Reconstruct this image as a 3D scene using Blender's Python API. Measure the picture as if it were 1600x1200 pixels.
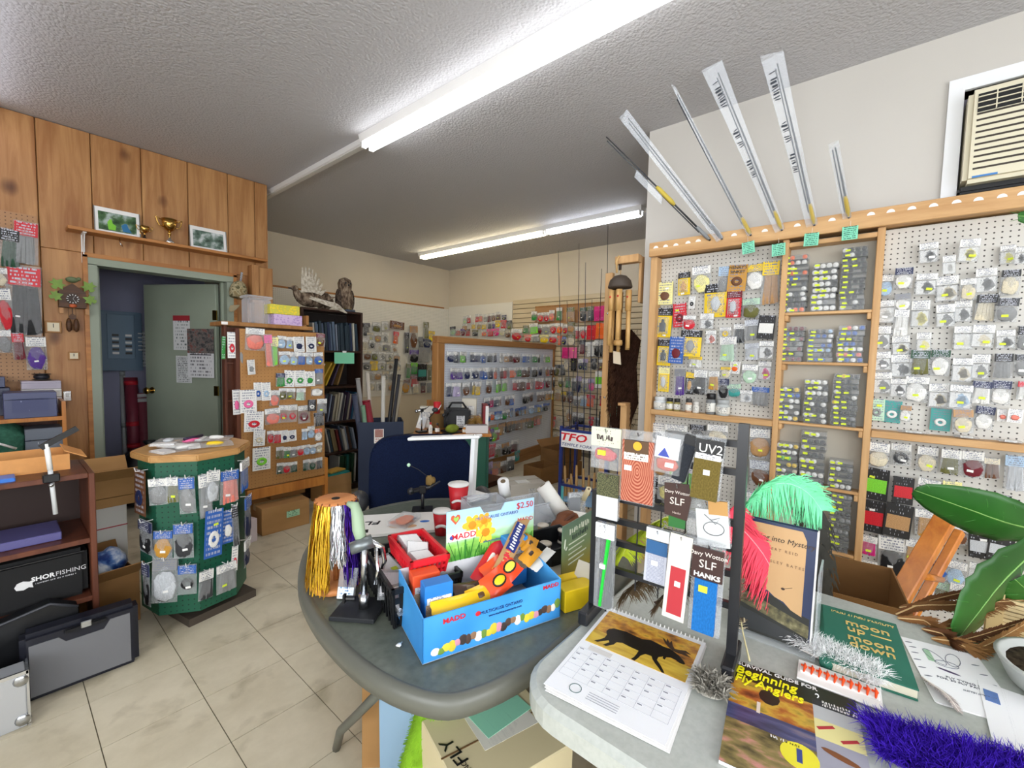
import bpy, bmesh, math, random
from mathutils import Vector, Matrix
for _o in list(bpy.data.objects): bpy.data.objects.remove(_o)
S = bpy.context.scene
COLL = S.collection
RND = random.Random(7)
PI = math.pi
def lin(c):
    return c/12.92 if c <= .04045 else ((c+.055)/1.055)**2.4
def C(h):
    h = h.lstrip('#'); return tuple(lin(int(h[i:i+2], 16)/255) for i in (0, 2, 4)) + (1,)

# ---------------------------------------------------------------- camera
F_PX = 682.2; CAM_H = 1.40
_y, _p, _r = math.radians(40.0), math.radians(-3.562), math.radians(1.30)
FW = Vector((math.cos(_y)*math.cos(_p), math.sin(_y)*math.cos(_p), math.sin(_p)))
_rt = FW.cross(Vector((0, 0, 1))).normalized(); _up = _rt.cross(FW)
RT = _rt*math.cos(_r)+_up*math.sin(_r); UP = _up*math.cos(_r)-_rt*math.sin(_r)
CAM = Vector((0, 0, CAM_H))
cd = bpy.data.cameras.new('camera'); cam = bpy.data.objects.new('camera', cd); COLL.objects.link(cam)
cam.matrix_world = Matrix(((RT.x, UP.x, -FW.x, 0), (RT.y, UP.y, -FW.y, 0), (RT.z, UP.z, -FW.z, CAM_H), (0, 0, 0, 1)))
cd.sensor_fit = 'HORIZONTAL'; cd.sensor_width = 36; cd.lens = F_PX/1600*36; cd.clip_start = .02
S.camera = cam
# where a sight line meets a real plane of the room (used to read sizes off the photograph)
def ray(x, y): return FW+RT*((x-800)/F_PX)-UP*((y-600)/F_PX)
def onz(x, y, z): d = ray(x, y); return CAM+d*((z-CAM_H)/d.z)
def onx(x, y, X): d = ray(x, y); return CAM+d*(X/d.x)
def ony(x, y, Y): d = ray(x, y); return CAM+d*(Y/d.y)

# ---------------------------------------------------------------- world, exposure
w = bpy.data.worlds.new('world'); S.world = w; w.use_nodes = True
_bg = w.node_tree.nodes['Background']; _bg.inputs[0].default_value = (.93, .965, 1, 1); _bg.inputs[1].default_value = 7.5
S.view_settings.view_transform = 'Standard'; S.view_settings.look = 'None'
S.view_settings.gamma = 1; S.view_settings.use_curve_mapping = False
S.view_settings.exposure = 0.17
S.cycles.use_denoising = True
S.cycles.max_bounces = 8; S.cycles.diffuse_bounces = 4; S.cycles.glossy_bounces = 3
S.cycles.transmission_bounces = 4; S.cycles.transparent_max_bounces = 24
S.cycles.sample_clamp_indirect = 6; S.cycles.caustics_reflective = False; S.cycles.caustics_refractive = False
S.cycles.use_light_tree = False; S.cycles.adaptive_threshold = .03
TUBE_WARM = 13.0; TUBE_COOL = 11.0

# room planes (metres; camera stands above the origin, X to the far right, Y to the far left)
ZC = 3.0; YW = 4.615; YF = 6.33; XB = 5.62; XR = 3.03; YC = 1.33; XL = -2.2; YR = -2.6; XE = 1.755

# ---------------------------------------------------------------- materials
MATS = {}
def nodes(name):
    m = bpy.data.materials.new(name); m.use_nodes = True
    nt = m.node_tree; return m, nt, nt.nodes['Principled BSDF']
def N(nt, t, **k):
    n = nt.nodes.new(t)
    for a, b in k.items():
        if a.startswith('i_'): n.inputs[int(a[2:])].default_value = b
        else: setattr(n, a, b)
    return n
def L(nt, a, ao, b, bi): nt.links.new(a.outputs[ao], b.inputs[bi])
def M(col, rough=.55, metal=0, spec=.4, em=0, var=0, key=None):
    """plain procedural material: colour with a little noise variation"""
    k = (col, rough, metal, spec, em, var)
    if k in MATS: return MATS[k]
    m, nt, b = nodes('paint_%d' % len(MATS))
    c = C(col)
    b.inputs['Roughness'].default_value = rough; b.inputs['Metallic'].default_value = metal
    b.inputs['Specular IOR Level'].default_value = spec
    if em:
        b.inputs['Emission Color'].default_value = c; b.inputs['Emission Strength'].default_value = em
    if var:
        tc = N(nt, 'ShaderNodeTexCoord'); n = N(nt, 'ShaderNodeTexNoise'); n.inputs['Scale'].default_value = 18; n.inputs['Detail'].default_value = 4
        r = N(nt, 'ShaderNodeValToRGB'); r.color_ramp.elements[0].position = .3; r.color_ramp.elements[1].position = .7
        r.color_ramp.elements[0].color = tuple(x*(1-var) for x in c[:3])+(1,); r.color_ramp.elements[1].color = tuple(min(1, x*(1+var*.6)) for x in c[:3])+(1,)
        L(nt, tc, 'Object', n, 'Vector'); L(nt, n, 0, r, 0); L(nt, r, 0, b, 'Base Color')
    else: b.inputs['Base Color'].default_value = c
    m.diffuse_color = c; MATS[k] = m
    return m
def ramp_mat(name, tex, cols, rough=.5, spec=.4, coord='Object', scale=(1, 1, 1), bump=0, metal=0, **tp):
    m, nt, b = nodes(name)
    tc = N(nt, 'ShaderNodeTexCoord'); mp = N(nt, 'ShaderNodeMapping'); mp.inputs['Scale'].default_value = scale
    t = N(nt, tex)
    for a, v in tp.items():
        if a in t.inputs: t.inputs[a].default_value = v
        else: setattr(t, a, v)
    r = N(nt, 'ShaderNodeValToRGB'); e = r.color_ramp.elements
    while len(e) < len(cols): e.new(.5)
    for i, (p, c) in enumerate(cols): e[i].position = p; e[i].color = C(c)
    L(nt, tc, coord, mp, 'Vector'); L(nt, mp, 0, t, 'Vector')
    L(nt, t, 'Distance' if tex == 'ShaderNodeTexVoronoi' else 0, r, 0); L(nt, r, 0, b, 'Base Color')
    b.inputs['Roughness'].default_value = rough; b.inputs['Specular IOR Level'].default_value = spec; b.inputs['Metallic'].default_value = metal
    if bump:
        bp = N(nt, 'ShaderNodeBump'); bp.inputs['Strength'].default_value = bump; bp.inputs['Distance'].default_value = .01
        L(nt, t, 0, bp, 'Height'); L(nt, bp, 0, b, 'Normal')
    return m
def wood_mat(name, c0, c1, axis=2, scale=1.0, rough=.45, knots=None, spec=.35):
    """long grain along one axis, optional dark knots, per-object shift"""
    m, nt, b = nodes(name)
    tc = N(nt, 'ShaderNodeTexCoord'); oi = N(nt, 'ShaderNodeObjectInfo')
    ad = N(nt, 'ShaderNodeVectorMath', operation='ADD'); ml = N(nt, 'ShaderNodeVectorMath', operation='SCALE'); ml.inputs['Scale'].default_value = 37
    cx = N(nt, 'ShaderNodeCombineXYZ')
    for i in range(3): L(nt, oi, 'Random', cx, i)
    L(nt, cx, 0, ml, 0); L(nt, tc, 'Object', ad, 0); L(nt, ml, 0, ad, 1)
    mp = N(nt, 'ShaderNodeMapping'); s = [11*scale]*3; s[axis] = .9*scale; mp.inputs['Scale'].default_value = s
    L(nt, ad, 0, mp, 'Vector')
    n = N(nt, 'ShaderNodeTexNoise'); n.inputs['Scale'].default_value = 1.6; n.inputs['Detail'].default_value = 7; n.inputs['Roughness'].default_value = .6; n.inputs['Distortion'].default_value = .6
    L(nt, mp, 0, n, 'Vector')
    r = N(nt, 'ShaderNodeValToRGB'); r.color_ramp.elements[0].position = .32; r.color_ramp.elements[1].position = .66
    r.color_ramp.elements[0].color = C(c0); r.color_ramp.elements[1].color = C(c1)
    L(nt, n, 0, r, 0); out = r
    if knots:
        v = N(nt, 'ShaderNodeTexVoronoi'); v.inputs['Scale'].default_value = 1
        mk = N(nt, 'ShaderNodeMapping'); ks = [3.4]*3; ks[axis] = 2.3; mk.inputs['Scale'].default_value = ks
        nd = N(nt, 'ShaderNodeTexNoise'); nd.inputs['Scale'].default_value = 9
        L(nt, ad, 0, mk, 'Vector'); mx0 = N(nt, 'ShaderNodeMix', data_type='VECTOR'); mx0.inputs[0].default_value = .06
        L(nt, mk, 0, mx0, 4); L(nt, nd, 'Color', mx0, 5); L(nt, mx0, 1, v, 'Vector')
        kr = N(nt, 'ShaderNodeValToRGB'); kr.color_ramp.elements[0].position = .06; kr.color_ramp.elements[1].position = .17
        kr.color_ramp.elements[0].color = (1, 1, 1, 1); kr.color_ramp.elements[1].color = (0, 0, 0, 1)
        L(nt, v, 'Distance', kr, 0)
        mx = N(nt, 'ShaderNodeMix', data_type='RGBA'); L(nt, kr, 0, mx, 0); L(nt, r, 0, mx, 6); mx.inputs[7].default_value = C(knots)
        nt.links.new(mx.outputs[2], b.inputs['Base Color'])
    else: L(nt, r, 0, b, 'Base Color')
    b.inputs['Roughness'].default_value = rough; b.inputs['Specular IOR Level'].default_value = spec
    return m
def pegboard_mat(name, base, hole, pitch=.0254, r=.0034, ax=(1, 2), rough=.5):
    m, nt, b = nodes(name)
    tc = N(nt, 'ShaderNodeTexCoord'); sp = N(nt, 'ShaderNodeSeparateXYZ'); L(nt, tc, 'Object', sp, 0)
    ds = []
    for a in ax:
        d = N(nt, 'ShaderNodeMath', operation='DIVIDE'); d.inputs[1].default_value = pitch; L(nt, sp, a, d, 0)
        f = N(nt, 'ShaderNodeMath', operation='FRACT'); L(nt, d, 0, f, 0)
        s = N(nt, 'ShaderNodeMath', operation='SUBTRACT'); s.inputs[1].default_value = .5; L(nt, f, 0, s, 0)
        q = N(nt, 'ShaderNodeMath', operation='POWER'); q.inputs[1].default_value = 2; L(nt, s, 0, q, 0); ds.append(q)
    sm = N(nt, 'ShaderNodeMath', operation='ADD'); L(nt, ds[0], 0, sm, 0); L(nt, ds[1], 0, sm, 1)
    lt = N(nt, 'ShaderNodeMath', operation='LESS_THAN'); lt.inputs[1].default_value = (r/pitch)**2; L(nt, sm, 0, lt, 0)
    mx = N(nt, 'ShaderNodeMix', data_type='RGBA'); L(nt, lt, 0, mx, 0); mx.inputs[6].default_value = C(base); mx.inputs[7].default_value = C(hole)
    nt.links.new(mx.outputs[2], b.inputs['Base Color']); b.inputs['Roughness'].default_value = rough
    return m
def clear_mat(name, tint='#f2f6fa', alpha=.25, rough=.12, bump=.35, bscale=30):
    m, nt, b = nodes(name)
    out = nt.nodes['Material Output']
    b.inputs['Base Color'].default_value = C(tint); b.inputs['Roughness'].default_value = rough; b.inputs['Specular IOR Level'].default_value = .6
    tr = N(nt, 'ShaderNodeBsdfTransparent'); mx = N(nt, 'ShaderNodeMixShader')
    lw = N(nt, 'ShaderNodeLayerWeight'); lw.inputs['Blend'].default_value = .25
    mr = N(nt, 'ShaderNodeMapRange'); mr.inputs['To Min'].default_value = alpha; mr.inputs['To Max'].default_value = min(1, alpha+.45)
    L(nt, lw, 'Facing', mr, 0); L(nt, mr, 0, mx, 0); L(nt, tr, 0, mx, 1); L(nt, b, 0, mx, 2); L(nt, mx, 0, out, 0)
    if bump:
        tc = N(nt, 'ShaderNodeTexCoord'); n = N(nt, 'ShaderNodeTexNoise'); n.inputs['Scale'].default_value = bscale; n.inputs['Detail'].default_value = 2
        bp = N(nt, 'ShaderNodeBump'); bp.inputs['Strength'].default_value = bump; bp.inputs['Distance'].default_value = .02
        L(nt, tc, 'Object', n, 'Vector'); L(nt, n, 0, bp, 'Height'); L(nt, bp, 0, b, 'Normal'); L(nt, bp, 0, lw, 'Normal')
    return m
PRINTS = {}
def P(base, ink='#3a3f55', rows=6, dens=.5, seed=0, rough=.5):
    """printed card: rows of small word-like ink marks on a flat card"""
    k = (base, ink, rows, dens, seed)
    if k in PRINTS: return PRINTS[k]
    m, nt, b = nodes('print_%d' % len(PRINTS))
    tc = N(nt, 'ShaderNodeTexCoord'); sp = N(nt, 'ShaderNodeSeparateXYZ'); L(nt, tc, 'Generated', sp, 0)
    mz = N(nt, 'ShaderNodeMath', operation='MULTIPLY'); mz.inputs[1].default_value = rows+1; L(nt, sp, 2, mz, 0)
    fl = N(nt, 'ShaderNodeMath', operation='FLOOR'); L(nt, mz, 0, fl, 0)
    fr = N(nt, 'ShaderNodeMath', operation='FRACT'); L(nt, mz, 0, fr, 0)
    g1 = N(nt, 'ShaderNodeMath', operation='GREATER_THAN'); g1.inputs[1].default_value = .5; L(nt, fr, 0, g1, 0)
    cx = N(nt, 'ShaderNodeCombineXYZ'); sx = N(nt, 'ShaderNodeMath', operation='MULTIPLY'); sx.inputs[1].default_value = 24; L(nt, sp, 0, sx, 0)
    so = N(nt, 'ShaderNodeMath', operation='MULTIPLY'); so.inputs[1].default_value = 7.3; L(nt, fl, 0, so, 0)
    L(nt, sx, 0, cx, 0); L(nt, so, 0, cx, 1); cx.inputs[2].default_value = seed*3.1
    n = N(nt, 'ShaderNodeTexNoise'); n.inputs['Scale'].default_value = .8; n.inputs['Detail'].default_value = 3; L(nt, cx, 0, n, 'Vector')
    g2 = N(nt, 'ShaderNodeMath', operation='GREATER_THAN'); g2.inputs[1].default_value = 1-dens; L(nt, n, 0, g2, 0)
    a = N(nt, 'ShaderNodeMath', operation='MULTIPLY'); L(nt, g1, 0, a, 0); L(nt, g2, 0, a, 1)
    # keep a margin
    ax = N(nt, 'ShaderNodeMath', operation='COMPARE'); ax.inputs[1].default_value = .5; ax.inputs[2].default_value = .4; L(nt, sp, 0, ax, 0)
    a2 = N(nt, 'ShaderNodeMath', operation='MULTIPLY'); L(nt, a, 0, a2, 0); L(nt, ax, 0, a2, 1)
    mx = N(nt, 'ShaderNodeMix', data_type='RGBA'); L(nt, a2, 0, mx, 0); mx.inputs[6].default_value = C(base); mx.inputs[7].default_value = C(ink)
    nt.links.new(mx.outputs[2], b.inputs['Base Color']); b.inputs['Roughness'].default_value = rough
    PRINTS[k] = m; return m

m_clear = clear_mat('clear_plastic_bag', alpha=.15, bump=.6)
m_clear2 = clear_mat('clear_case_plastic', '#e8eef2', .16, .08, 0)
m_case = clear_mat('smoky_case_plastic', '#d4d8da', .20, .1, 0)
m_milky = clear_mat('milky_sleeve_plastic', '#e0e6ee', .24, .2, .4, 12)
m_pine = wood_mat('knotty_pine', '#946238', '#b98a58', 2, 1.0, .45, '#4a2410')
m_pine_x = wood_mat('pine_trim', '#9a6232', '#bb8046', 0, 1.0, .45)
m_rack = wood_mat('light_pine_rack', '#b98d5c', '#d3aa78', 1, 1.2, .5)
m_rackv = wood_mat('light_pine_post', '#b98d5c', '#d3aa78', 2, 1.2, .5)
m_oak = wood_mat('golden_oak', '#8c5f33', '#a97a48', 2, 1.2, .5)
m_oakx = wood_mat('golden_oak_rail', '#8c5f33', '#a97a48', 0, 1.2, .5)
m_dark = wood_mat('dark_brown_veneer', '#2a1a14', '#3d261c', 2, 1.0, .4)
m_cherry = wood_mat('cherry_veneer', '#4e2a1e', '#6a3c2a', 2, 1.0, .38)
m_orange = wood_mat('orange_wood', '#a8672c', '#c9853d', 2, 1.0, .35)
m_cartn = ramp_mat('cardboard', 'ShaderNodeTexNoise', [(.3, '#a37c4f'), (.7, '#b28858')], .8, .15, scale=(2, 2, 5), Scale=2.0, Detail=3.0)
m_cartd = ramp_mat('brown_cardboard', 'ShaderNodeTexNoise', [(.3, '#83603a'), (.7, '#916a42')], .8, .15, scale=(2, 2, 5), Scale=2.0, Detail=3.0)
m_fpeg = pegboard_mat('white_pegboard_far', '#e6e3da', '#7d776c', .0254, .0042, (0, 2))
m_rpeg = pegboard_mat('white_pegboard_rack', '#cdcac3', '#38332e', .0254, .0036, (1, 2))
m_ipeg = pegboard_mat('white_pegboard_island', '#dfe3ea', '#8d94a4', .0254, .004, (0, 2))
m_bpeg = pegboard_mat('brown_pegboard', '#a87c52', '#5a3a20', .0254, .0036, (0, 2))
m_opeg = pegboard_mat('oak_pegboard', '#b07f48', '#7a5228', .0254, .0028, (0, 2))
m_gpeg = pegboard_mat('green_pegboard', '#12563f', '#07281d', .0254, .0034, (0, 2))
m_steel = M('#b9bcc0', .25, 1); m_chrome = M('#d8dadd', .12, 1); m_gold = M('#cfa75a', .22, 1); m_black = M('#151517', .45)
m_white = M('#e9e8e6', .5); m_iron = M('#1b1c20', .35, 0, .5)
m_yst = M('#d9ea3a', .6); m_wst = M('#f4f4f2', .6)
# ---------------------------------------------------------------- mesh builder
class MB:
    def __init__(s): s.v = []; s.f = []; s.mi = []
    def add(s, vs, fs, mi=0):
        o = len(s.v); s.v += [tuple(v) for v in vs]; s.f += [tuple(i+o for i in f) for f in fs]; s.mi += [mi]*len(fs); return s
    def box(s, c, d, rot=None, mi=0, taper=1):
        x, y, z = d[0]/2, d[1]/2, d[2]/2; t = taper
        vs = [Vector(p) for p in ((-x, -y, -z), (x, -y, -z), (x, y, -z), (-x, y, -z), (-x*t, -y*t, z), (x*t, -y*t, z), (x*t, y*t, z), (-x*t, y*t, z))]
        if rot is not None: vs = [rot @ v for v in vs]
        c = Vector(c)
        return s.add([v+c for v in vs], [(3, 2, 1, 0), (4, 5, 6, 7), (0, 1, 5, 4), (1, 2, 6, 5), (2, 3, 7, 6), (3, 0, 4, 7)], mi)
    def bx(s, x0, x1, y0, y1, z0, z1, mi=0): return s.box(((x0+x1)/2, (y0+y1)/2, (z0+z1)/2), (abs(x1-x0), abs(y1-y0), abs(z1-z0)), None, mi)
    def bar(s, a, b, wd, th=None, mi=0):
        a, b = Vector(a), Vector(b); d = b-a; q = d.to_track_quat('Z', 'Y').to_matrix()
        return s.box((a+b)/2, (wd, th or wd, d.length), q, mi)
    def tube(s, pts, r, n=8, mi=0, cap=True):
        pts = [Vector(p) for p in pts]; rs = r if isinstance(r, (list, tuple)) else [r]*len(pts)
        rings = []; t0 = (pts[1]-pts[0]).normalized(); u = t0.orthogonal().normalized()
        for i, p in enumerate(pts):
            t = (pts[min(i+1, len(pts)-1)]-pts[max(i-1, 0)]).normalized()
            u = (u-t*u.dot(t)); u = u.normalized() if u.length > 1e-6 else t.orthogonal().normalized(); v = t.cross(u)
            rings.append([p+(u*math.cos(2*PI*k/n)+v*math.sin(2*PI*k/n))*rs[i] for k in range(n)])
        vs = [q for R in rings for q in R]; fs = []
        for i in range(len(pts)-1):
            for k in range(n): fs.append((i*n+k, i*n+(k+1) % n, (i+1)*n+(k+1) % n, (i+1)*n+k))
        if cap: fs.append(tuple(range(n-1, -1, -1))); fs.append(tuple(range((len(pts)-1)*n, len(pts)*n)))
        return s.add(vs, fs, mi)
    def lathe(s, prof, n=16, c=(0, 0, 0), mi=0):
        c = Vector(c); vs = []; fs = []
        for r, z in prof:
            for k in range(n): vs.append(c+Vector((r*math.cos(2*PI*k/n), r*math.sin(2*PI*k/n), z)))
        for i in range(len(prof)-1):
            for k in range(n): fs.append((i*n+k, i*n+(k+1) % n, (i+1)*n+(k+1) % n, (i+1)*n+k))
        fs.append(tuple(range(n-1, -1, -1))); fs.append(tuple(range((len(prof)-1)*n, len(prof)*n)))
        return s.add(vs, fs, mi)
    def prism(s, poly, z0, z1, mi=0, mat=None):
        n = len(poly); vs = [Vector((x, y, z0)) for x, y in poly]+[Vector((x, y, z1)) for x, y in poly]
        if mat is not None: vs = [mat @ v for v in vs]
        fs = [tuple(range(n-1, -1, -1)), tuple(range(n, 2*n))]+[(i, (i+1) % n, n+(i+1) % n, n+i) for i in range(n)]
        return s.add(vs, fs, mi)
    def ell(s, c, r, nu=10, nv=7, rot=None, mi=0, fn=None):
        c = Vector(c); vs = []; fs = []
        for j in range(nv+1):
            th = PI*j/nv
            for i in range(nu):
                ph = 2*PI*i/nu; p = Vector((r[0]*math.sin(th)*math.cos(ph), r[1]*math.sin(th)*math.sin(ph), r[2]*math.cos(th)))
                if fn: p = fn(p)
                if rot is not None: p = rot @ p
                vs.append(c+p)
        for j in range(nv):
            for i in range(nu): fs.append((j*nu+i, (j+1)*nu+i, (j+1)*nu+(i+1) % nu, j*nu+(i+1) % nu))
        return s.add(vs, fs, mi)
    def ribbon(s, pts, w, nrm, mi=0):
        pts = [Vector(p) for p in pts]; n = len(pts); ws = w if isinstance(w, (list, tuple)) else [w]*n; vs = []
        for i, p in enumerate(pts):
            t = pts[min(i+1, n-1)]-pts[max(i-1, 0)]; sd = t.cross(Vector(nrm)); sd = sd.normalized() if sd.length > 1e-9 else Vector((1, 0, 0))
            vs += [p-sd*ws[i]/2, p+sd*ws[i]/2]
        return s.add(vs, [(2*i, 2*i+1, 2*i+3, 2*i+2) for i in range(n-1)], mi)
    def mesh(s, name, mats, smooth=False, bevel=0, merge=False):
        me = bpy.data.meshes.new(name); me.from_pydata(s.v, [], s.f)
        for m in (mats if isinstance(mats, (list, tuple)) else [mats]): me.materials.append(m)
        if any(s.mi): me.polygons.foreach_set('material_index', s.mi)
        if smooth: me.polygons.foreach_set('use_smooth', [True]*len(me.polygons))
        if bevel or merge:
            b = bmesh.new(); b.from_mesh(me)
            if merge: bmesh.ops.remove_doubles(b, verts=b.verts, dist=1e-5)
            if bevel: bmesh.ops.bevel(b, geom=list(b.edges), offset=bevel, segments=2 if bevel > .004 else 1, affect='EDGES', clamp_overlap=True)
            bmesh.ops.recalc_face_normals(b, faces=b.faces); b.to_mesh(me); b.free()
        me.update(); return me
def link(name, data, parent=None, loc=(0, 0, 0), rot=(0, 0, 0), scale=(1, 1, 1)):
    o = bpy.data.objects.new(name, data); COLL.objects.link(o)
    if parent: o.parent = parent
    o.location = loc; o.rotation_euler = rot; o.scale = scale
    return o
def obj(name, mb, mats, parent=None, smooth=False, bevel=0, loc=(0, 0, 0), rot=(0, 0, 0), merge=False):
    return link(name, mb.mesh(name, mats, smooth, bevel, merge), parent, loc, rot)
def tag(o, label=None, cat=None, group=None, kind=None):
    if label: o['label'] = label
    if cat: o['category'] = cat
    if group: o['group'] = group
    if kind: o['kind'] = kind
    return o
def thing(name, label, cat, loc=(0, 0, 0), rz=0, group=None, rot=None):
    o = link(name, None, None, loc, rot or (0, 0, rz)); o.empty_display_size = .05
    return tag(o, label, cat, group)
def struct(name, mb, mats, parent=None, bevel=0, loc=(0, 0, 0)):
    o = obj(name, mb, mats, parent, bevel=bevel, loc=loc)
    if not parent: o['kind'] = 'structure'
    return o
_TXT = {}
def text(s, name, size, mat, parent, loc, rot=(PI/2, 0, 0), align='CENTER', shear=0, sx=1, bold=0, depth=.0004):
    """flat lettering as a thin mesh"""
    k = (s, align, shear, bold, depth, size)
    if k not in _TXT:
        cu = bpy.data.curves.new('lettering', 'FONT'); cu.body = s; cu.align_x = align; cu.align_y = 'CENTER'; cu.size = size; cu.shear = shear
        cu.extrude = depth; cu.offset = bold; cu.resolution_u = 2
        t = bpy.data.objects.new('lettering', cu); me = bpy.data.meshes.new_from_object(t)
        bpy.data.objects.remove(t); _TXT[k] = me
    me = _TXT[k].copy(); me.materials.clear(); me.materials.append(mat)
    return link(name, me, parent, loc, rot, (sx, 1, 1))
def strokes(name, w, h, mat, parent, loc, rot=(PI/2, 0, 0), seed=1, gap=.5):
    """a line of print too blurred to read: uneven small ink strokes in the xy plane"""
    r = random.Random(seed); mb = MB(); x = -w/2
    while x < w/2:
        b = h*r.uniform(.12, .4); k = h*r.uniform(.55, 1)
        if r.random() > .12: mb.box((x+b/2, r.uniform(-.1, .1)*h, 0), (b, k, .0006), Matrix.Rotation(r.uniform(-.25, .25), 3, 'Z'))
        x += b+h*gap*r.uniform(.3, .8)
    return obj(name, mb, mat, parent, loc=loc, rot=rot)
ORD = 'first second third fourth fifth sixth seventh eighth ninth tenth eleventh twelfth thirteenth fourteenth fifteenth sixteenth seventeenth eighteenth nineteenth twentieth'.split()
ORD += ['twenty-'+a for a in ORD[:9]]
# ---------------------------------------------------------------- the room
def stucco():
    m, nt, b = nodes('stucco_ceiling'); b.inputs['Base Color'].default_value = C('#bdbcbf'); b.inputs['Roughness'].default_value = .75; b.inputs['Specular IOR Level'].default_value = .35
    tc = N(nt, 'ShaderNodeTexCoord'); n = N(nt, 'ShaderNodeTexNoise'); n.inputs['Scale'].default_value = 80; n.inputs['Detail'].default_value = 1
    v = N(nt, 'ShaderNodeTexVoronoi'); v.inputs['Scale'].default_value = 62; pass
    ad = N(nt, 'ShaderNodeMath', operation='SUBTRACT'); L(nt, tc, 'Object', n, 'Vector'); L(nt, tc, 'Object', v, 'Vector'); L(nt, n, 0, ad, 0); L(nt, v, 'Distance', ad, 1)
    bp = N(nt, 'ShaderNodeBump'); bp.inputs['Strength'].default_value = .5; bp.inputs['Distance'].default_value = .006; L(nt, ad, 0, bp, 'Height'); L(nt, bp, 0, b, 'Normal')
    return m
def wallpaint(name, c0, c1):
    return ramp_mat(name, 'ShaderNodeTexNoise', [(.3, c0), (.7, c1)], .6, .3, Scale=1.2, Detail=5.0)
m_ceil = stucco()
m_wr = wallpaint('cream_wall_paint', '#c4c0b9', '#cac6bf'); m_wb = wallpaint('beige_wall_paint', '#d2c6b2', '#d8cdba')
def tile_mat():
    m, nt, b = nodes('vinyl_tile')
    tc = N(nt, 'ShaderNodeTexCoord'); ge = N(nt, 'ShaderNodeNewGeometry')
    n1 = N(nt, 'ShaderNodeTexNoise'); n1.inputs['Scale'].default_value = 2.6; n1.inputs['Detail'].default_value = 8; n1.inputs['Roughness'].default_value = .65
    n2 = N(nt, 'ShaderNodeTexNoise'); n2.inputs['Scale'].default_value = 5; n2.inputs['Detail'].default_value = 9; n2.inputs['Distortion'].default_value = .3
    L(nt, ge, 'Position', n1, 'Vector'); L(nt, ge, 'Position', n2, 'Vector')
    r1 = N(nt, 'ShaderNodeValToRGB'); e = r1.color_ramp.elements; e[0].position = .3; e[0].color = C('#bdb298'); e[1].position = .62; e[1].color = C('#d6ccb4')
    r2 = N(nt, 'ShaderNodeValToRGB'); e = r2.color_ramp.elements; e[0].position = .27; e[0].color = C('#a39a86'); e[1].position = .44; e[1].color = (1, 1, 1, 1)
    L(nt, n1, 0, r1, 0); L(nt, n2, 0, r2, 0)
    mx = N(nt, 'ShaderNodeMix', data_type='RGBA', blend_type='MULTIPLY'); mx.inputs[0].default_value = .6; L(nt, r1, 0, mx, 6); L(nt, r2, 0, mx, 7)
    nt.links.new(mx.outputs[2], b.inputs['Base Color']); b.inputs['Roughness'].default_value = .42; b.inputs['Specular IOR Level'].default_value = .35
    return m
m_tile = tile_mat(); m_joint = M('#6d6553', .8)
fl = struct('floor', MB().bx(XL-.1, XB+.1, YR-.1, YF+.1, -.1, -.003), m_joint)
T = .305; gx, gy = .506, 2.31
_tm = MB().box((0, 0, -.004), (T-.0035, T-.0035, .008)).mesh('tile', m_tile)
nt_ = 0
for i in range(-4, 17):
    for j in range(-5, 14):
        cx, cy = gx+(i+.5)*T, gy+(j+.5)*T
        if cx+T/2 > XB or cy+T/2 > YF or (cx > 2.85 and cy < 1.4) or (cy < 1.2 and cx > .9): continue
        if cy > YW and (cx < .4 or 1.6 < cx < 1.9 or (cx < 1.6 and cy > 5.95)): continue
        link('tile', _tm, fl, (cx, cy, RND.uniform(-.0006, 0))); nt_ += 1
obj('floor_covering', MB().bx(XL, XR, YR, gy-5*T, -.004, -.0008).bx(XL, gx-4*T, gy-5*T, YW, -.004, -.0008), m_tile, fl)
struct('ceiling', MB().bx(XL-.1, XB+.1, YR-.1, YF+.1, ZC, ZC+.1), m_ceil)
# far walls
struct('wall_far', MB().bx(XE-.15, XB+.1, YF, YF+.1, 0, ZC), m_wb)
struct('wall_back', MB().bx(XB, XB+.1, YC-.1, YF, 0, ZC), m_wb)
# right wall with the window that holds the air conditioner
ac0 = onx(1490, 140, XR); ac1 = onx(1490, 300, XR)
AY1 = -.235; AZ1 = 2.71; AZ0 = 2.20; AY0 = AY1-.78
rw = MB()
rw.bx(XR, XR+.12, AY1, YC, 0, ZC); rw.bx(XR, XR+.12, YR, AY0, 0, ZC); rw.bx(XR, XR+.12, AY0, AY1, 0, AZ0); rw.bx(XR, XR+.12, AY0, AY1, AZ1, ZC)
struct('wall_right', rw, m_wr)
struct('wall_alcove', MB().bx(XR+.12, XB, YC-.1, YC, 0, ZC), m_wr)
# rear walls, behind the photographer, with the shop windows
rr = MB(); wx0, wx1, wz0, wz1 = -1.9, 1.5, .75, 2.5
rr.bx(XL, wx0, YR-.1, YR, 0, ZC); rr.bx(wx1, XR+.12, YR-.1, YR, 0, ZC); rr.bx(wx0, wx1, YR-.1, YR, 0, wz0); rr.bx(wx0, wx1, YR-.1, YR, wz1, ZC)
struct('wall_rear', rr, m_wr)
ll = MB(); ly0, ly1 = -2.1, 1.2
ll.bx(XL-.1, XL, YR-.1, ly0, 0, ZC); ll.bx(XL-.1, XL, ly1, YW+.1, 0, ZC); ll.bx(XL-.1, XL, ly0, ly1, 0, wz0); ll.bx(XL-.1, XL, ly0, ly1, wz1, ZC)
struct('wall_left', ll, m_wr)
wf = MB()
for x in (wx0, wx0+1.12, wx0+2.24, wx1-.05): wf.bx(x, x+.05, YR-.08, YR-.02, wz0, wz1)
wf.bx(wx0, wx1, YR-.08, YR-.02, wz0, wz0+.05); wf.bx(wx0, wx1, YR-.08, YR-.02, wz1-.05, wz1)
struct('window_2', wf, m_white)
wf = MB()
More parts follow.
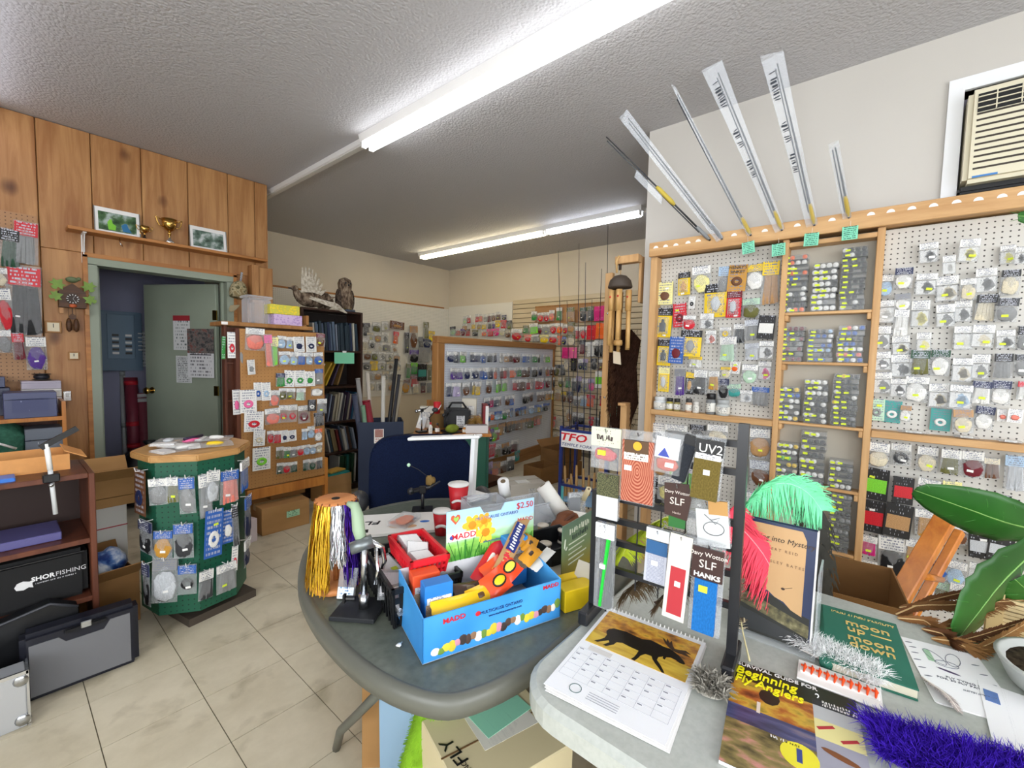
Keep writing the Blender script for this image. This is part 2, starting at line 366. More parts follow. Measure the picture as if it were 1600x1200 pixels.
for y in (ly0, ly0+1.6, ly1-.05): wf.bx(XL-.08, XL-.02, y, y+.05, wz0, wz1)
wf.bx(XL-.08, XL-.02, ly0, ly1, wz0, wz0+.05); wf.bx(XL-.08, XL-.02, ly0, ly1, wz1-.05, wz1)
struct('window_3', wf, m_white)
def portal(name, loc, rot, sx, sy):
    l = bpy.data.lights.new(name, 'AREA'); l.shape = 'RECTANGLE'; l.size = sx; l.size_y = sy; l.cycles.is_portal = True
    o = bpy.data.objects.new(name, l); COLL.objects.link(o); o.location = loc; o.rotation_euler = rot
portal('window_portal', ((wx0+wx1)/2, YR-.12, (wz0+wz1)/2), (-PI/2, 0, 0), wx1-wx0, wz1-wz0)
portal('window_portal', (XL-.12, (ly0+ly1)/2, (wz0+wz1)/2), (PI/2, 0, -PI/2), ly1-ly0, wz1-wz0)
# knotty pine wall: boards, each its own piece, cut round the door
DX0, DX1, DZ = .472, 1.462, 2.086
wood = struct('wall_wood', MB().bx(XL, DX0, YW+.02, YW+.12, 0, ZC).bx(DX1, XE, YW+.02, YW+.12, 0, ZC).bx(DX0, DX1, YW+.02, YW+.12, DZ, ZC), M('#6b4526', .7))
bxs = [ony(px, py, YW).x for px, py in ((56.9, 255), (143.8, 310), (221, 291.7), (293.5, 310), (355.8, 328), (398, 347))]
edges = [XL+.01]
xx = bxs[0]-.28*7
while xx < bxs[0]-.1: edges.append(xx); xx += .28
edges += bxs+[XE]
def board(x0, x1, z0, z1, o=0):
    x0 += .002; x1 -= .002
    obj('board', MB().bx(-(x1-x0)/2, (x1-x0)/2, -.011, .011, 0, z1-z0), m_pine, wood, bevel=.003, loc=((x0+x1)/2, YW+.008+o, z0))
for k in range(len(edges)-1):
    a, b_ = edges[k], edges[k+1]; o = RND.uniform(-.002, .002)
    if b_ <= DX0+.01 or a >= DX1-.02: board(a, b_, .02, ZC-.005, o)
    elif a < DX0: board(a, DX0, .02, DZ+.018, o); board(a, b_, DZ+.02, ZC-.005, o)
    elif b_ > DX1: board(a, b_, DZ+.02, ZC-.005, o); board(DX1, b_, .02, DZ+.018, o)
    else: board(a, b_, DZ+.02, ZC-.005, o)
# end return of the pine wall and the boxed post at its corner
struct('wall_return', MB().bx(XE-.15, XE-.02, YW+.12, YF, 0, ZC), m_wb)
obj('corner_board', MB().bx(XE-.02, XE+.004, YW-.005, YW+.14, .02, ZC-.005), m_pine, wood, bevel=.003)
obj('corner_box', MB().bx(1.60, 1.765, YW-.10, YW-.005, .02, 2.19), m_pine, wood, bevel=.004)
obj('corner_cleat', MB().bx(1.575, 1.635, YW-.12, YW-.01, 1.85, 2.2), m_pine, wood, bevel=.003)
# shelf over the door with its bracket
sh = thing('wall_shelf', 'long pine shelf above the sage green doorway', 'shelf', (0, YW, 2.24))
obj('board', MB().bx(.375, 1.70, -.15, -.004, 0, .024), m_pine_x, sh, bevel=.003)
br = MB(); br.bx(.455, .475, -.012, -.006, -.21, 0).bx(.455, .475, -.13, -.006, -.008, 0)
br.prism([(-.006, -.2), (-.006, 0), (-.12, 0)], .462, .468, mat=Matrix(((0, 0, 1, 0), (1, 0, 0, 0), (0, 1, 0, 0), (0, 0, 0, 1))))
obj('bracket', br, m_white, sh)
obj('cup_hook', MB().tube([(.66, -.1, 0), (.66, -.1, -.03), (.665, -.11, -.05), (.675, -.1, -.06), (.672, -.09, -.04)], .003, 6), m_chrome, sh, True)
# door casing (sage) with pine edge
m_sage = ramp_mat('sage_paint', 'ShaderNodeTexNoise', [(.3, '#8b9484'), (.7, '#97a08f')], .5, .4, Scale=2.0, Detail=4.0)
cs = MB(); cs.bx(DX0+.012, DX0+.065, YW-.03, YW+.14, 0, DZ-.06).bx(DX1-.065, DX1-.012, YW-.03, YW+.14, 0, DZ-.06).bx(DX0+.012, DX1-.012, YW-.03, YW+.14, DZ-.065, DZ-.012)
cs.bx(DX0+.06, DX0+.085, YW+.06, YW+.1, 0, DZ-.065).bx(DX1-.085, DX1-.065, YW+.06, YW+.1, 0, DZ-.065)
struct('trim_1', cs, m_sage)
struct('trim_2', MB().bx(DX0-.015, DX0+.012, YW-.035, YW, 0, DZ+.005).bx(DX1-.012, DX1+.015, YW-.035, YW, 0, DZ+.005).bx(DX0-.015, DX1+.015, YW-.035, YW, DZ-.012, DZ+.02), m_pine_x)
# utility room behind the door
YU = 6.0
m_lav = wallpaint('lavender_wall_paint', '#8b8ca6', '#9495ae')
struct('wall_utility', MB().bx(-.6, XE-.15, YU, YU+.1, 0, 2.45).bx(-.6, -.5, YW+.12, YU, 0, 2.45), m_lav)
struct('ceiling_utility', MB().bx(-.6, XE-.15, YW+.12, YU+.1, 2.4, 2.5), M('#8f8d8c', .8))
hx, hy = DX1-.085, YW+.12
da = math.radians(120)  # leaf direction from the hinge
dr = thing('door_1', 'open sage green door with a round brass knob', 'door', (hx, hy, 0), da); dr['kind'] = 'structure'; del dr['category']
DW = .79
obj('leaf', MB().bx(0, DW, -.0, .04, .012, DZ-.08), m_sage, dr, bevel=.003)
kn = MB().lathe([(.012, 0), (.012, .03), (.028, .04), (.033, .055), (.028, .07), (.0, .075)], 14)
obj('knob', kn, m_gold, dr, True, loc=(DW-.07, .04, 1.0), rot=(-PI/2, 0, 0)); obj('rose', MB().lathe([(.032, 0), (.03, .006), (0.0, .008)], 14), m_gold, dr, True, loc=(DW-.07, .04, 1.0), rot=(-PI/2, 0, 0))
for z in (.25, 1.02, 1.72): obj('hinge', MB().bx(-.012, .03, .035, .046, z-.045, z+.045), m_gold, dr)
# slat wall panel on the back wall: each slat a piece
sw = struct('wall_slat', MB().bx(XB-.012, XB-.001, 1.5, 4.72, .05, 2.30), M('#3a2c20', .8))
z = .06
_sl = MB().box((0, 0, 0), (.018, 3.22, .069)).mesh('slat', wood_mat('slat_laminate', '#c5b495', '#d3c4a8', 1, 1, .5), False, .004)
while z < 2.27: link('slat', _sl, sw, (XB-.016, 3.11, z+.035)); z += .076
# white pegboards of the far corner
struct('wall_pegboard_far', MB().bx(1.80, XB-.005, YF-.012, YF-.001, .7, 2.27), m_fpeg)
struct('trim_3', MB().bx(1.80, XB-.13, YF-.022, YF-.001, 2.27, 2.295), m_pine_x)
_fp2 = pegboard_mat('white_pegboard_back', '#e6e3da', '#b3aca0', .0254, .003, (1, 2))
struct('wall_pegboard_back', MB().bx(XB-.012, XB-.001, 4.74, YF-.02, .7, 2.31), _fp2)
# lamps --------------------------------------------------------------------------------
def fixture(label, x, y0, y1, tubes, strength, cols=('#ffffff', '#ffffff')):
    t = thing('fluorescent_light', label, 'light', (x, 0, ZC))
    hm = MB(); hm.prism([(-.065, 0), (-.05, -.05), (.05, -.05), (.065, 0)], y0, y1, mat=Matrix(((1, 0, 0, 0), (0, 0, 1, 0), (0, 1, 0, 0), (0, 0, 0, 1))))
    obj('housing', hm, m_white, t)
    for (a, b, col, st) in tubes:
        m = M(col, .4, 0, .2, st)
        for dx in (-.032, .032):
            obj('tube', MB().tube([(dx, a+.02, -.075), (dx, b-.02, -.075)], .019, 10), m, t, True)
            for e in (a, b): obj('lamp_holder', MB().box((dx, e, -.068), (.032, .016, .05)), m_white, t)
    return t
fixture('bright double tube fluorescent light running across the near ceiling', 1.845, .58, 3.02, ((.59, 3.0, '#fbfdff', TUBE_COOL),), 0)
fixture('distant ceiling fluorescent light with a warm tube and a cool tube', 4.43, 1.98, 5.66, ((3.24, 5.63, '#fff2cf', TUBE_WARM), (2.0, 3.2, '#f4f8ff', TUBE_COOL)), 0)
fixture('fluorescent light at the far left edge above the pine wall', -.03, 1.9, 4.55, ((1.95, 4.5, '#f4f6ff', TUBE_COOL*.6),), 0)
rw_ = thing('cable_raceway', 'thin white unlit strip continuing the near light to the pine wall', 'cable strip', (1.845, 0, ZC))
obj('channel', MB().bx(-.03, .03, 3.03, YF-.01, -.045, 0), m_white, rw_, bevel=.004)
obj('cover', MB().bx(-.02, .02, 3.05, YF-.02, -.055, -.045), M('#d6d4cf', .5), rw_)
# air conditioner in its window
struct('window_1', MB().bx(XR-.02, XR+.1, AY1-.0, AY1+.055, AZ0-.06, AZ1+.06).bx(XR-.02, XR+.1, AY0-.055, AY0, AZ0-.06, AZ1+.06).bx(XR-.02, XR+.1, AY0, AY1, AZ1, AZ1+.06).bx(XR-.03, XR+.1, AY0-.05, AY1+.05, AZ0-.06, AZ0), M('#eef0f2', .4))
struct('window_4', MB().bx(XR+.09, XR+.1, AY0, AY1, AZ0, AZ1), M('#8a8490', .5))
ac = thing('air_conditioner', 'beige window air conditioner with dark louvres above the rod rack', 'air conditioner', (XR, AY1-.010, AZ0+.05))
m_beige = M('#ddd6bd', .45); AW = .70; AH = .42
obj('case', MB().bx(-.10, .09, -AW, 0, 0, AH), m_beige, ac, bevel=.018)
obj('upper_grille', MB().bx(-.103, -.099, -AW+.03, -.03, AH-.11, AH-.03), m_black, ac)
for k in range(3): obj('grille_bar', MB().bx(-.108, -.1, -AW+.03, -.03, AH-.095+k*.024, AH-.091+k*.024), m_beige, ac)
for k in range(8): obj('grille_post', MB().bx(-.109, -.1, -.09-k*.075, -.086-k*.075, AH-.11, AH-.03), m_beige, ac)
for k in range(10): obj('louvre_slot', MB().bx(-.1025, -.099, -AW+.03, -.03, .055+k*.027, .063+k*.027), M('#3c342c', .6), ac)
obj('badge', MB().bx(-.104, -.099, -.11, -.03, .018, .026), M('#3f7fc4', .4), ac)
obj('gasket', MB().bx(-.06, .09, -AW-.01, .01, -.035, -.002), m_black, ac, bevel=.01)
# ---------------------------------------------------------------- packets: shared unit pieces
class Wall:
    """a vertical surface: origin o, viewer's right along angle th; off = distance in front of it"""
    def __init__(s, o, th): s.o = Vector(o); s.th = th; s.x = Vector((math.cos(th), math.sin(th), 0)); s.n = Vector((math.sin(th), -math.cos(th), 0))
    def uz(s, px, py, off=0):
        d = ray(px, py); p0 = s.o+s.n*off; t = (p0-CAM).dot(s.n)/d.dot(s.n); q = CAM+d*t; return (q-s.o).dot(s.x), q.z
    def pt(s, u, z, off=0): return s.o*1+s.x*u+s.n*off+Vector((0, 0, z-s.o.z))
PKN = 'fly_tying_packet'
def unit_pouch():
    mb = MB(); nu, nv = 4, 5; vs = []; fs = []
    for sgn in (-1, 1):
        o = len(vs)
        for j in range(nv+1):
            for i in range(nu+1):
                u, v = i/nu, j/nv; b = math.sin(PI*u)*(math.sin(PI*min(1, (1-v)*1.0)))**.7
                vs.append((u-.5, sgn*(.02+.48*b), -v))
        for j in range(nv):
            for i in range(nu):
                q = (o+j*(nu+1)+i, o+j*(nu+1)+i+1, o+(j+1)*(nu+1)+i+1, o+(j+1)*(nu+1)+i)
                fs.append(q if sgn < 0 else q[::-1])
    return mb.add(vs, fs)
def unit_dome():
    mb = MB(); prof = [(.5, 0), (.5, .55), (.44, .85), (.3, 1)]; n = 4; vs = []; fs = []
    pts = [(-1, -1), (1, -1), (1, 1), (-1, 1)]
    for r, y in prof:
        for a, b in pts: vs.append((a*r, -y, b*r))
    for i in range(len(prof)-1):
        for k in range(4): fs.append((i*4+k, i*4+(k+1) % 4, (i+1)*4+(k+1) % 4, (i+1)*4+k))
    fs.append((12, 13, 14, 15)); return mb.add(vs, fs)
def unit_lump(seed=0):
    r = random.Random(seed)
    def sq(p):
        q = Vector([math.copysign(.5*(abs(c)/.5)**.8, c) for c in p]); return q*(1+r.uniform(-.15, .1))
    return MB().ell((0, 0, 0), (.5, .5, .5), 10, 8, fn=sq)
def unit_hank(seed=0):
    """bundle of straight fibres, slightly fanned"""
    r = random.Random(seed); mb = MB()
    for k in range(9):
        x = -.4+.1*k; mb.bar((x*.7, r.uniform(-.3, .3), .5), (x+r.uniform(-.06, .06), r.uniform(-.3, .3), -.5), .11, .3)
    return mb
def unit_hooks(seed=0):
    r = random.Random(seed); mb = MB()
    for k in range(7):
        a = r.uniform(-.8, .8); x, z = r.uniform(-.3, .3), r.uniform(-.3, .3); d = Vector((math.sin(a), 0, math.cos(a)))*.22
        mb.bar((x-d.x, 0, z-d.z), (x+d.x, 0, z+d.z), .05, .3)
    return mb
def unit_coil():
    mb = MB(); vs = []; fs = []; n = 14
    for k in range(n):
        for rr, y in ((.5, 0), (.4, -.5), (.26, -.5), (.2, 0)):
            vs.append((rr*math.cos(2*PI*k/n), y, rr*math.sin(2*PI*k/n)))
    for k in range(n):
        for j in range(3): fs.append((k*4+j, ((k+1) % n)*4+j, ((k+1) % n)*4+j+1, k*4+j+1))
    return mb.add(vs, fs)
def unit_bottle():
    return MB().lathe([(.5, -.5), (.5, .15), (.25, .27), (.22, .3), (.25, .31), (.22, .5)], 10)
GEO = {'card': MB().box((0, 0, 0), (1, 1, 1)).mesh('card', m_white), 'pouch': unit_pouch().mesh('pouch', m_clear, True), 'dome': unit_dome().mesh('dome', m_clear2),
       'coil': unit_coil().mesh('coil', m_white, True), 'bottle': unit_bottle().mesh('bottle', m_white, True), 'hooks': unit_hooks(3).mesh('hooks', m_steel)}
for k in range(4): GEO['lump%d' % k] = unit_lump(k+1).mesh('lump', m_white, True)
for k in range(3): GEO['hank%d' % k] = unit_hank(k+1).mesh('hank', m_white)
_GM = {}
def unit(kind, mat):
    k = (kind, mat.name)
    if k not in _GM:
        me = GEO[kind].copy(); me.materials.clear(); me.materials.append(mat); _GM[k] = me
    return _GM[k]
def piece(name, kind, mat, parent, loc, size, rot=(0, 0, 0)): return link(name, unit(kind, mat), parent, loc, rot, size)
PAL = {'w': ('white', '#e9e8e4'), 'c': ('cream', '#d9cfb6'), 'g': ('grey', '#8c8d8e'), 'k': ('black', '#1a1a1c'), 'n': ('navy', '#20294e'), 'b': ('blue', '#2e5fb0'),
       'l': ('pale blue', '#a9c4de'), 't': ('teal', '#3f9c96'), 'e': ('green', '#2f8f3c'), 'i': ('lime green', '#7ed338'), 'o': ('olive', '#6b6a37'), 'y': ('yellow', '#ecc81d'),
       'a': ('amber', '#c7923a'), 'O': ('orange', '#f06a24'), 'r': ('red', '#cc2230'), 'm': ('maroon', '#701c28'), 'p': ('pink', '#ee6aa0'), 'M': ('magenta', '#d3257d'),
       'u': ('purple', '#5b3a92'), 'v': ('lilac', '#b7a6cf'), 's': ('silver', '#c6cacf'), 'B': ('brown', '#6a432a'), 'T': ('tan', '#b98f60'), 'D': ('dark grey', '#3a3b3e'),
       'S': ('salmon', '#e98272'), 'G': ('dark green', '#1f4a33'), 'h': ('pale green', '#b9d8bd'), 'Y': ('pale yellow', '#ebe39a')}
def col(c): return PAL[c][1]
def inkfor(c): return '#b9bcc8' if c in 'knbeormuBDGMO' else '#7d8192'
def packet(W, u0, u1, z0, z1, off, style, c, label, cat='packet', group=None, tilt=0, yaw=0, stick='', name=None):
    """one hanging retail packet; c = colour letters: header/card, contents, extra"""
    w, h = abs(u1-u0), abs(z1-z0); p = W.pt((u0+u1)/2, z1, off)
    t = thing(name or {'bag': PKN, 'hook': 'hook_packet', 'coil': 'line_packet', 'bli': 'blister_pack', 'card': 'carded_item', 'hank': 'fibre_packet', 'fan': 'fibre_packet'}.get(style, PKN), label, cat, p, 0, group, rot=(0, tilt, W.th+yaw))
    c0, c1 = c[0], c[1] if len(c) > 1 else 'g'; r = RND.random(); k = int(r*100)
    dp = max(.006, min(.028, w*.22))
    if style in ('bag', 'hank', 'fan', 'hook', 'coil'):
        piece('bag', 'pouch', m_clear, t, (0, 0, 0), (w, dp, h))
        hh = h*(.24+.1*r)
        piece('header_card', 'card', P(col(c0), inkfor(c0), 4, .52, k % 3), t, (0, -dp*.12, -hh/2-h*.03), (w*.94, .0016+dp*.3, hh))
        rest = h-hh; zc_ = -hh-rest*.52
        m2 = M(col(c1), .6, 0, .3, 0, .25)
        if style == 'bag': piece('contents', 'hank%d' % (k % 3) if k % 5 < 2 else 'lump%d' % (k % 4), m2, t, (0, 0, zc_), (w*.88, dp*.85, rest*.88))
        elif style == 'hook':
            piece('insert_card', 'card', P('#e6e6e4', '#9a9ca6', 5, .42, k % 3), t, (0, dp*.1, zc_), (w*.84, .001, rest*.8)); piece('contents', 'hooks', m2, t, (0, 0, zc_), (w*.8, dp*.5, rest*.8))
        elif style == 'coil': piece('contents', 'coil', m2, t, (0, 0, zc_), (min(w*.75, rest*.8), dp*.7, min(w*.75, rest*.8)))
        else: piece('contents', 'hank%d' % (k % 3), m2, t, (0, 0, zc_), (w*(.78 if style == 'hank' else 1.0), dp*.7, rest*.86))
        fy = -dp*.5-.001; sz = zc_-rest*.12
    elif style == 'bli':
        piece('backing_card', 'card', P(col(c0), inkfor(c0), 9, .45, k % 3), t, (0, 0, -h/2), (w, .003, h))
        piece('header_band', 'card', P(col(c1), inkfor(c1), 3, .5, k % 3), t, (0, -.0008, -h*.13), (w*1.005, .003, h*.26))
        c2 = c[2] if len(c) > 2 else 'g'; gd = min(.03, w*.4)
        piece('product', 'bottle' if k % 3 == 0 else 'lump%d' % (k % 4), M(col(c2), .4), t, (0, -gd*.45, -h*.6), (w*.4, gd*.7, h*.42))
        piece('blister', 'dome', m_clear2, t, (0, -.001, -h*.6), (w*.66, gd, h*.58)); fy = -.003; sz = -h*.93
    elif style == 'win':   # black card folder with a window
        piece('backing_card', 'card', P(col(c0), inkfor(c0), 8, .4, k % 3), t, (0, 0, -h/2), (w, .006, h))
        piece('window_panel', 'card', M(col(c1), .35, 0, .5, 0, .3), t, (0, -.0012, -h*.55), (w*.86, .006, h*.42)); fy = -.005; sz = -h*.28
    else:  # flat card
        piece('backing_card', 'card', P(col(c0), inkfor(c0), 8, .5, k % 3), t, (0, 0, -h/2), (w, .003, h))
        piece('product', 'lump%d' % (k % 4) if k % 2 else 'coil', M(col(c1), .5, 0, .4, 0, .2), t, (0, -.004, -h*.62), (w*.6, .012, h*.35)); fy = -.012; sz = -h*.3
    if stick:
        piece('price_sticker', 'card', m_yst if stick == 'y' else m_wst, t, (w*RND.uniform(-.18, .18), fy, sz), (min(.022, w*.32), .001, min(.011, h*.11)), (0, RND.uniform(-.2, .2), 0))
    return t
def look(style, c):
    a = PAL[c[0]][0]; b = PAL[c[1]][0] if len(c) > 1 else 'grey'
    if style in ('bag', 'hook', 'coil', 'hank', 'fan'): return 'packet of %s %s, %s header' % (b, {'bag': 'material', 'hook': 'hooks', 'coil': 'line', 'hank': 'fibres', 'fan': 'fibres'}[style], a)
    if style == 'bli': return '%s blister pack with %s band' % (a, b)
    if style == 'win': return '%s folder card showing %s panel' % (a, b)
    return '%s card holding %s item' % (a, b)
m_hook = M('#8d9096', .3, 1)
_HK = {}
def peg(board, W, u, z, ln):
    k = round(ln, 3)
    if k not in _HK: _HK[k] = MB().tube([(0, 0, 0), (0, -ln*.8, 0), (0, -ln, ln*.12)], .0016, 4).mesh('peg_hook', m_hook)
    wp = W.pt(u, z, .001); o = link('peg_hook', _HK[k], board, (0, 0, 0), (0, 0, 0)); o.matrix_world = Matrix.Translation(wp) @ Matrix.Rotation(W.th, 4, 'Z')
    o.matrix_parent_inverse = Matrix(); return o
def hang_rows(W, rows, sc, ox, oy, place, group, board=None, off=.045, jit=.02, pegs=True, span=None):
    """rows of (x0,y0,x1,y1,style,colours[,sticker]) read in crop pixels: x = ox + X/sc"""
    for ri, row in enumerate(rows):
        row = sorted(row, key=lambda r: r[0])
        for ci, it in enumerate(row):
            x0, y0, x1, y1, st, c = it[:6]; dx = (x1-x0)*.045; dy = (y1-y0)*.03; x0 -= dx; x1 += dx; y0 -= dy; y1 += dy; stick = it[6] if len(it) > 6 else RND.choice('yw  ').strip()
            of = off+RND.uniform(-jit, jit)
            ym = (y0+y1)/2; xm = (x0+x1)/2
            a = W.uz(ox+x0/sc, oy+ym/sc, of); b = W.uz(ox+x1/sc, oy+ym/sc, of); q = W.uz(ox+xm/sc, oy+y0/sc, of); s = W.uz(ox+xm/sc, oy+y1/sc, of)
            lb = '%s, %s in %s row, %s' % (look(st, c), ORD[ci], ORD[ri], place)
            packet(W, a[0], b[0], s[1], q[1], of, st, c, lb, 'packet', group, RND.uniform(-.07, .07), RND.uniform(-.12, .12), stick)
            if pegs and board: peg(board, W, (a[0]+b[0])/2, q[1]-.006, of+.02)
# ---------------------------------------------------------------- rod rack and shelving on the right wall
XFR = 2.90   # front of the frame
WR = Wall((2.985, 0, 0), -PI/2)      # face of the pegboards (u = -Y)
WF = Wall((XFR, 0, 0), -PI/2)
yA = onx(1013, 500, XFR).y; yA2 = yA-.045
yB = onx(1221, 420, XFR).y; yC = onx(1367, 420, XFR).y
zTop = onx(1013.5, 381.7, XFR).z; zHd = onx(1013.5, 403, XFR).z; zMid = onx(1006.7, 638, XFR).z; YEND = -1.0
rk = thing('display_rack', 'light pine wall rack with pegboard bays and thread shelves', 'rack', (2.985, 0, 0))
def rbox(name, x0, x1, y0, y1, z0, z1, m=None, bev=.003): return obj(name, MB().bx(x0-2.985, x1-2.985, y0, y1, z0, z1), m or m_rack, rk, bevel=bev)
rbox('post', XFR, 2.985, yA2, yA, .0, zHd, m_rackv); rbox('post', XFR, 2.985, yB-.03, yB, .0, zHd, m_rackv); rbox('post', XFR, 2.985, yC-.032, yC, .0, zHd, m_rackv)
hd = rbox('header_board', XFR-.025, XFR-.002, YEND, yA+.005, zHd, zTop)
rbox('top_shelf', XFR-.002, XR-.003, YEND, yA, zHd+.01, zHd+.03)
rbox('pegboard', 2.985, 2.997, yB, yA-.02, .02, zHd, m_rpeg, 0); rbox('pegboard', 2.985, 2.997, YEND, yC-.02, .02, zHd, m_rpeg, 0)
rbox('back_panel', 2.985, 2.995, yC, yB, .02, zHd, M('#b7b0a2', .7), 0)
rbox('shelf', XFR-.004, 2.985, yB, yA-.045, zMid-.035, zMid); rbox('shelf', XFR-.004, 2.985, YEND, yC-.032, zMid-.035, zMid)
SH = []
for px, py in ((1290, 486), (1285, 566), (1278, 663), (1310, 765), (1312, 864)): SH.append(onx(px, py, XFR).z)
rbox('upper_rail', XFR, 2.985, yC, yB-.03, zHd-.045, zHd-.02)
for z in SH:
    rbox('shelf', XFR, 2.985, yC, yB-.03, z-.016, z)
    for y in (yB-.03, yC+.018): rbox('cleat', XFR+.003, 2.985, y-.018, y, z-.05, z-.016)
rbox('kick_board', XFR+.01, 2.985, YEND, yA-.045, .0, .08)
hs = MB()
n = 14; hp = [(.016*math.cos(PI*k/n), .016*math.sin(PI*k/n)) for k in range(n+1)]
_hm = MB().prism(hp, -.0012, .0012, mat=Matrix(((0, 0, 1, 0), (-1, 0, 0, 0), (0, 1, 0, 0), (0, 0, 0, 1)))).mesh('hole', M('#f2f0ea', .6))
for px, py in ((1024.8, 387), (1040, 385), (1056, 383), (1075, 379.5), (1091, 376.7), (1147, 367.6), (1195, 361), (1245.8, 352.6), (1300, 344), (1361, 335), (1392, 330.5), (1424.8, 326), (1458.7, 321.5), (1494.7, 316), (1529, 312), (1566, 307), (1598, 303)):
    q = onx(px, py, XFR-.026); link('hole', _hm, rk, (q.x-2.985, q.y, q.z-.004))
# green price tags hanging under the header
for i, (px, py) in enumerate(((1168, 387), (1216, 390), (1268, 374), (1328, 364))):
    q = onx(px, py, XFR-.035); t = thing('price_tag', '%s mint green price tag from the left under the rod rack header' % ORD[i], 'tag', (q.x, q.y, q.z+.035), 0, 'mint tags on the rod rack', rot=(0, RND.uniform(-.12, .12), -PI/2))
    piece('tag_card', 'card', P('#7fd6b4', '#2e6a58', 6, .55, i), t, (0, 0, -.035), (.066, .001, .068)); piece('string', 'card', m_white, t, (0, .002, .012), (.001, .001, .03))
    del t['group']
# rods in plastic sleeves standing in the header holes: (base px, tip px, tip distance offset, width, label, text)
def rod(base, tip, lean, sw, label, gripc, txt, sleeve=True, fan=1.6, name='fishing_rod'):
    b = onx(base[0], base[1], XFR-.03)
    e = onx(tip[0], tip[1], XFR-lean)
    t = thing(name, label, 'fishing rod', b, 0, 'rods on the rack header'); del t['group']
    d = (e-b); ln = d.length; q = d.to_track_quat('Z', 'Y'); t.rotation_mode = 'QUATERNION'
    # local z along the rod, local x across the sleeve towards the viewer's right
    zax = d.normalized(); yax = (b-CAM+d*.5); yax = (yax-zax*yax.dot(zax)).normalized(); xax = yax.cross(zax)
    t.rotation_quaternion = Matrix((xax, yax, zax)).transposed().to_quaternion()
    mb = MB().tube([(0, 0, -.01), (0, 0, ln*.5), (-.004, 0, ln*.97)], [.006, .005, .003], 6); obj('blank', mb, M('#2b2e33', .3), t, True)
    obj('blank', MB().tube([(-.012, 0, ln*.08), (-.016, .004, ln*.95)], [.004, .003], 6), M('#44484e', .3), t, True)
    obj('grip', MB().tube([(0, 0, 0), (0, 0, .03), (0, 0, .09), (0, 0, .11)], [.009, .012, .011, .008], 8), M(gripc, .8), t, True)
    if sleeve:
        w0 = sw; w1 = sw*fan; vs = []; m = MB()
        for k, f in enumerate((0, .3, .7, 1.0)):
            wd = w0+(w1-w0)*f**1.5; z = -.005+f*(ln+.02)
            vs += [(-wd*.75, -.009*(1-f*.6), z+(.0 if f < 1 else .03*RND.uniform(-1, 1))), (wd*.35, -.009*(1-f*.6), z), (wd*.35, .009*(1-f*.6), z), (-wd*.75, .009*(1-f*.6), z)]
        fs = [(4*i+k, 4*i+(k+1) % 4, 4*i+4+(k+1) % 4, 4*i+4+k) for i in range(3) for k in range(4)]
        obj('sleeve', m.add(vs, fs), m_milky, t)
        if txt:
            for f in (.86, .6, .4): strokes('sleeve_print', .13*(.5+.6*f), .03*(.55+.5*f), M('#1d2430', .5), t, (-sw*.45*(1+f*.6), -.012, ln*f), (PI/2, PI/2, 0), int(f*50))
    return t
rod((1108, 374), (943, 208), .42, .02, 'leftmost rod on the header, black with a yellow cork grip', '#8a8d90', '', False)
rod((1127, 372), (978, 178), .40, .042, 'second sleeved rod from the left, blue grey sleeve', '#7d8084', '', True, 1.3)
rod((1172, 366), (1056, 140), .40, .022, 'slim sleeved rod with a pointed plastic tip', '#b9a04a', '', True, .6)
rod((1221, 358), (1120, 105), .38, .045, 'sleeved rod with a wide flared clear bag left of centre', '#b9a04a', 'print', True, 2.0)
rod((1272, 350), (1214, 90), .36, .048, 'tallest flared sleeved rod near the middle of the header', '#b9a04a', 'print', True, 1.8)
rod((1326, 338), (1306, 226), .25, .034, 'short rightmost sleeved rod on the header', '#b9a04a', '', True, 1.1)
g = bpy.data.objects['fishing_rod']
obj('cork_section', MB().tube([(-.001, 0, .30), (-.001, 0, .33), (-.001, 0, .44), (-.001, 0, .46)], [.008, .014, .013, .008], 8), M('#c2ac48', .8), g, True)
obj('loose_sleeve', MB().add([(-.05, 0, .36), (-.012, 0, .4), (-.012, 0, .62), (-.05, 0, .6), (-.05, -.004, .36), (-.012, -.004, .4), (-.012, -.004, .62), (-.05, -.004, .6)], [(0, 1, 2, 3), (7, 6, 5, 4), (0, 4, 5, 1), (1, 5, 6, 2), (2, 6, 7, 3), (3, 7, 4, 0)]), m_milky, g)
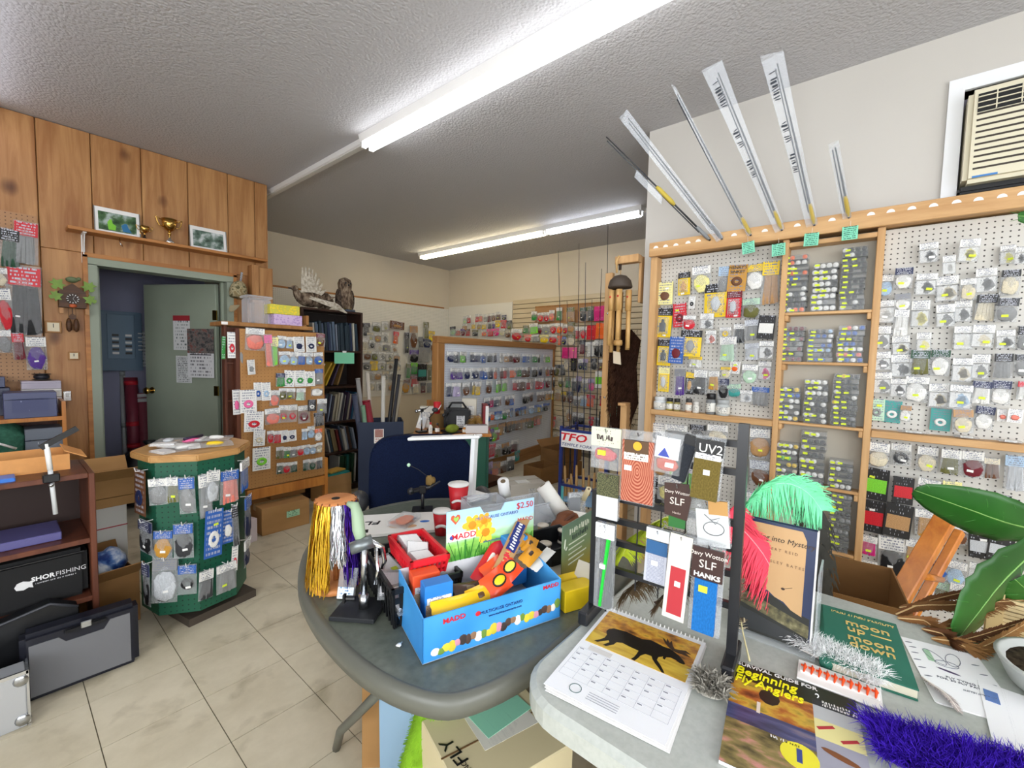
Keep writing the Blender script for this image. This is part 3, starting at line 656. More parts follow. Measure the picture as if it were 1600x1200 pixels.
# thread cases
SPN = MB().tube([(0, -.5, 0), (0, -.38, 0)], [.5, .5], 10); SPN.tube([(0, -.38, 0), (0, .5, 0)], [.4, .4], 10)
m_hole = M('#1b1b1d', .6)
SPN.tube([(0, -.515, 0), (0, -.49, 0)], [.2, .2], 8, 1)
GEO['spool'] = SPN.mesh('spool', [m_white, m_hole], True)
_SP = {}
def spool_mesh(c):
    if c not in _SP: me = GEO['spool'].copy(); me.materials.clear(); me.materials.append(M(col(c), .4)); me.materials.append(m_hole); _SP[c] = me
    return _SP[c]
SHN = ['top', 'second', 'third', 'fourth', 'lowest']
def stack(x0, x1, y0, n, si, pos, cols):
    zb = SH[si]+.001; a = WF.uz(x0, y0, -.005); b = WF.uz(x1, y0, -.005); zt = a[1]*.5+b[1]*.5
    h = (zt-zb)/n; w = b[0]-a[0]; u = (a[0]+b[0])/2
    for k in range(n):
        du = RND.uniform(-.004, .004); p = WF.pt(u+du, zb+k*h, -.004-RND.uniform(0, .008)); c = cols[(k*3+si) % len(cols)]
        t = thing('thread_case', 'case of %s thread spools, %s from bottom, %s stack, %s thread shelf' % (PAL[c][0], ORD[k], pos, SHN[si]), 'thread case', p, 0, 'thread cases on the pine shelves', rot=(0, 0, -PI/2+RND.uniform(-.03, .03)))
        piece('case', 'card', m_case, t, (0, .036, h/2), (w*.97, .07, h*.94)); piece('tray', 'card', M('#4a4c4e', .5), t, (0, .036, h*.07), (w*.95, .068, h*.1))
        for q in range(4):
            if RND.random() < .15: continue
            link('spool', spool_mesh(c if RND.random() < .75 else RND.choice(cols)), t, (w*(-.36+.24*q), .012, h*.5), (0, 0, 0), (min(w*.22, h*.82), .018, min(w*.22, h*.82)))
        for q in range(RND.choice((1, 1, 2, 2))):
            piece('price_sticker', 'card', m_yst, t, (w*(-.3+.3*q)+RND.uniform(-.05, .05)*w, -.0005, h*RND.uniform(.35, .65)), (w*.19, .001, h*.34), (0, RND.uniform(-.1, .1), 0))
PL, PM, PR = 'left', 'middle', 'right'
stack(1224, 1264, 398, 11, 0, PL, 'OOwDwkDwbw'); stack(1270, 1311, 410, 8, 0, PM, 'wgwwkw'); stack(1316, 1357, 385, 12, 0, PR, 'kwDkkw')
stack(1219, 1257, 510, 7, 1, PL, 'wmDbkw'); stack(1262, 1303, 514, 7, 1, PM, 'bblwD'); stack(1309, 1352, 508, 7, 1, PR, 'bbwDS')
stack(1215, 1251, 604, 6, 2, PL, 'Dbbkyw'); stack(1257, 1295, 593, 8, 2, PM, 'ykDwDw'); stack(1302, 1344, 584, 10, 2, PR, 'wwkgyD')
stack(1212, 1248, 692, 6, 3, PL, 'wciwy'); stack(1251, 1291, 674, 8, 3, PM, 'wDpDwk'); stack(1296, 1335, 720, 5, 3, PR, 'wgDwD')
stack(1296, 1332, 772, 10, 4, PR, 'DgDkkD')
# bay one, left pegboard
R1 = [[(85, 245, 150, 345, 'card', 'YB'), (180, 200, 232, 300, 'bli', 'yka'), (245, 170, 325, 290, 'bag', 'wY'), (370, 170, 420, 290, 'bag', 'lg'), (420, 165, 500, 282, 'card', 'aB', ''), (495, 160, 580, 275, 'bag', 'yw', 'w'), (575, 145, 650, 340, 'bag', 'yT')],
      [(155, 345, 212, 450, 'card', 'rm', 'y'), (232, 310, 258, 365, 'card', 'wk'), (305, 255, 408, 402, 'bli', 'yks'), (408, 288, 475, 405, 'bli', 'rms', 'w'), (480, 320, 560, 410, 'bag', 'ho')],
      [(80, 368, 150, 497, 'bli', 'ykk'), (205, 400, 260, 465, 'bag', 'wr'), (285, 390, 345, 460, 'hook', 'wg'), (375, 455, 425, 500, 'coil', 'wy', ''), (440, 440, 490, 525, 'bag', 'wk'), (490, 420, 558, 512, 'bag', 'sg'), (560, 402, 632, 505, 'win', 'kw', '')],
      [(85, 515, 147, 630, 'bli', 'ykk'), (142, 502, 205, 620, 'card', 'bm'), (197, 472, 285, 588, 'bli', 'ykg'), (310, 470, 355, 530, 'hook', 'wS'), (375, 500, 450, 610, 'bag', 'wh', 'y'), (490, 530, 557, 605, 'bag', 'ss'), (560, 520, 625, 600, 'hook', 'wg')],
      [(90, 645, 135, 752, 'bli', 'yYs'), (160, 650, 210, 770, 'bag', 'gu'), (230, 590, 290, 640, 'bag', 'yw'), (380, 640, 425, 690, 'bag', 'yc'), (425, 615, 470, 670, 'card', 'wO'), (480, 630, 550, 715, 'bag', 'wh'), (555, 615, 615, 700, 'hook', 'wp')],
      [(218, 668, 258, 765, 'bli', 'kya'), (255, 655, 315, 765, 'bag', 'wk'), (320, 660, 370, 745, 'bag', 'wa'), (365, 695, 415, 785, 'bag', 'nk'), (408, 720, 470, 780, 'bag', 'ht'), (470, 750, 525, 805, 'hook', 'ws'), (525, 735, 605, 820, 'bag', 'bg')]]
hang_rows(WR, R1, 3, 1000, 360, 'left pegboard bay', 'packets on the left pegboard bay', rk)
R1b = [[(1015, 662, 1038, 692, 'card', 'wk'), (1040, 664, 1073, 694, 'bag', 'wg'), (1078, 664, 1102, 694, 'bag', 'kD'), (1106, 664, 1136, 694, 'bag', 'wc'), (1152, 668, 1168, 712, 'bag', 'ww'), (1170, 670, 1202, 714, 'bag', 'wT')],
       [(1018, 700, 1044, 742, 'bag', 'cT'), (1048, 702, 1080, 745, 'bag', 'wi'), (1090, 700, 1122, 745, 'bag', 'kB'), (1152, 718, 1168, 760, 'bag', 'wg'), (1171, 720, 1203, 758, 'bag', 'sB')],
       [(1020, 750, 1060, 800, 'bag', 'kD'), (1070, 752, 1110, 800, 'bag', 'wo'), (1150, 768, 1195, 815, 'bag', 'wT')]]
hang_rows(WR, R1b, 1, 0, 0, 'under left bay shelf', 'packets under the left bay shelf', rk)
# bay three, right pegboard
R3 = [[(340, 250, 412, 325, 'hook', 'wg'), (430, 300, 480, 370, 'hook', 'ww'), (500, 235, 578, 320, 'hook', 'wY', 'y'), (655, 260, 715, 330, 'hook', 'wY', 'y'), (716, 265, 760, 330, 'hook', 'wg')],
      [(185, 375, 240, 455, 'bag', 'wl', 'y'), (247, 347, 315, 425, 'bag', 'nw', 'y'), (330, 370, 410, 450, 'hook', 'wg', 'y'), (405, 380, 490, 475, 'hook', 'wc', 'y'), (500, 390, 560, 470, 'bag', 'wc', 'y'), (560, 350, 640, 440, 'hook', 'wg'), (662, 355, 735, 450, 'bag', 'kc')],
      [(168, 475, 245, 560, 'hook', 'ww'), (243, 448, 305, 510, 'bag', 'gw', 'y'), (310, 475, 380, 575, 'hook', 'wY'), (405, 490, 475, 575, 'hook', 'wg', 'y'), (478, 475, 545, 555, 'hook', 'wg'), (565, 452, 650, 550, 'bag', 'kc'), (648, 465, 730, 555, 'bag', 'Dg')],
      [(163, 575, 228, 660, 'hook', 'wg'), (243, 510, 300, 610, 'bag', 'ww', 'w'), (232, 612, 300, 685, 'hook', 'wc', 'y'), (330, 600, 385, 670, 'hook', 'wY', 'y'), (475, 575, 550, 665, 'hook', 'ww', 'y'), (550, 570, 635, 655, 'hook', 'wc', 'y'), (640, 590, 712, 660, 'hook', 'wg', 'y'), (727, 575, 780, 665, 'bag', 'kg')],
      [(155, 675, 225, 745, 'hook', 'wg'), (228, 685, 308, 770, 'hook', 'wg'), (307, 668, 382, 760, 'bag', 'Go'), (387, 668, 460, 765, 'bag', 'Gw', 'y'), (470, 700, 548, 790, 'hook', 'wc'), (545, 685, 615, 780, 'hook', 'wg', 'y'), (633, 682, 705, 775, 'bag', 'kg'), (712, 685, 780, 770, 'bag', 'kg')],
      [(155, 755, 230, 835, 'hook', 'wg', 'y'), (228, 780, 290, 850, 'hook', 'wg'), (288, 772, 378, 868, 'bag', 'ww', 'y'), (378, 800, 455, 890, 'hook', 'wc'), (460, 805, 548, 895, 'hook', 'wl'), (550, 790, 625, 875, 'bag', 'nw'), (625, 788, 700, 878, 'bag', 'nw'), (725, 790, 775, 860, 'bag', 'rw')],
      [(145, 860, 203, 940, 'card', 'hg'), (203, 868, 270, 948, 'card', 'tw'), (268, 885, 310, 945, 'bag', 'Tw', 'y'), (388, 898, 462, 980, 'card', 'tw'), (470, 900, 548, 988, 'bag', 'Tc', 'y'), (562, 888, 637, 975, 'bag', 'nw'), (645, 900, 685, 945, 'card', 'wS', ''), (690, 900, 745, 950, 'card', 'wS', '')]]
hang_rows(WR, R3, 2.5, 1300, 280, 'right pegboard bay', 'packets on the right pegboard bay', rk)
R4 = [[(592, 195, 710, 335, 'bag', 'wc'), (720, 200, 835, 325, 'coil', 'wD', 'w'), (875, 220, 995, 360, 'bag', 'wc'), (1015, 235, 1130, 375, 'bag', 'wo', 'w'), (1135, 245, 1260, 395, 'bag', 'wm', 'w'), (1262, 285, 1355, 400, 'bag', 'cB'), (1385, 270, 1500, 470, 'bag', 'ls')],
      [(565, 350, 705, 525, 'win', 'ki'), (735, 400, 850, 550, 'win', 'kr'), (880, 410, 1010, 545, 'bag', 'wg'), (1020, 420, 1130, 560, 'bag', 'Yc'), (1300, 500, 1420, 640, 'bag', 'kn')],
      [(555, 540, 680, 715, 'win', 'kr'), (695, 560, 845, 745, 'win', 'kT'), (855, 585, 1000, 740, 'bag', 'wa'), (1040, 650, 1105, 770, 'bag', 'wT'), (1105, 680, 1170, 790, 'bag', 'wB'), (1172, 720, 1295, 865, 'win', 'ks'), (1297, 750, 1440, 880, 'win', 'ks')],
      [(545, 740, 640, 850, 'bag', 'wM', 'y'), (640, 745, 800, 965, 'bag', 'wk', 'w'), (805, 760, 900, 900, 'bag', 'wa'), (960, 890, 1045, 985, 'bag', 'nb'), (1050, 890, 1165, 1035, 'bag', 'wl'), (1180, 900, 1260, 1000, 'hook', 'wg'), (1290, 880, 1380, 980, 'bag', 'wv')],
      [(520, 885, 635, 1005, 'bag', 'wu', 'y'), (915, 1000, 975, 1160, 'card', 'wr', ''), (975, 1000, 1060, 1150, 'bag', 'ho'), (1065, 1020, 1180, 1150, 'hook', 'wg')]]
hang_rows(WR, R4, 3.75, 1200, 640, 'under right bay shelf', 'packets under the right bay shelf', rk)
# writing on the tan card
t = [o for o in bpy.data.objects if o.get('label', '').startswith('amber card holding brown item, fifth in first row, left')][0]
text("HENRY'S\nSINKET", 'card_print', .026, M('#17140f', .5), t, (0, -.006, -.03))
# jars and bottles along the left bay shelf
def jar(px0, px1, py0, lab, glass, cap, off, sq=False):
    a = WF.uz(px0, 630, -off); b = WF.uz(px1, 630, -off); z = WF.uz((px0+px1)/2, py0, -off)[1]; h = z-zMid; r = abs(b[0]-a[0])/2
    p = WF.pt((a[0]+b[0])/2, zMid+.001, -off); t = thing('small_jar', lab, 'jar', p, RND.uniform(0, 3), 'jars on the left bay shelf')
    obj('body', MB().lathe([(r*.93, 0), (r, .004), (r, h*.62), (r*.75, h*.7), (r*.75, h*.74)], 14), glass, t, True)
    obj('lid', MB().lathe([(r*.8, h*.72), (r*.86, h*.74), (r*.86, h*.96), (r*.8, h)], 14), M(cap, .4), t, True)
    obj('paper_label', MB().lathe([(r*1.01, h*.12), (r*1.015, h*.2), (r*1.015, h*.5), (r*1.01, h*.56)], 14), P('#e4e2da', '#4a4a50', 4), t, True)
    del t['group']
jar(1009, 1016, 618, 'tiny bottle with a bright blue cap at the left post', m_clear2, '#2348c4', .02)
jar(1022, 1041, 620, 'clear jar with a white label, widest at the left of the shelf', M('#cfd3d4', .2), '#d8dadb', .03)
jar(1041, 1052, 622, 'small yellowish jar with a dark lid on the left bay shelf', M('#a79c4a', .2), '#2c2c2c', .03)
jar(1053, 1063, 623, 'olive jar with a black lid beside the yellowish jar', M('#8f8552', .2), '#242424', .025)
jar(1071, 1082, 623, 'peach coloured jar in the middle of the left bay shelf', M('#cba588', .2), '#3a3a3a', .03)
jar(1083, 1093, 628, 'low white jar beside the peach jar', M('#e0ddd6', .3), '#d4d2cc', .03)
jar(1103, 1119, 615, 'jar with a tall black cap on the left bay shelf', M('#7d7f80', .2), '#17171a', .03)
jar(1119, 1141, 625, 'wide clear tub with a printed label on the left bay shelf', M('#bfc3c2', .2), '#a9adae', .03)
# packets lying on the right bay shelf
for i, (x0, x1, lab) in enumerate(((1402, 1452, 'flat clear packets lying at the left of the right bay shelf'), (1490, 1530, 'flat packet lying mid way on the right bay shelf'), (1560, 1598, 'flat packet lying at the right end of the shelf'))):
    a = WF.uz(x0, 680, -.03); b = WF.uz(x1, 680, -.03); p = WF.pt((a[0]+b[0])/2, zMid+.004, -.035)
    t = thing('loose_packet', lab, 'packet', p, -PI/2); piece('bag', 'card', m_clear, t, (0, 0, .004), (abs(b[0]-a[0]), .055, .006)); piece('header_card', 'card', P('#e6e6e2'), t, (0, -.01, .006), (abs(b[0]-a[0])*.5, .03, .008))
# ---------------------------------------------------------------- far walls, slat wall, island
WFW = Wall((0, YF-.013, 0), 0); WB = Wall((XB-.027, 0, 0), -PI/2); WBP = Wall((XB-.013, 0, 0), -PI/2)
FAR = [[(680, 375, 712, 432, 'bag', 'kD'), (728, 372, 762, 415, 'bag', 'wo'), (768, 368, 798, 410, 'hook', 'wc'), (810, 368, 875, 402, 'card', 'BT'), (900, 388, 936, 490, 'bag', 'TB'), (966, 370, 988, 445, 'hank', 'oo'), (990, 412, 1016, 460, 'bag', 'yy')],
       [(700, 420, 728, 455, 'hook', 'cc'), (735, 422, 765, 462, 'bag', 'wT'), (770, 418, 800, 462, 'hook', 'wg'), (825, 415, 850, 470, 'bag', 'rO'), (876, 420, 897, 512, 'bag', 'kk'), (940, 440, 962, 490, 'bag', 'gD'), (964, 450, 1000, 492, 'bag', 'nn'), (1014, 460, 1036, 502, 'bag', 'kD')],
       [(680, 450, 705, 500, 'bag', 'wc'), (710, 455, 738, 492, 'coil', 'wk'), (742, 466, 772, 505, 'hook', 'wc'), (776, 466, 806, 505, 'bag', 'wg'), (810, 475, 842, 510, 'hook', 'wT')],
       [(684, 505, 718, 545, 'bag', 'cB'), (722, 508, 752, 548, 'bag', 'wo'), (756, 510, 786, 548, 'hook', 'wg'), (790, 512, 820, 550, 'hook', 'wg'), (824, 514, 856, 552, 'bag', 'wT'), (900, 500, 940, 558, 'bag', 'uk'), (944, 490, 998, 556, 'fan', 'gg'), (1000, 480, 1026, 550, 'hank', 'BB')],
       [(680, 560, 712, 592, 'bag', 'gD'), (715, 553, 750, 596, 'bag', 'yy'), (755, 553, 785, 592, 'hook', 'wg'), (790, 555, 822, 594, 'hook', 'cT'), (826, 556, 858, 596, 'bag', 'wc'), (884, 565, 906, 630, 'hank', 'oe'), (908, 560, 936, 612, 'bag', 'ie'), (938, 568, 980, 642, 'win', 'kt'), (984, 570, 1004, 640, 'hank', 'oo'), (1006, 588, 1030, 636, 'hank', 'kk')],
       [(700, 600, 730, 640, 'hook', 'wc'), (735, 600, 765, 640, 'bag', 'wT'), (772, 600, 800, 640, 'hook', 'cg'), (806, 602, 836, 642, 'bag', 'wg'), (905, 622, 940, 670, 'bag', 'mr'), (950, 655, 975, 700, 'bag', 'Dm'), (980, 655, 1005, 700, 'bag', 'gg')],
       [(705, 650, 735, 690, 'bag', 'wc'), (745, 648, 775, 690, 'hook', 'wg'), (800, 655, 830, 690, 'bag', 'cT'), (860, 640, 900, 700, 'bag', 'Ba'), (915, 660, 940, 700, 'bag', 'wc')]]
_b = bpy.data.objects['wall_pegboard_far']
PKN = 'feather_packet'
hang_rows(WFW, FAR, 3, 340, 380, 'far pegboard wall', 'packets on the far pegboard wall', None, .05, .02, False)
SM = [[(240, 385, 255, 415, 'bag', 'wh'), (254, 380, 272, 413, 'bag', 'wr'), (292, 375, 308, 408, 'bag', 'wr'), (310, 375, 325, 406, 'bag', 'wS'), (330, 376, 344, 408, 'bag', 'wg'), (347, 373, 362, 408, 'bag', 'wm'), (366, 370, 382, 405, 'bag', 'wB'), (385, 365, 404, 398, 'bag', 'wB'), (412, 378, 432, 400, 'bag', 'nn')],
      [(234, 418, 256, 445, 'bag', 'wa'), (276, 412, 292, 438, 'bag', 'wy'), (300, 412, 318, 440, 'bag', 'wT'), (322, 410, 342, 440, 'bag', 'wy'), (348, 405, 364, 438, 'bag', 'wD'), (368, 405, 382, 438, 'bag', 'wu'), (384, 402, 404, 432, 'bag', 'yy'), (408, 400, 432, 436, 'bag', 'rr'), (434, 402, 456, 440, 'bag', 'Do')],
      [(180, 430, 205, 468, 'bag', 'kh'), (206, 440, 226, 468, 'bag', 'wS'), (230, 440, 248, 470, 'bag', 'um'), (250, 440, 270, 470, 'bag', 'Br'), (280, 444, 306, 472, 'bag', 'oD'), (322, 444, 342, 472, 'bag', 'wS'), (346, 440, 374, 472, 'bag', 'pr'), (376, 438, 398, 470, 'bag', 'pM'), (402, 440, 426, 470, 'bag', 'wc'), (428, 446, 450, 478, 'bag', 'cB')]]
PKN = 'bead_packet'
hang_rows(WBP, SM, 2.857, 640, 360, 'white back pegboard', 'small packets on the white back pegboard', None, .04, .01, False)
bp = thing('hardboard_sign', 'tan hardboard panel at the top of the slat wall', 'panel', (XB-.03, 0, 0))
a = WB.uz(837, 481, 0); b = WB.uz(948, 505, 0)
obj('sheet', MB().bx(-.008, .0, -b[0], -a[0], a[1]-.26, a[1]+.0), m_bpeg, bp); obj('edge_strip', MB().bx(-.012, .0, -b[0], -a[0], a[1]+.0, a[1]+.02), m_oak, bp)
SL = [[(545, 362, 568, 402, 'bag', 'we'), (572, 368, 598, 407, 'bag', 'wr'), (600, 366, 624, 406, 'bag', 'wr'), (625, 357, 646, 402, 'bag', 'wS'), (656, 345, 680, 400, 'bag', 'we'), (700, 345, 735, 405, 'bag', 'oT'), (760, 345, 790, 405, 'bag', 'GD'), (792, 340, 822, 402, 'bag', 'oD'), (824, 340, 868, 402, 'win', 'MM')],
      [(508, 425, 532, 458, 'bag', 'oe'), (535, 416, 570, 460, 'fan', 'wi'), (572, 420, 592, 462, 'bag', 'wm'), (596, 420, 624, 464, 'bag', 'wg'), (627, 416, 656, 460, 'bag', 'wr'), (658, 415, 684, 460, 'bag', 'wO'), (686, 420, 704, 460, 'bag', 'wr'), (706, 410, 736, 454, 'bag', 'oT'), (740, 430, 760, 482, 'bag', 'wr'), (764, 430, 790, 482, 'bag', 'wr'), (794, 426, 830, 486, 'win', 'rr'), (834, 415, 870, 482, 'win', 'OO'), (876, 405, 900, 482, 'bag', 'kD')],
      [(458, 440, 500, 490, 'bag', 'wr'), (514, 466, 542, 496, 'bag', 'Sr'), (545, 466, 575, 496, 'bag', 'wg'), (582, 466, 620, 502, 'bag', 'Yy'), (624, 465, 658, 502, 'bag', 'wr'), (660, 470, 680, 510, 'bag', 'OO'), (682, 475, 700, 510, 'bag', 'bn'), (702, 465, 738, 512, 'bag', 'oc'), (760, 490, 784, 550, 'bag', 'km'), (786, 498, 822, 562, 'hank', 'ww'), (826, 490, 850, 562, 'bag', 'wk'), (852, 490, 874, 562, 'bag', 'wk'), (876, 490, 900, 560, 'bag', 'kn')],
      [(682, 524, 710, 570, 'win', 'MM'), (712, 524, 744, 570, 'win', 'pp'), (690, 574, 714, 622, 'bag', 'cc'), (720, 572, 745, 626, 'win', 'kD'), (752, 574, 772, 620, 'bag', 'wn'), (774, 574, 796, 622, 'bag', 'vn'), (810, 572, 836, 622, 'bag', 'kD'), (840, 576, 862, 622, 'bag', 'wB'), (864, 576, 882, 622, 'bag', 'wS'), (884, 576, 902, 622, 'bag', 'vu')],
      [(640, 600, 668, 646, 'bag', 'Do'), (670, 600, 694, 646, 'bag', 'DD'), (664, 656, 690, 700, 'bag', 'co'), (694, 655, 718, 700, 'bag', 'oe'), (722, 660, 742, 716, 'bag', 'wD'), (744, 652, 768, 722, 'bag', 'vn'), (770, 662, 794, 720, 'bag', 'wg'), (798, 662, 822, 716, 'bag', 'vp'), (830, 630, 858, 702, 'win', 'wi'), (860, 650, 896, 722, 'win', 'kD')],
      [(650, 712, 676, 760, 'fan', 'cT'), (676, 720, 698, 766, 'bag', 'yB'), (704, 720, 730, 770, 'bag', 'DB'), (734, 740, 758, 784, 'bag', 'wg'), (762, 738, 790, 784, 'bag', 'wl'), (792, 734, 826, 786, 'bag', 'rO'), (848, 738, 874, 784, 'bag', 'mr'), (876, 744, 904, 782, 'bag', 'pp')],
      [(700, 800, 725, 850, 'bag', 'cT'), (726, 812, 748, 870, 'bag', 'wD'), (750, 815, 776, 872, 'bag', 'wk'), (800, 832, 822, 874, 'bag', 'rr'), (824, 836, 846, 872, 'bag', 'sg'), (848, 812, 886, 872, 'win', 'kk')],
      [(620, 830, 650, 880, 'bag', 'rS'), (652, 830, 690, 890, 'hank', 'cc'), (640, 900, 668, 950, 'hank', 'cc'), (672, 905, 700, 955, 'bag', 'Bm'), (646, 950, 672, 985, 'hank', 'Tc'), (674, 955, 704, 985, 'hank', 'cc')]]
PKN = 'hair_packet'
hang_rows(WB, SL, 2.857, 640, 360, 'slat wall', 'packets on the slat wall', None, .06, .03, False)
# island: free standing pegboard fence with an oak frame
TI = math.radians(7); WI = Wall((2.95, 3.42, 0), TI); IL = 2.42
isl = thing('island_display', 'oak framed white pegboard stand running to the back wall', 'display stand', (2.95, 3.42, 0), TI)
zi1 = WI.uz(700, 537, .0)[1]; zit = WI.uz(690, 525, .03)[1]
obj('pegboard', MB().bx(.02, IL, .0, .012, .16, zi1), m_ipeg, isl)
obj('top_rail', MB().bx(-.09, IL+.04, -.03, .05, zi1, zit), m_oakx, isl, bevel=.004)
obj('post', MB().bx(-.09, .015, -.03, .05, .0, zi1), m_oak, isl, bevel=.004); obj('post', MB().bx(IL, IL+.04, -.02, .05, 0, zi1), m_oak, isl, bevel=.004)
obj('post_block', MB().bx(-.15, -.09, -.04, .06, .0, .95), m_oak, isl, bevel=.004)
obj('base_board', MB().bx(.0, IL, -.025, .03, .0, .16), m_oakx, isl, bevel=.004)
obj('back_sheet', MB().bx(.02, IL, .02, .03, .16, zi1), m_ipeg, isl)
PKN = 'material_packet'
IR = [(549, 566, .10, 2.25, 'nnin.nnbb.kn.wT.BmB..bb.eeG..wi.'), (575, 594, .10, 2.36, 'uuu.nwn.bb.nS.mrr.OO.e.BBm.ky.n.TS.BD'), (598, 620, .10, 2.36, 'nv.B.yya..B.iii...rmB.r.w.rrp.mD.k'), (624, 642, .42, 2.30, 'Be..nMnm.BbO..kkDB.BB.aay'),
      (649, 664, .42, 2.2, 'llalblOllelTlBlla.lTlylGDG'), (668, 686, .62, 2.0, 'TTc.g.aBkBkDBTwkooe.rSS')]
m_bl = P('#d8dfee', '#5163a0', 5, .5, 1)
for ri, (ya, yb, u0, u1, cs_) in enumerate(IR):
    za = WI.uz(706+(u0-.1)*85, ya, .05)[1]; zb = WI.uz(706+(u0-.1)*85, yb, .05)[1]; nC = len(cs_); k = 0
    for i, ch in enumerate(cs_):
        if ch == '.': continue
        u = u0+(u1-u0)*i/(nC-1); wd = .105+RND.uniform(-.01, .025)
        st = 'fan' if ch == 'i' and ri in (0, 2) else 'hank' if (ri == 5 or RND.random() < .3) else 'bag'
        c = ('b' if ri == 4 and RND.random() < .6 else 'T' if ri == 5 else 'w')+ch
        packet(WI, u-wd/2, u+wd/2, zb+RND.uniform(-.012, .008), za, .05+RND.uniform(-.02, .03), st, c, '%s, %s in %s row, island stand' % (look(st, c), ORD[k], ORD[ri]), 'packet', 'packets on the island stand', RND.uniform(-.06, .06), RND.uniform(-.35, .35), 'w' if RND.random() < .5 else '')
        k += 1
    for i in range(0, nC, 3): peg(isl, WI, u0+(u1-u0)*i/(nC-1), za, .1)
LOW = [[(300, 880, 330, 945, 'bag', 'wn'), (335, 880, 358, 940, 'bag', 'rm'), (352, 885, 374, 940, 'bag', 'un'), (362, 880, 392, 940, 'bag', 'ii'), (378, 890, 400, 935, 'bag', 'wr')],
       [(300, 950, 330, 1020, 'hank', 'rr'), (325, 950, 352, 1022, 'hank', 'rr'), (348, 955, 380, 1010, 'bag', 'rr'), (382, 955, 412, 1010, 'bag', 'wo'), (412, 950, 440, 1002, 'bag', 'Tk'), (434, 950, 456, 998, 'bag', 'wk'), (456, 935, 484, 985, 'bag', 'wm')],
       [(296, 1040, 326, 1115, 'bag', 'wy'), (322, 1045, 346, 1110, 'bag', 'yT'), (340, 1035, 370, 1115, 'bag', 'vu'), (366, 1035, 400, 1130, 'hank', 'TO'), (404, 1030, 436, 1095, 'bag', 'wB'), (436, 1010, 466, 1070, 'hank', 'wD'), (466, 985, 492, 1030, 'bag', 'tt')]]
hang_rows(WI, LOW, 2.857, 640, 360, 'low on island stand', 'low packets on the island stand', None, .14, .04, False)
# ---------------------------------------------------------------- bookcase, oak peg panel
bc = thing('bookcase', 'tall dark brown bookcase full of books', 'bookcase', (1.84, 4.08, 0)); BW = .62; BD = .29; BH = 1.815
for x in (0, BW-.02): obj('side_panel', MB().bx(x, x+.02, 0, BD, 0, BH), m_dark, bc, bevel=.002)
obj('back_panel', MB().bx(.02, BW-.02, BD-.008, BD, .04, BH-.02), M('#1c1210', .6), bc)
BZ = [.06, .41, .72, 1.07, 1.42, BH-.02]
for z in BZ: obj('shelf', MB().bx(.02, BW-.02, .004, BD-.01, z-.02 if z < 1.7 else z, z if z < 1.7 else BH), m_dark, bc, bevel=.002)
obj('plinth', MB().bx(.02, BW-.02, .02, .035, 0, .04), m_dark, bc)
def book(x, y, z, th, h, d, lean, c, label, grp):
    t = thing('book', label, 'book', (x, y, z), 0, grp, rot=(0, lean, 0))
    obj('cover', MB().bx(0, th, 0, .003, 0, h).bx(0, .0025, 0, d, 0, h).bx(th-.0025, th, 0, d, 0, h), M(c, .45), t); obj('pages', MB().bx(.0025, th-.0025, .003, d-.004, .004, h-.004), M('#ded6c2', .8), t)
    return t
BC = ['#1f2f4f', '#2e3c46', '#8a93a3', '#c7c4bb', '#4a3428', '#26452f', '#5b6b7e', '#a59b86', '#6b2c2a', '#34323c', '#b8b3a6', '#24506b', '#7b6a4a', '#d8d4ca', '#3b2a3f']
shn = ['bottom', 'fourth', 'third', 'second', 'top']
BN = {'#1f2f4f': 'navy', '#2e3c46': 'slate', '#8a93a3': 'pale blue-grey', '#c7c4bb': 'off-white', '#4a3428': 'brown', '#26452f': 'dark green', '#5b6b7e': 'blue-grey', '#a59b86': 'beige', '#6b2c2a': 'maroon', '#34323c': 'charcoal', '#b8b3a6': 'light grey', '#24506b': 'teal blue', '#7b6a4a': 'olive brown', '#d8d4ca': 'cream', '#3b2a3f': 'plum'}
def shelf_books(si, x0, x1, h0, h1, lean, pal=None, order=None):
    x = x0; k = 0; r = random.Random(si*11+3); pal = pal or BC
    while x < x1:
        th = r.uniform(.014, .03); h = r.uniform(h0, h1); c = pal[r.randrange(len(pal))]; ln = lean+r.uniform(-.02, .02)
        book(1.84+x-(h*math.sin(lean) if lean < 0 else 0)*0, 4.08+.03+r.uniform(0, .03), BZ[si]+.001+(th*math.sin(lean) if lean > 0 else 0), th, h, .19, ln, c, '%s book, %s from left, %s shelf of the dark bookcase' % (BN.get(c, 'coloured'), ORD[k], shn[si]), 'books on the dark bookcase')
        x += th/max(.8, math.cos(lean))+.002; k += 1
shelf_books(4, .13, .575, .24, .285, -.06, ['#2b3550', '#46536b', '#8a93a3', '#b8b3a6', '#2e3c46', '#34323c', '#5b6b7e'])
shelf_books(2, .08, .56, .25, .29, .16); shelf_books(1, .28, .57, .22, .26, -.2)
shelf_books(0, .36, .57, .28, .31, .05, ['#2b6b62', '#6b2c2a', '#c7c4bb', '#26452f'])
BN['#2b6b62'] = 'teal'
BN.update({'#2b3550': 'navy', '#46536b': 'slate blue'})
for k, (x, c, n, ln) in enumerate(((.16, '#a8b4c0', 'pale blue', .55), (.24, '#c9a63c', 'mustard', .5), (.3, '#caa42c', 'yellow', .42), (.36, '#4b3f52', 'plum', .36), (.42, '#8a6a3c', 'brown', .3))):
    book(1.84+x-.06, 4.12, BZ[3]+.012, .016, .25, .19, ln, c, '%s book leaning to the right, %s of the leaning row' % (n, ORD[k]), 'leaning books on the dark bookcase')
q = thing('note_card', 'mint green note card hanging on the upper bookcase shelf', 'note', (2.25, 4.065, 1.42), 0); piece('paper', 'card', P('#7fd0a8', '#3f7a64', 3, .3), q, (0, 0, -.07), (.21, .002, .11)); piece('tape', 'card', m_white, q, (0, -.001, -.008), (.04, .003, .02))
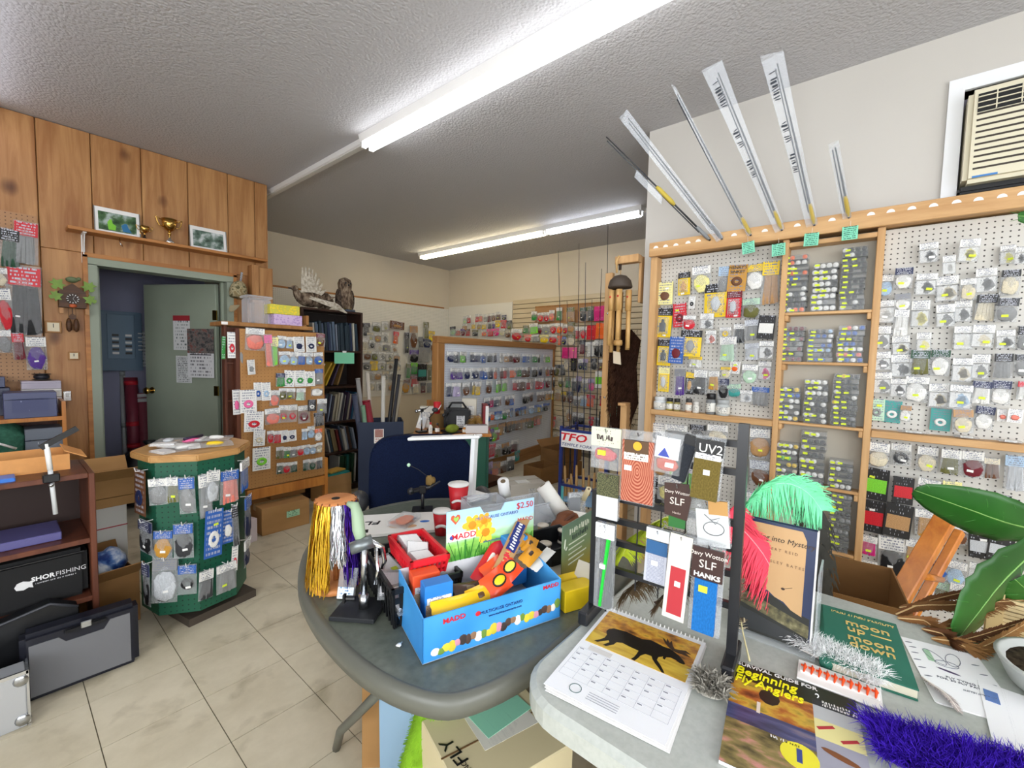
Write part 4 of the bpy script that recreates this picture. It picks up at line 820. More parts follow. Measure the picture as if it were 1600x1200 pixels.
# oak peg panel on its cart
WP = Wall((0, 3.58, 0), 0)
pp = thing('peg_panel', 'orange oak pegboard panel hung with tackle packets beside the door', 'display panel', (0, 3.58, 0))
obj('pegboard', MB().bx(1.165, 1.80, 0, .012, .36, 1.56), m_opeg, pp)
obj('base_rail', MB().bx(1.20, 1.80, 0, .06, .27, .35), m_orange, pp, bevel=.004)
obj('post', MB().bx(1.80, 1.83, 0, .05, 0, .50), m_orange, pp, bevel=.003); obj('post', MB().bx(1.14, 1.17, .0, .05, 0, 1.56), m_cherry, pp, bevel=.003)
obj('top_ledge', MB().bx(1.07, 1.72, .03, .32, 1.58, 1.61), m_oak, pp, bevel=.003)
for z in (.4, .72, 1.02, 1.3): obj('side_shelf', MB().bx(1.10, 1.18, .06, .12, z, z+.015), m_cherry, pp, bevel=.002)
obj('side_frame', MB().bx(1.085, 1.105, .06, .12, 0, 1.58), m_cherry, pp, bevel=.002); obj('back_frame', MB().bx(1.10, 1.80, .10, .12, .45, 1.57), m_cherry, pp)
obj('price_label', MB().bx(1.06, 1.1, .024, .03, 1.585, 1.605), m_white, pp)
PN = [[(135, 400, 218, 500, 'bag', 'wS'), (218, 430, 252, 575, 'hank', 'pS'), (252, 440, 284, 570, 'hank', 'Yi'), (282, 435, 320, 492, 'bag', 'wl'), (322, 440, 354, 492, 'bag', 'wl'), (356, 440, 402, 508, 'card', 'wn', ''), (414, 440, 460, 508, 'card', 'wn', ''), (464, 425, 502, 482, 'bag', 'mB')],
      [(138, 548, 172, 614, 'card', 'wg', ''), (288, 508, 336, 568, 'bag', 'wl'), (338, 510, 374, 570, 'bag', 'wl'), (376, 512, 411, 568, 'bag', 'wb'), (413, 512, 446, 568, 'bag', 'wl'), (450, 512, 490, 568, 'bag', 'wb')],
      [(275, 610, 315, 670, 'bag', 'ne'), (317, 598, 361, 672, 'card', 'we', ''), (363, 598, 406, 670, 'card', 'we', ''), (410, 602, 453, 668, 'card', 'we', ''), (455, 590, 493, 660, 'bag', 'bg')],
      [(170, 655, 205, 735, 'card', 'wb', ''), (206, 655, 245, 735, 'card', 'wl', ''), (248, 690, 292, 760, 'bag', 'wS'), (288, 680, 322, 732, 'bag', 'wo'), (325, 680, 363, 728, 'bag', 'wo'), (370, 680, 411, 735, 'bag', 'wh'), (440, 670, 490, 715, 'bag', 'aw')],
      [(108, 690, 178, 792, 'card', 'wp', ''), (222, 775, 290, 846, 'bag', 'wS'), (290, 760, 330, 838, 'coil', 'wr'), (331, 758, 373, 836, 'coil', 'wr'), (375, 762, 430, 842, 'coil', 'wm'), (425, 735, 460, 785, 'card', 'kw', ''), (468, 730, 510, 796, 'bag', 'wg')],
      [(130, 792, 214, 880, 'card', 'wr', ''), (232, 880, 262, 935, 'bag', 'wr'), (263, 880, 297, 935, 'bag', 'wr'), (298, 878, 328, 932, 'card', 'wn', ''), (329, 878, 366, 926, 'card', 'wn', ''), (395, 870, 420, 920, 'bag', 'wl'), (421, 858, 454, 912, 'bag', 'wl'), (452, 795, 495, 855, 'bag', 'kD'), (456, 870, 488, 925, 'bag', 'Ow')],
      [(172, 878, 222, 948, 'card', 'wc', ''), (275, 955, 309, 1008, 'bag', 'wo'), (310, 955, 341, 1005, 'bag', 'we'), (342, 955, 373, 1002, 'bag', 'wg'), (374, 950, 402, 995, 'bag', 'wr'), (403, 945, 432, 990, 'bag', 'wl'), (433, 945, 462, 986, 'bag', 'wl'), (463, 935, 490, 980, 'bag', 'wc')],
      [(168, 960, 245, 1060, 'card', 'wi', ''), (278, 1030, 308, 1080, 'bag', 'wG'), (310, 1028, 340, 1076, 'bag', 'wr'), (342, 1025, 372, 1072, 'bag', 'wG'), (400, 1015, 430, 1064, 'bag', 'wG'), (431, 1012, 460, 1060, 'bag', 'wG'), (461, 1005, 490, 1056, 'bag', 'wD')]]
PKN = 'tackle_packet'
hang_rows(WP, PN, 3, 340, 380, 'oak panel', 'packets on the oak panel', pp, .035, .015)
WPS = Wall((0, 3.68, 0), 0)
hang_rows(WPS, [[(48, 420, 86, 535, 'card', 'wr', ''), (90, 430, 116, 600, 'card', 'wg', ''), (22, 440, 38, 540, 'card', 'ee', '')], [(70, 690, 104, 800, 'card', 'wp', ''), (100, 605, 130, 660, 'bag', 'wn')]], 3, 340, 380, 'dark frame left of oak panel', 'packets left of the oak panel', None, .1, .01, False)
# boxes on the ledge
t = thing('tissue_box', 'lilac flowered tissue box on the ledge above the oak panel', 'box', (1.55, 3.72, 1.611)); obj('carton', MB().bx(-.11, .11, -.05, .07, 0, .085), ramp_mat('lilac_print', 'ShaderNodeTexVoronoi', [(.2, '#a98bc4'), (.55, '#cdb4d8')], .6, Scale=60.0), t, bevel=.003); obj('opening', MB().bx(-.06, .06, -.015, .035, .085, .087), M('#e8e4e8'), t)
t = thing('tissue_box', 'yellow flowered tissue box stacked on the lilac one', 'box', (1.53, 3.73, 1.698)); obj('carton', MB().bx(-.115, .115, -.05, .07, 0, .075), ramp_mat('yellow_print', 'ShaderNodeTexVoronoi', [(.2, '#f2d21d'), (.55, '#c9c24a')], .6, Scale=60.0), t, bevel=.003); obj('opening', MB().bx(-.06, .06, -.015, .035, .075, .077), M('#e8e4e8'), t)
t = thing('storage_tub', 'clear plastic storage tub behind the tissue boxes', 'storage tub', (1.36, 3.80, 1.611)); obj('tub', MB().box((0, 0, .10), (.17, .14, .20)), m_milky, t, bevel=.01); obj('lid', MB().box((0, 0, .21), (.19, .16, .02)), m_milky, t, bevel=.006)
t = thing('wood_block', 'small wooden bracket standing on the ledge beside the tissue boxes', 'block', (1.69, 3.70, 1.611)); obj('upright', MB().bx(-.01, .01, -.06, .08, 0, .09), m_oak, t); obj('foot', MB().bx(-.03, .01, -.06, .08, 0, .012), m_oak, t)
# floor boxes by the panel
def carton(label, x, y, z, w, d, h, rz, m=None, open_=False, flaps=True, tape=True, cat='box', name='cardboard_box'):
    t = thing(name, label, cat, (x, y, z), rz); m = m or m_cartn; e = .005
    if open_:
        for nm, a in (('front_side', (-w/2, w/2, -d/2, -d/2+e, 0, h)), ('back_side', (-w/2, w/2, d/2-e, d/2, 0, h)), ('left_side', (-w/2, -w/2+e, -d/2+e, d/2-e, 0, h)), ('right_side', (w/2-e, w/2, -d/2+e, d/2-e, 0, h)), ('bottom', (-w/2+e, w/2-e, -d/2+e, d/2-e, 0, e))): obj(nm, MB().bx(*a), m, t)
        if flaps:
            fl_ = d*.42
            obj('flap', MB().box((0, -d/2-fl_*.32, h+fl_*.3-.0), (w, .004, fl_*.9), Matrix.Rotation(.82, 3, 'X')), m, t); obj('flap', MB().box((0, d/2+fl_*.3, h+fl_*.33), (w, .004, fl_*.9), Matrix.Rotation(-.75, 3, 'X')), m, t)
    else:
        obj('carton', MB().bx(-w/2, w/2, -d/2, d/2, 0, h), m, t, bevel=.003)
        if tape: obj('tape', MB().bx(-w/2-.0008, w/2+.0008, -.025, .025, h*.8, h+.001), M('#b99a6a', .3), t)
        obj('seam', MB().bx(-w/2, w/2, -.002, .002, h, h+.0012), M('#6d5030', .8), t)
    return t
t = carton('cardboard box on the floor under the oak panel', 1.45, 3.64, 0, .36, .28, .21, 0); piece('side_label', 'card', P('#a9d8b4', '#3f6a4c', 3), t, (.05, -.142, .12), (.1, .002, .05))
t = carton('brown box with a mint note standing on the lower carton', 1.53, 3.76, .212, .28, .2, .13, .05, m_cartd); piece('note', 'card', P('#86d3b0', '#41806a', 3, .3), t, (.02, -.102, .08), (.15, .002, .07), (0, -.15, 0))
t = carton('box of small white labels left of the oak panel cartons', 1.14, 3.50, 0, .13, .14, .17, .3, M('#cfc3c6', .6), tape=False)
t = carton('brown carton with a teal tub at the foot of the bookcase', 2.05, 3.95, 0, .30, .2, .25, .05, m_cartn, True, False); obj('teal_liner', MB().bx(-.14, .14, -.09, .09, .2, .262), M('#1f8a83', .5), t)
t = thing('yellow_booklet', 'yellow booklet lying on the teal tub', 'booklet', (2.08, 3.95, .266), .3); piece('cover', 'card', P('#d2a64c', '#6a3c1c', 4), t, (0, 0, .008), (.18, .11, .014)); piece('pages', 'card', m_white, t, (.002, 0, .008), (.18, .106, .01))
# ---------------------------------------------------------------- pine wall and utility room
def frame(label, px0, py0, px1, py1, pic, name='picture'):
    a = ony(px0, py0, YW-.04); b = ony(px1, py1, YW-.04); w = b.x-a.x; h = a.z-b.z
    t = thing(name, label, 'picture', ((a.x+b.x)/2, YW-.05, 2.266), 0, rot=(-.12, 0, 0)); h = .2
    obj('mount', MB().bx(-w/2, w/2, -.004, .004, 0, h), m_white, t); obj('photo', MB().bx(-w*.41, w*.41, -.006, -.004, h*.14, h*.84), pic, t)
    for x in (-w/2, w/2-.006): obj('edge_clip', MB().bx(x, x+.006, -.008, .006, 0, h), m_chrome, t)
    return t, w, h
pic1 = ramp_mat('lake_photo', 'ShaderNodeTexNoise', [(.35, '#1f3b22'), (.5, '#4a6a45'), (.62, '#a9b7b4')], .3, .5, Scale=14.0, Detail=4.0); pic2 = ramp_mat('snow_photo', 'ShaderNodeTexNoise', [(.35, '#23382c'), (.5, '#5d7568'), (.65, '#c9d0d0')], .3, .5, Scale=16.0, Detail=4.0)
t, w_, h_ = frame('photograph of two people outdoors, left on the pine shelf', 145, 301, 219, 356, pic1)
obj('figure', MB().prism([(-.055, .035), (-.06, .09), (-.045, .115), (-.035, .115), (-.03, .085), (-.01, .07), (-.015, .035)], -.0075, -.006, mat=Matrix(((1, 0, 0, 0), (0, 0, 1, 0), (0, 1, 0, 0), (0, 0, 0, 1)))), M('#7cc23c', .4), t)
obj('figure', MB().prism([(.03, .035), (.02, .08), (.04, .1), (.055, .1), (.06, .075), (.08, .035)], -.0075, -.006, mat=Matrix(((1, 0, 0, 0), (0, 0, 1, 0), (0, 1, 0, 0), (0, 0, 0, 1)))), M('#2f6f9c', .4), t)
frame('photograph of a pale scene in white mount, right on the pine shelf', 295, 333, 354, 383, pic2)
def trophy(label, x, h, wide, base, name='trophy_cup'):
    t = thing(name, label, 'trophy', (x, YW-.075, 2.265)); r = wide
    obj('foot', MB().lathe([(r*.55, 0), (r*.5, h*.1), (r*.18, h*.2), (r*.14, h*.35)], 14), base, t, True)
    obj('stem', MB().lathe([(r*.14, h*.34), (r*.2, h*.42), (r*.12, h*.5)], 12), m_gold, t, True)
    obj('cup', MB().lathe([(r*.12, h*.49), (r*.5, h*.58), (r*.72, h*.75), (r*.8, h*1.0), (r*.74, h*.99), (r*.6, h*.75), (r*.2, h*.6)], 16), m_gold, t, True)
    for s in (-1, 1): obj('handle', MB().tube([(s*r*.62, 0, h*.66), (s*r*1.0, 0, h*.7), (s*r*1.2, 0, h*.85), (s*r*1.3, 0, h*1.02), (s*r*1.15, 0, h*1.0), (s*r*.8, 0, h*.93)], r*.07, 6), m_gold, t, True)
trophy('large gold trophy cup with curled handles on the pine shelf', .975, .20, .066, m_chrome); trophy('small gold trophy cup with a black base beside the photograph', .815, .105, .04, m_black)
# cap on a hook
cp = thing('baseball_cap', 'camouflage baseball cap hanging at the door casing corner', 'cap', (1.47, YW-.09, 1.93), rot=(0, .15, .3))
m_camo = ramp_mat('camo_cloth', 'ShaderNodeTexNoise', [(.4, '#8a7a58'), (.5, '#b5a988'), (.62, '#5e5a40')], .9, .1, Scale=30.0, Detail=3.0)
obj('crown', MB().ell((0, 0, 0), (.075, .07, .11), 14, 9, fn=lambda p: p if p.z > -.05 else Vector((p.x, p.y, -.05))), m_camo, cp, True)
obj('brim', MB().prism([(-.09+.018*math.cos(a)*0+.075*math.cos(a), .06*math.sin(a)) for a in [PI/2+PI*k/10 for k in range(11)]], -.006, .0, mat=Matrix.Translation((.0, -.03, -.045)) @ Matrix.Rotation(1.15, 4, 'Y').inverted()), M('#b3a584', .8), cp)
obj('strap', MB().bx(-.01, .01, -.012, -.004, .1, .19), m_steel, cp)
# cuckoo clock
ck = thing('cuckoo_clock', 'carved cuckoo clock with green leaves left of the doorway', 'clock', (ony(113, 465, YW-.08).x, YW-.001, 1.76))
m_carv = wood_mat('carved_walnut', '#3a2417', '#59381f', 0, 3, .5); m_leaf = M('#6f8f35', .5, 0, .4, 0, .25)
obj('house', MB().prism([(-.07, -.075), (.07, -.075), (.07, .04), (0, .10), (-.07, .04)], -.10, 0, mat=Matrix(((1, 0, 0, 0), (0, 0, 1, 0), (0, 1, 0, 0), (0, 0, 0, 1)))), m_carv, ck)
obj('dial', MB().tube([(0, -.101, -.012), (0, -.108, -.012)], .036, 18), M('#2b1b12', .5), ck); 
for k in range(12): obj('numeral', MB().box((.029*math.sin(k*PI/6), -.109, -.012+.029*math.cos(k*PI/6)), (.004, .001, .009), Matrix.Rotation(k*PI/6, 3, 'Y')), m_white, ck)
for a, l in ((.5, .02), (2.6, .027)): obj('clock_hand', MB().bar((0, -.1105, -.012), (l*math.sin(a), -.1105, -.012+l*math.cos(a)), .003, .001), m_white, ck)
def leafshape(s): return [(0, -.5*s), (.2*s, -.42*s), (.16*s, -.2*s), (.5*s, -.22*s), (.36*s, .02*s), (.46*s, .24*s), (.2*s, .2*s), (0, .55*s), (-.2*s, .2*s), (-.46*s, .24*s), (-.36*s, .02*s), (-.5*s, -.22*s), (-.16*s, -.2*s), (-.2*s, -.42*s)]
for x, z, s, a in ((-.075, .085, .085, .6), (.085, .085, .085, -.6), (-.085, -.0, .075, 1.2), (.09, -.01, .075, -1.2)):
    obj('leaf', MB().prism(leafshape(s), -.006, .006, mat=Matrix.Translation((x, -.108, z)) @ Matrix.Rotation(a, 4, 'Y') @ Matrix(((1, 0, 0, 0), (0, 0, 1, 0), (0, 1, 0, 0), (0, 0, 0, 1)))), m_leaf, ck)
obj('bird', MB().ell((0, -.1, .125), (.035, .02, .022), 10, 6).ell((.035, -.105, .135), (.014, .013, .013), 8, 5), M('#5d6b4a', .5), ck, True)
obj('cuckoo_door', MB().ell((.0, -.105, -.062), (.022, .012, .014), 8, 5), M('#b5562e', .5), ck, True)
for x in (-.06, .075): obj('corner_foot', MB().box((x, -.08, -.10), (.022, .03, .04)), m_pine, ck)
obj('pendulum', MB().tube([(0, -.05, -.075), (0, -.05, -.14)], .0025, 5).tube([(0, -.05, -.14), (0, -.056, -.14)], .02, 12), m_carv, ck)
for x in (-.02, .018): obj('pine_cone_weight', MB().lathe([(.004, -.25), (.015, -.235), (.018, -.2), (.012, -.165), (.004, -.15)], 9, (x, -.045, 0)).tube([(x, -.045, -.16), (x, -.045, -.07)], .0015, 4), m_carv, ck, True)
for lab, px, py, s_ in (('square wooden dial gauge under the packets beside the clock', 83, 511, .085), ('small square wall thermostat below the clock', 115, 556, .06)):
    q = ony(px, py, YW); t = thing('wall_gauge', lab, 'gauge', (q.x, YW-.004, q.z)); obj('frame', MB().bx(-s_/2, s_/2, -.018, 0, -s_/2, s_/2), m_oak, t, bevel=.003); obj('face', MB().bx(-s_*.36, s_*.36, -.02, -.017, -s_*.36, s_*.36), M('#cfc3a6', .4), t); obj('pointer', MB().bx(-.002, .002, -.022, -.02, -s_*.05, s_*.28), m_black, t)
q = ony(105, 618, YW); t = thing('light_switch', 'grey metal clamp fixed to the pine wall beside the box shelf', 'fitting', (q.x, YW-.004, q.z)); obj('plate', MB().bx(-.022, .022, -.012, 0, -.04, .035), m_chrome, t, bevel=.003); obj('lever', MB().bx(-.008, .008, -.03, -.012, -.005, .02), m_white, t)
# brown pegboard on the pine wall with packets
WW = Wall((0, YW-.022, 0), 0)
q = ony(58, 345, YW-.02); struct('wall_pegboard_pine', MB().bx(-1.2, q.x, YW-.02, YW-.006, 1.15, ony(30, 333, YW-.02).z), m_bpeg)
LW = [[(5, 120, 130, 355, 'bag', 'kG', ''), (100, 75, 248, 335, 'bag', 'rg', '')], [(-60, 365, 45, 480, 'bag', 'wc', ''), (55, 365, 268, 790, 'bag', 'rk', 'w')],
      [(-30, 500, 66, 762, 'bag', 'wr', '')], [(-10, 770, 70, 912, 'bag', 'wg', ''), (75, 790, 152, 955, 'bag', 'rm', ''), (168, 815, 296, 1020, 'bag', 'wu', 'w')]]
hang_rows(WW, LW, 4.1375, 0, 330, 'brown pegboard on pine wall', 'packets on the pine wall', None, .05, .015, False)
# shelf unit (honey wood) under it, with boxes
su = thing('box_shelf', 'honey coloured wooden shelf unit against the pine wall', 'shelf', (0, 0, 0)); q = ony(103, 640, 4.2); X1 = q.x; Z1 = ony(100, 650, 4.2).z
obj('side_panel', MB().bx(X1-.02, X1, 4.2, YW-.03, 0, Z1+.1), m_orange, su); obj('shelf', MB().bx(-1.1, X1-.02, 4.2, YW-.03, Z1-.025, Z1), m_orange, su); obj('shelf', MB().bx(-1.1, X1-.02, 4.2, YW-.03, .55, .575), m_orange, su); obj('back_panel', MB().bx(-1.1, X1-.02, YW-.045, YW-.03, .1, Z1-.03), m_cherry, su)
def pbox(name, lab, cat, x0, x1, y, d, z, h, c, ink='#aab0d8', lid=True, rz=0, m=None):
    t = thing(name, lab, cat, ((x0+x1)/2, y, z), rz); w = x1-x0; obj('carton', MB().bx(-w/2, w/2, 0, d, 0, h), m or M(c, .35, 0, .5), t, bevel=.003)
    piece('print_panel', 'card', P(c, ink, 5, .35), t, (0, -.001, h*.5), (w*.7, .002, h*.55))
    if lid: obj('lid_edge', MB().bx(-w/2-.002, w/2+.002, -.002, d+.002, h*.72, h*.74), M('#1b1f3a', .4), t)
    return t
a = ony(4, 615, 4.2); b = ony(90, 650, 4.2)
pbox('reel_box', 'wide navy lavender reel box on the honey shelf', 'box', a.x, b.x, 4.2, .2, Z1+.001, a.z-Z1, '#41476e')
for i in range(4):
    pbox('reel_box', '%s box up in the stack behind the lavender box' % ['lowest', 'second', 'third', 'topmost'][i], 'box', .12, .31, 4.43, .14, Z1+.001+i*.057, .055, ['#8b7f98', '#c3b9bd', '#e0dcd6', '#a79fae'][i])
t = thing('spool_of_line', 'black spool lying on the stacked boxes', 'spool', (.22, 4.50, Z1+.232)); obj('hub', MB().lathe([(.045, 0), (.05, .004), (.03, .008), (.03, .035), (.05, .039), (.045, .043)], 14), m_black, t, True); obj('line', MB().lathe([(.034, .009), (.04, .012), (.04, .03), (.034, .034)], 14), M('#22222c', .5), t, True)
pbox('reel_box', 'upper navy box at the left edge above the lavender box', 'box', -.12, .05, 4.43, .14, Z1+.19, .07, '#26305c'); pbox('reel_box', 'lower navy box at the left edge behind the lavender box', 'box', -.12, .07, 4.43, .14, Z1+.001, .185, '#1d2547')
pbox('grey_box', 'grey and white carton on the lower honey shelf', 'box', .12, .30, 4.22, .2, .576, .28, '#6d7480', '#d8dade')
t = thing('green_bag', 'rumpled dark green cloth bag on the lower honey shelf', 'bag', (-.02, 4.3, .576)); obj('body', unit_lump(9), M('#3c6a58', .9, 0, .1, 0, .3), t, True).scale = (.36, .24, .34); t.children[0].location = (0, 0, .165); obj('handle', MB().tube([(-.06, -.13, .2), (.02, -.15, .22), (.1, -.13, .17)], .008, 6), m_white, t, True)
# trophies of the hunt on the bookcase: mounted duck and owl
m_fb = ramp_mat('brown_feathers', 'ShaderNodeTexNoise', [(.35, '#3b2f27'), (.5, '#6b5a4b'), (.65, '#8f7f6c')], .9, .1, scale=(1, 1, .4), Scale=45.0, Detail=3.0); m_fp = ramp_mat('pale_feathers', 'ShaderNodeTexNoise', [(.35, '#9a8f7e'), (.6, '#c9c1b1')], .9, .1, Scale=40.0, Detail=3.0)
def mix_body(parts): return parts
dk = thing('mounted_duck', 'mounted duck with one raised wing on the dark bookcase', 'stuffed bird', (2.0, 4.2, BH+.001))
obj('body', MB().ell((0, 0, .085), (.15, .075, .07), 14, 9, fn=lambda p: Vector((p.x, p.y*(1-.25*(p.x/.15)), p.z*(1-.2*(p.x/.15))))).tube([(-.11, 0, .09), (-.15, -.01, .12), (-.165, -.01, .155)], [.05, .036, .026], 10).ell((-.175, -.012, .175), (.036, .028, .028), 10, 7), m_fb, dk, True)
obj('bill', MB().ell((-.215, -.015, .168), (.022, .014, .007), 8, 5), M('#2e2c28', .4), dk, True); obj('eye', MB().ell((-.188, -.038, .184), (.005, .004, .005), 6, 4), m_black, dk)
def wing(pts, m, name, par):
    mb = MB(); n = len(pts)-1
    for k, (b, e, wd) in enumerate(pts): mb.ribbon([Vector(b), Vector(b).lerp(Vector(e), .5)+Vector((0, -.006, .004)), e], [wd, wd*1.15, wd*.35], (0, -1, .25))
    o = obj(name, mb, m, par); so = o.modifiers.new('thickness', 'SOLIDIFY'); so.thickness = .004; return o
wing([((-.10+.018*k, -.02, .12), (-.10+.033*k, -.01, .43-.006*(k-3)**2-.02*k), .03) for k in range(8)], m_fp, 'raised_wing', dk)
wing([((-.06+.03*k, -.07, .10-.005*k), (.26-.012*k, -.17, .035+.010*k-.06), .03) for k in range(7)], m_fp, 'lowered_wing', dk)
wing([((.11, -.03+.01*k, .10), (.2, -.05+.016*k, .13), .025) for k in range(6)], m_fb, 'tail', dk)
ow = thing('mounted_owl', 'dark brown mounted bird standing upright at the right of the bookcase', 'stuffed bird', (2.33, 4.2, BH+.001))
obj('body', MB().lathe([(.02, 0), (.06, .02), (.08, .09), (.078, .16), (.062, .215), (.066, .25), (.07, .285), (.055, .325), (.015, .345)], 14), m_fb, ow, True)
for s in (-1, 1): obj('wing', MB().ell((s*.07, .0, .12), (.022, .055, .11), 10, 7), ramp_mat('wing_feathers_%d' % s, 'ShaderNodeTexNoise', [(.35, '#2c2420'), (.6, '#5d5046')], .9, .1, Scale=50.0), ow, True)
obj('tail', MB().bx(-.03, .03, -.02, .06, 0, .05), m_fb, ow); obj('perch', MB().tube([(-.1, -.05, .015), (.08, -.05, .015)], .014, 8), M('#4a5668', .5), ow, True)
for s in (-1, 1): obj('foot', MB().ell((s*.03, -.055, .03), (.016, .02, .012), 8, 5), M('#6b5b3a', .6), ow, True); obj('eye', MB().ell((s*.025, -.064, .285), (.011, .006, .011), 8, 5), m_black, ow, True)
obj('beak', MB().ell((0, -.074, .265), (.008, .014, .012), 6, 4), m_black, ow, True)
rk2 = thing('mounted_grouse', 'rounded brown mounted bird between the duck and the owl', 'stuffed bird', (2.15, 4.27, BH+.001)); obj('body', MB().ell((0, 0, .09), (.09, .06, .09), 14, 9, fn=lambda p: p*(1+.06*math.sin(p.x*90))), m_fb, rk2, True); obj('head', MB().ell((-.06, -.04, .16), (.035, .03, .032), 10, 7), m_fb, rk2, True); obj('beak', MB().ell((-.095, -.05, .155), (.014, .007, .007), 6, 4), m_black, rk2, True)
# papers on the open door, electric panel and pipes in the utility room
def onleaf(px, py):
    n = Vector((-math.sin(da), math.cos(da), 0)); d = ray(px, py); p0 = Vector((hx, hy, 0))+n*.042; s = (p0-CAM).dot(n)/d.dot(n); q = CAM+d*s-Vector((hx, hy, 0)); return q.x*math.cos(da)+q.y*math.sin(da), q.z
def doorpaper(name, lab, cat, x0, y0, x1, y1, mats, lift=0):
    a = onleaf(x0, (y0+y1)/2); b = onleaf(x1, (y0+y1)/2); c1 = onleaf((x0+x1)/2, y0); c2 = onleaf((x0+x1)/2, y1)
    u = (a[0]+b[0])/2; w = abs(a[0]-b[0]); n = Vector((-math.sin(da), math.cos(da), 0)); p = Vector((hx, hy, 0))+Vector((math.cos(da), math.sin(da), 0))*u+n*(.043+lift)
    t = thing(name, lab, cat, (p.x, p.y, c1[1]), da+PI); h = c1[1]-c2[1]
    for nm, m, f0, f1 in mats: piece(nm, 'card', m, t, (0, 0, -h*(f0+f1)/2), (w, .002, h*(f1-f0)))
    return t, w, h
t, w_, h_ = doorpaper('door_poster', 'white sign with a red band on the open door', 'poster', 271, 493, 297, 547, (('red_band', M('#a03038', .5), 0, .15), ('sheet', P('#d8d8d8', '#2c4a4a', 8, .45), .15, 1)))
t, w_, h_ = doorpaper('wall_calendar', 'wall calendar with a grey picture hanging on the door', 'calendar', 295, 514, 336, 590, (('picture_leaf', ramp_mat('fossil_photo', 'ShaderNodeTexNoise', [(.35, '#3a3a3c'), (.55, '#77706c'), (.65, '#7d4a44')], .5, Scale=9.0, Detail=3.0), 0, .5), ('month_leaf', P('#dcdcde', '#7a7a80', 6, .5), .5, 1)), .012)
piece('spine', 'card', m_black, t, (0, -.002, -h_*.53), (w_*.8, .002, h_*.02))
doorpaper('paper_notice', 'white paper notice partly behind the calendar', 'notice', 276, 556, 300, 598, (('sheet', P('#d2d4d4', '#6d6f72', 14, .5), 0, 1), ('tape', m_white, 0, .04)), .003)
q0 = ony(153, 484, YU-.12); q1 = ony(224, 579, YU-.12)
ep = thing('electric_panel', 'blue-grey electric breaker panel on the utility room wall', 'electric panel', ((q0.x+q1.x)/2, YU-.001, q1.z)); w_ = q1.x-q0.x; h_ = q0.z-q1.z; m_pan = M('#567088', .45)
obj('cabinet', MB().bx(-w_/2, w_/2, -.11, 0, 0, h_), m_pan, ep, bevel=.006); obj('door_panel', MB().bx(-w_*.32, w_*.32, -.118, -.11, h_*.2, h_*.95), M('#637e95', .45), ep, bevel=.003)
for i in range(2):
    for k in range(6): obj('breaker', MB().bx(-.07+.1*i, -.02+.1*i, -.128, -.118, h_*(.28+.06*k), h_*(.28+.06*k)+.022), m_black if (i+k) % 2 else m_white, ep)
for k in range(5): obj('circuit_label', MB().bx(.13, .24, -.12, -.118, h_*(.35+.07*k), h_*(.35+.07*k)+.012), M('#c9cfd0', .6), ep)
q = ony(229, 545, YU-.02); t = thing('chart_sheet', 'pale list pinned beside the electric panel', 'notice', (q.x, YU-.004, q.z)); piece('sheet', 'card', P('#c9cdd2', '#4a5058', 10, .5), t, (0, 0, 0), (.12, .002, .38)); piece('pin', 'card', m_black, t, (0, -.002, .18), (.01, .003, .01))
def tubep(name, lab, cat, px, pyt, pxb, r, y, cols):
    a = ony(px, pyt, y+.1); b = ony(pxb, 735, y); b.z = .01 if True else 0
    bx_ = ony(pxb, 720, y).x; b = Vector((bx_, y, .005)); t = thing(name, lab, cat, b); d = a-b
    obj('tube', MB().tube([(0, 0, 0), d], r, 12), cols[0], t, True)
    for f in cols[2]: obj('band', MB().tube([d*f, d*(f+.04)], r*1.04, 12), cols[1], t, True)
    return t
tubep('rod_tube', 'taller dark red rod tube leaning in the utility room', 'tube', 204, 590, 212, .055, 5.75, (M('#7d3040', .5), M('#b5202e', .4), (.93, .55, .35))); tubep('rod_tube', 'shorter red tube with a white cap in the utility room', 'tube', 222, 614, 232, .05, 5.72, (M('#8a4450', .5), M('#c9cacb', .4), (.95, .9)))
tubep('white_pipe', 'thin white plastic pipe beside the red tubes', 'pipe', 191, 582, 196, .022, 5.9, (M('#c2c6c4', .5), M('#9a9e9c', .5), (.97, .5)))
t = thing('black_sack', 'black plastic sack on the utility room floor', 'bag', (.88, 4.95, 0)); obj('body', MB().ell((0, 0, .26), (.30, .2, .27), 14, 9, fn=lambda p: p*(1+.1*math.sin(p.x*31+p.z*23))), M('#0d0d10', .35), t, True); obj('tied_neck', MB().lathe([(.05, .48), (.02, .53), (.05, .58)], 8), M('#0d0d10', .35), t, True)
# ---------------------------------------------------------------- low cherry shelf at the left with its load
YS = 2.62
sh = thing('low_shelf', 'low cherry veneer shelf unit at the left edge', 'shelf', (0, YS, 0)); X1 = .275
zt = ony(100, 745, YS).z
obj('side_panel', MB().bx(X1-.022, X1, 0, .36, 0, zt), m_cherry, sh, bevel=.003)
zz = [ony(60, 955, YS).z, ony(60, 858, YS).z, ony(60, 742, YS).z-.02]
for z in zz: obj('shelf', MB().bx(-.9, X1-.022, .0, .36, z-.022, z), m_cherry, sh, bevel=.002)
obj('back_panel', MB().bx(-.9, X1-.022, .345, .355, .02, zt-.02), M('#2a1712', .6), sh)
t = thing('tackle_bag', 'black fishing bag with white lettering on the cherry shelf', 'bag', (-.08, YS+.03, zz[0]+.001)); hb = zz[1]-zz[0]-.05
obj('body', MB().bx(-.32, .325, 0, .26, 0, hb), M('#101012', .75), t, bevel=.02); obj('zip', MB().bx(-.31, .315, -.002, .004, hb*.93, hb*.95), m_iron, t)
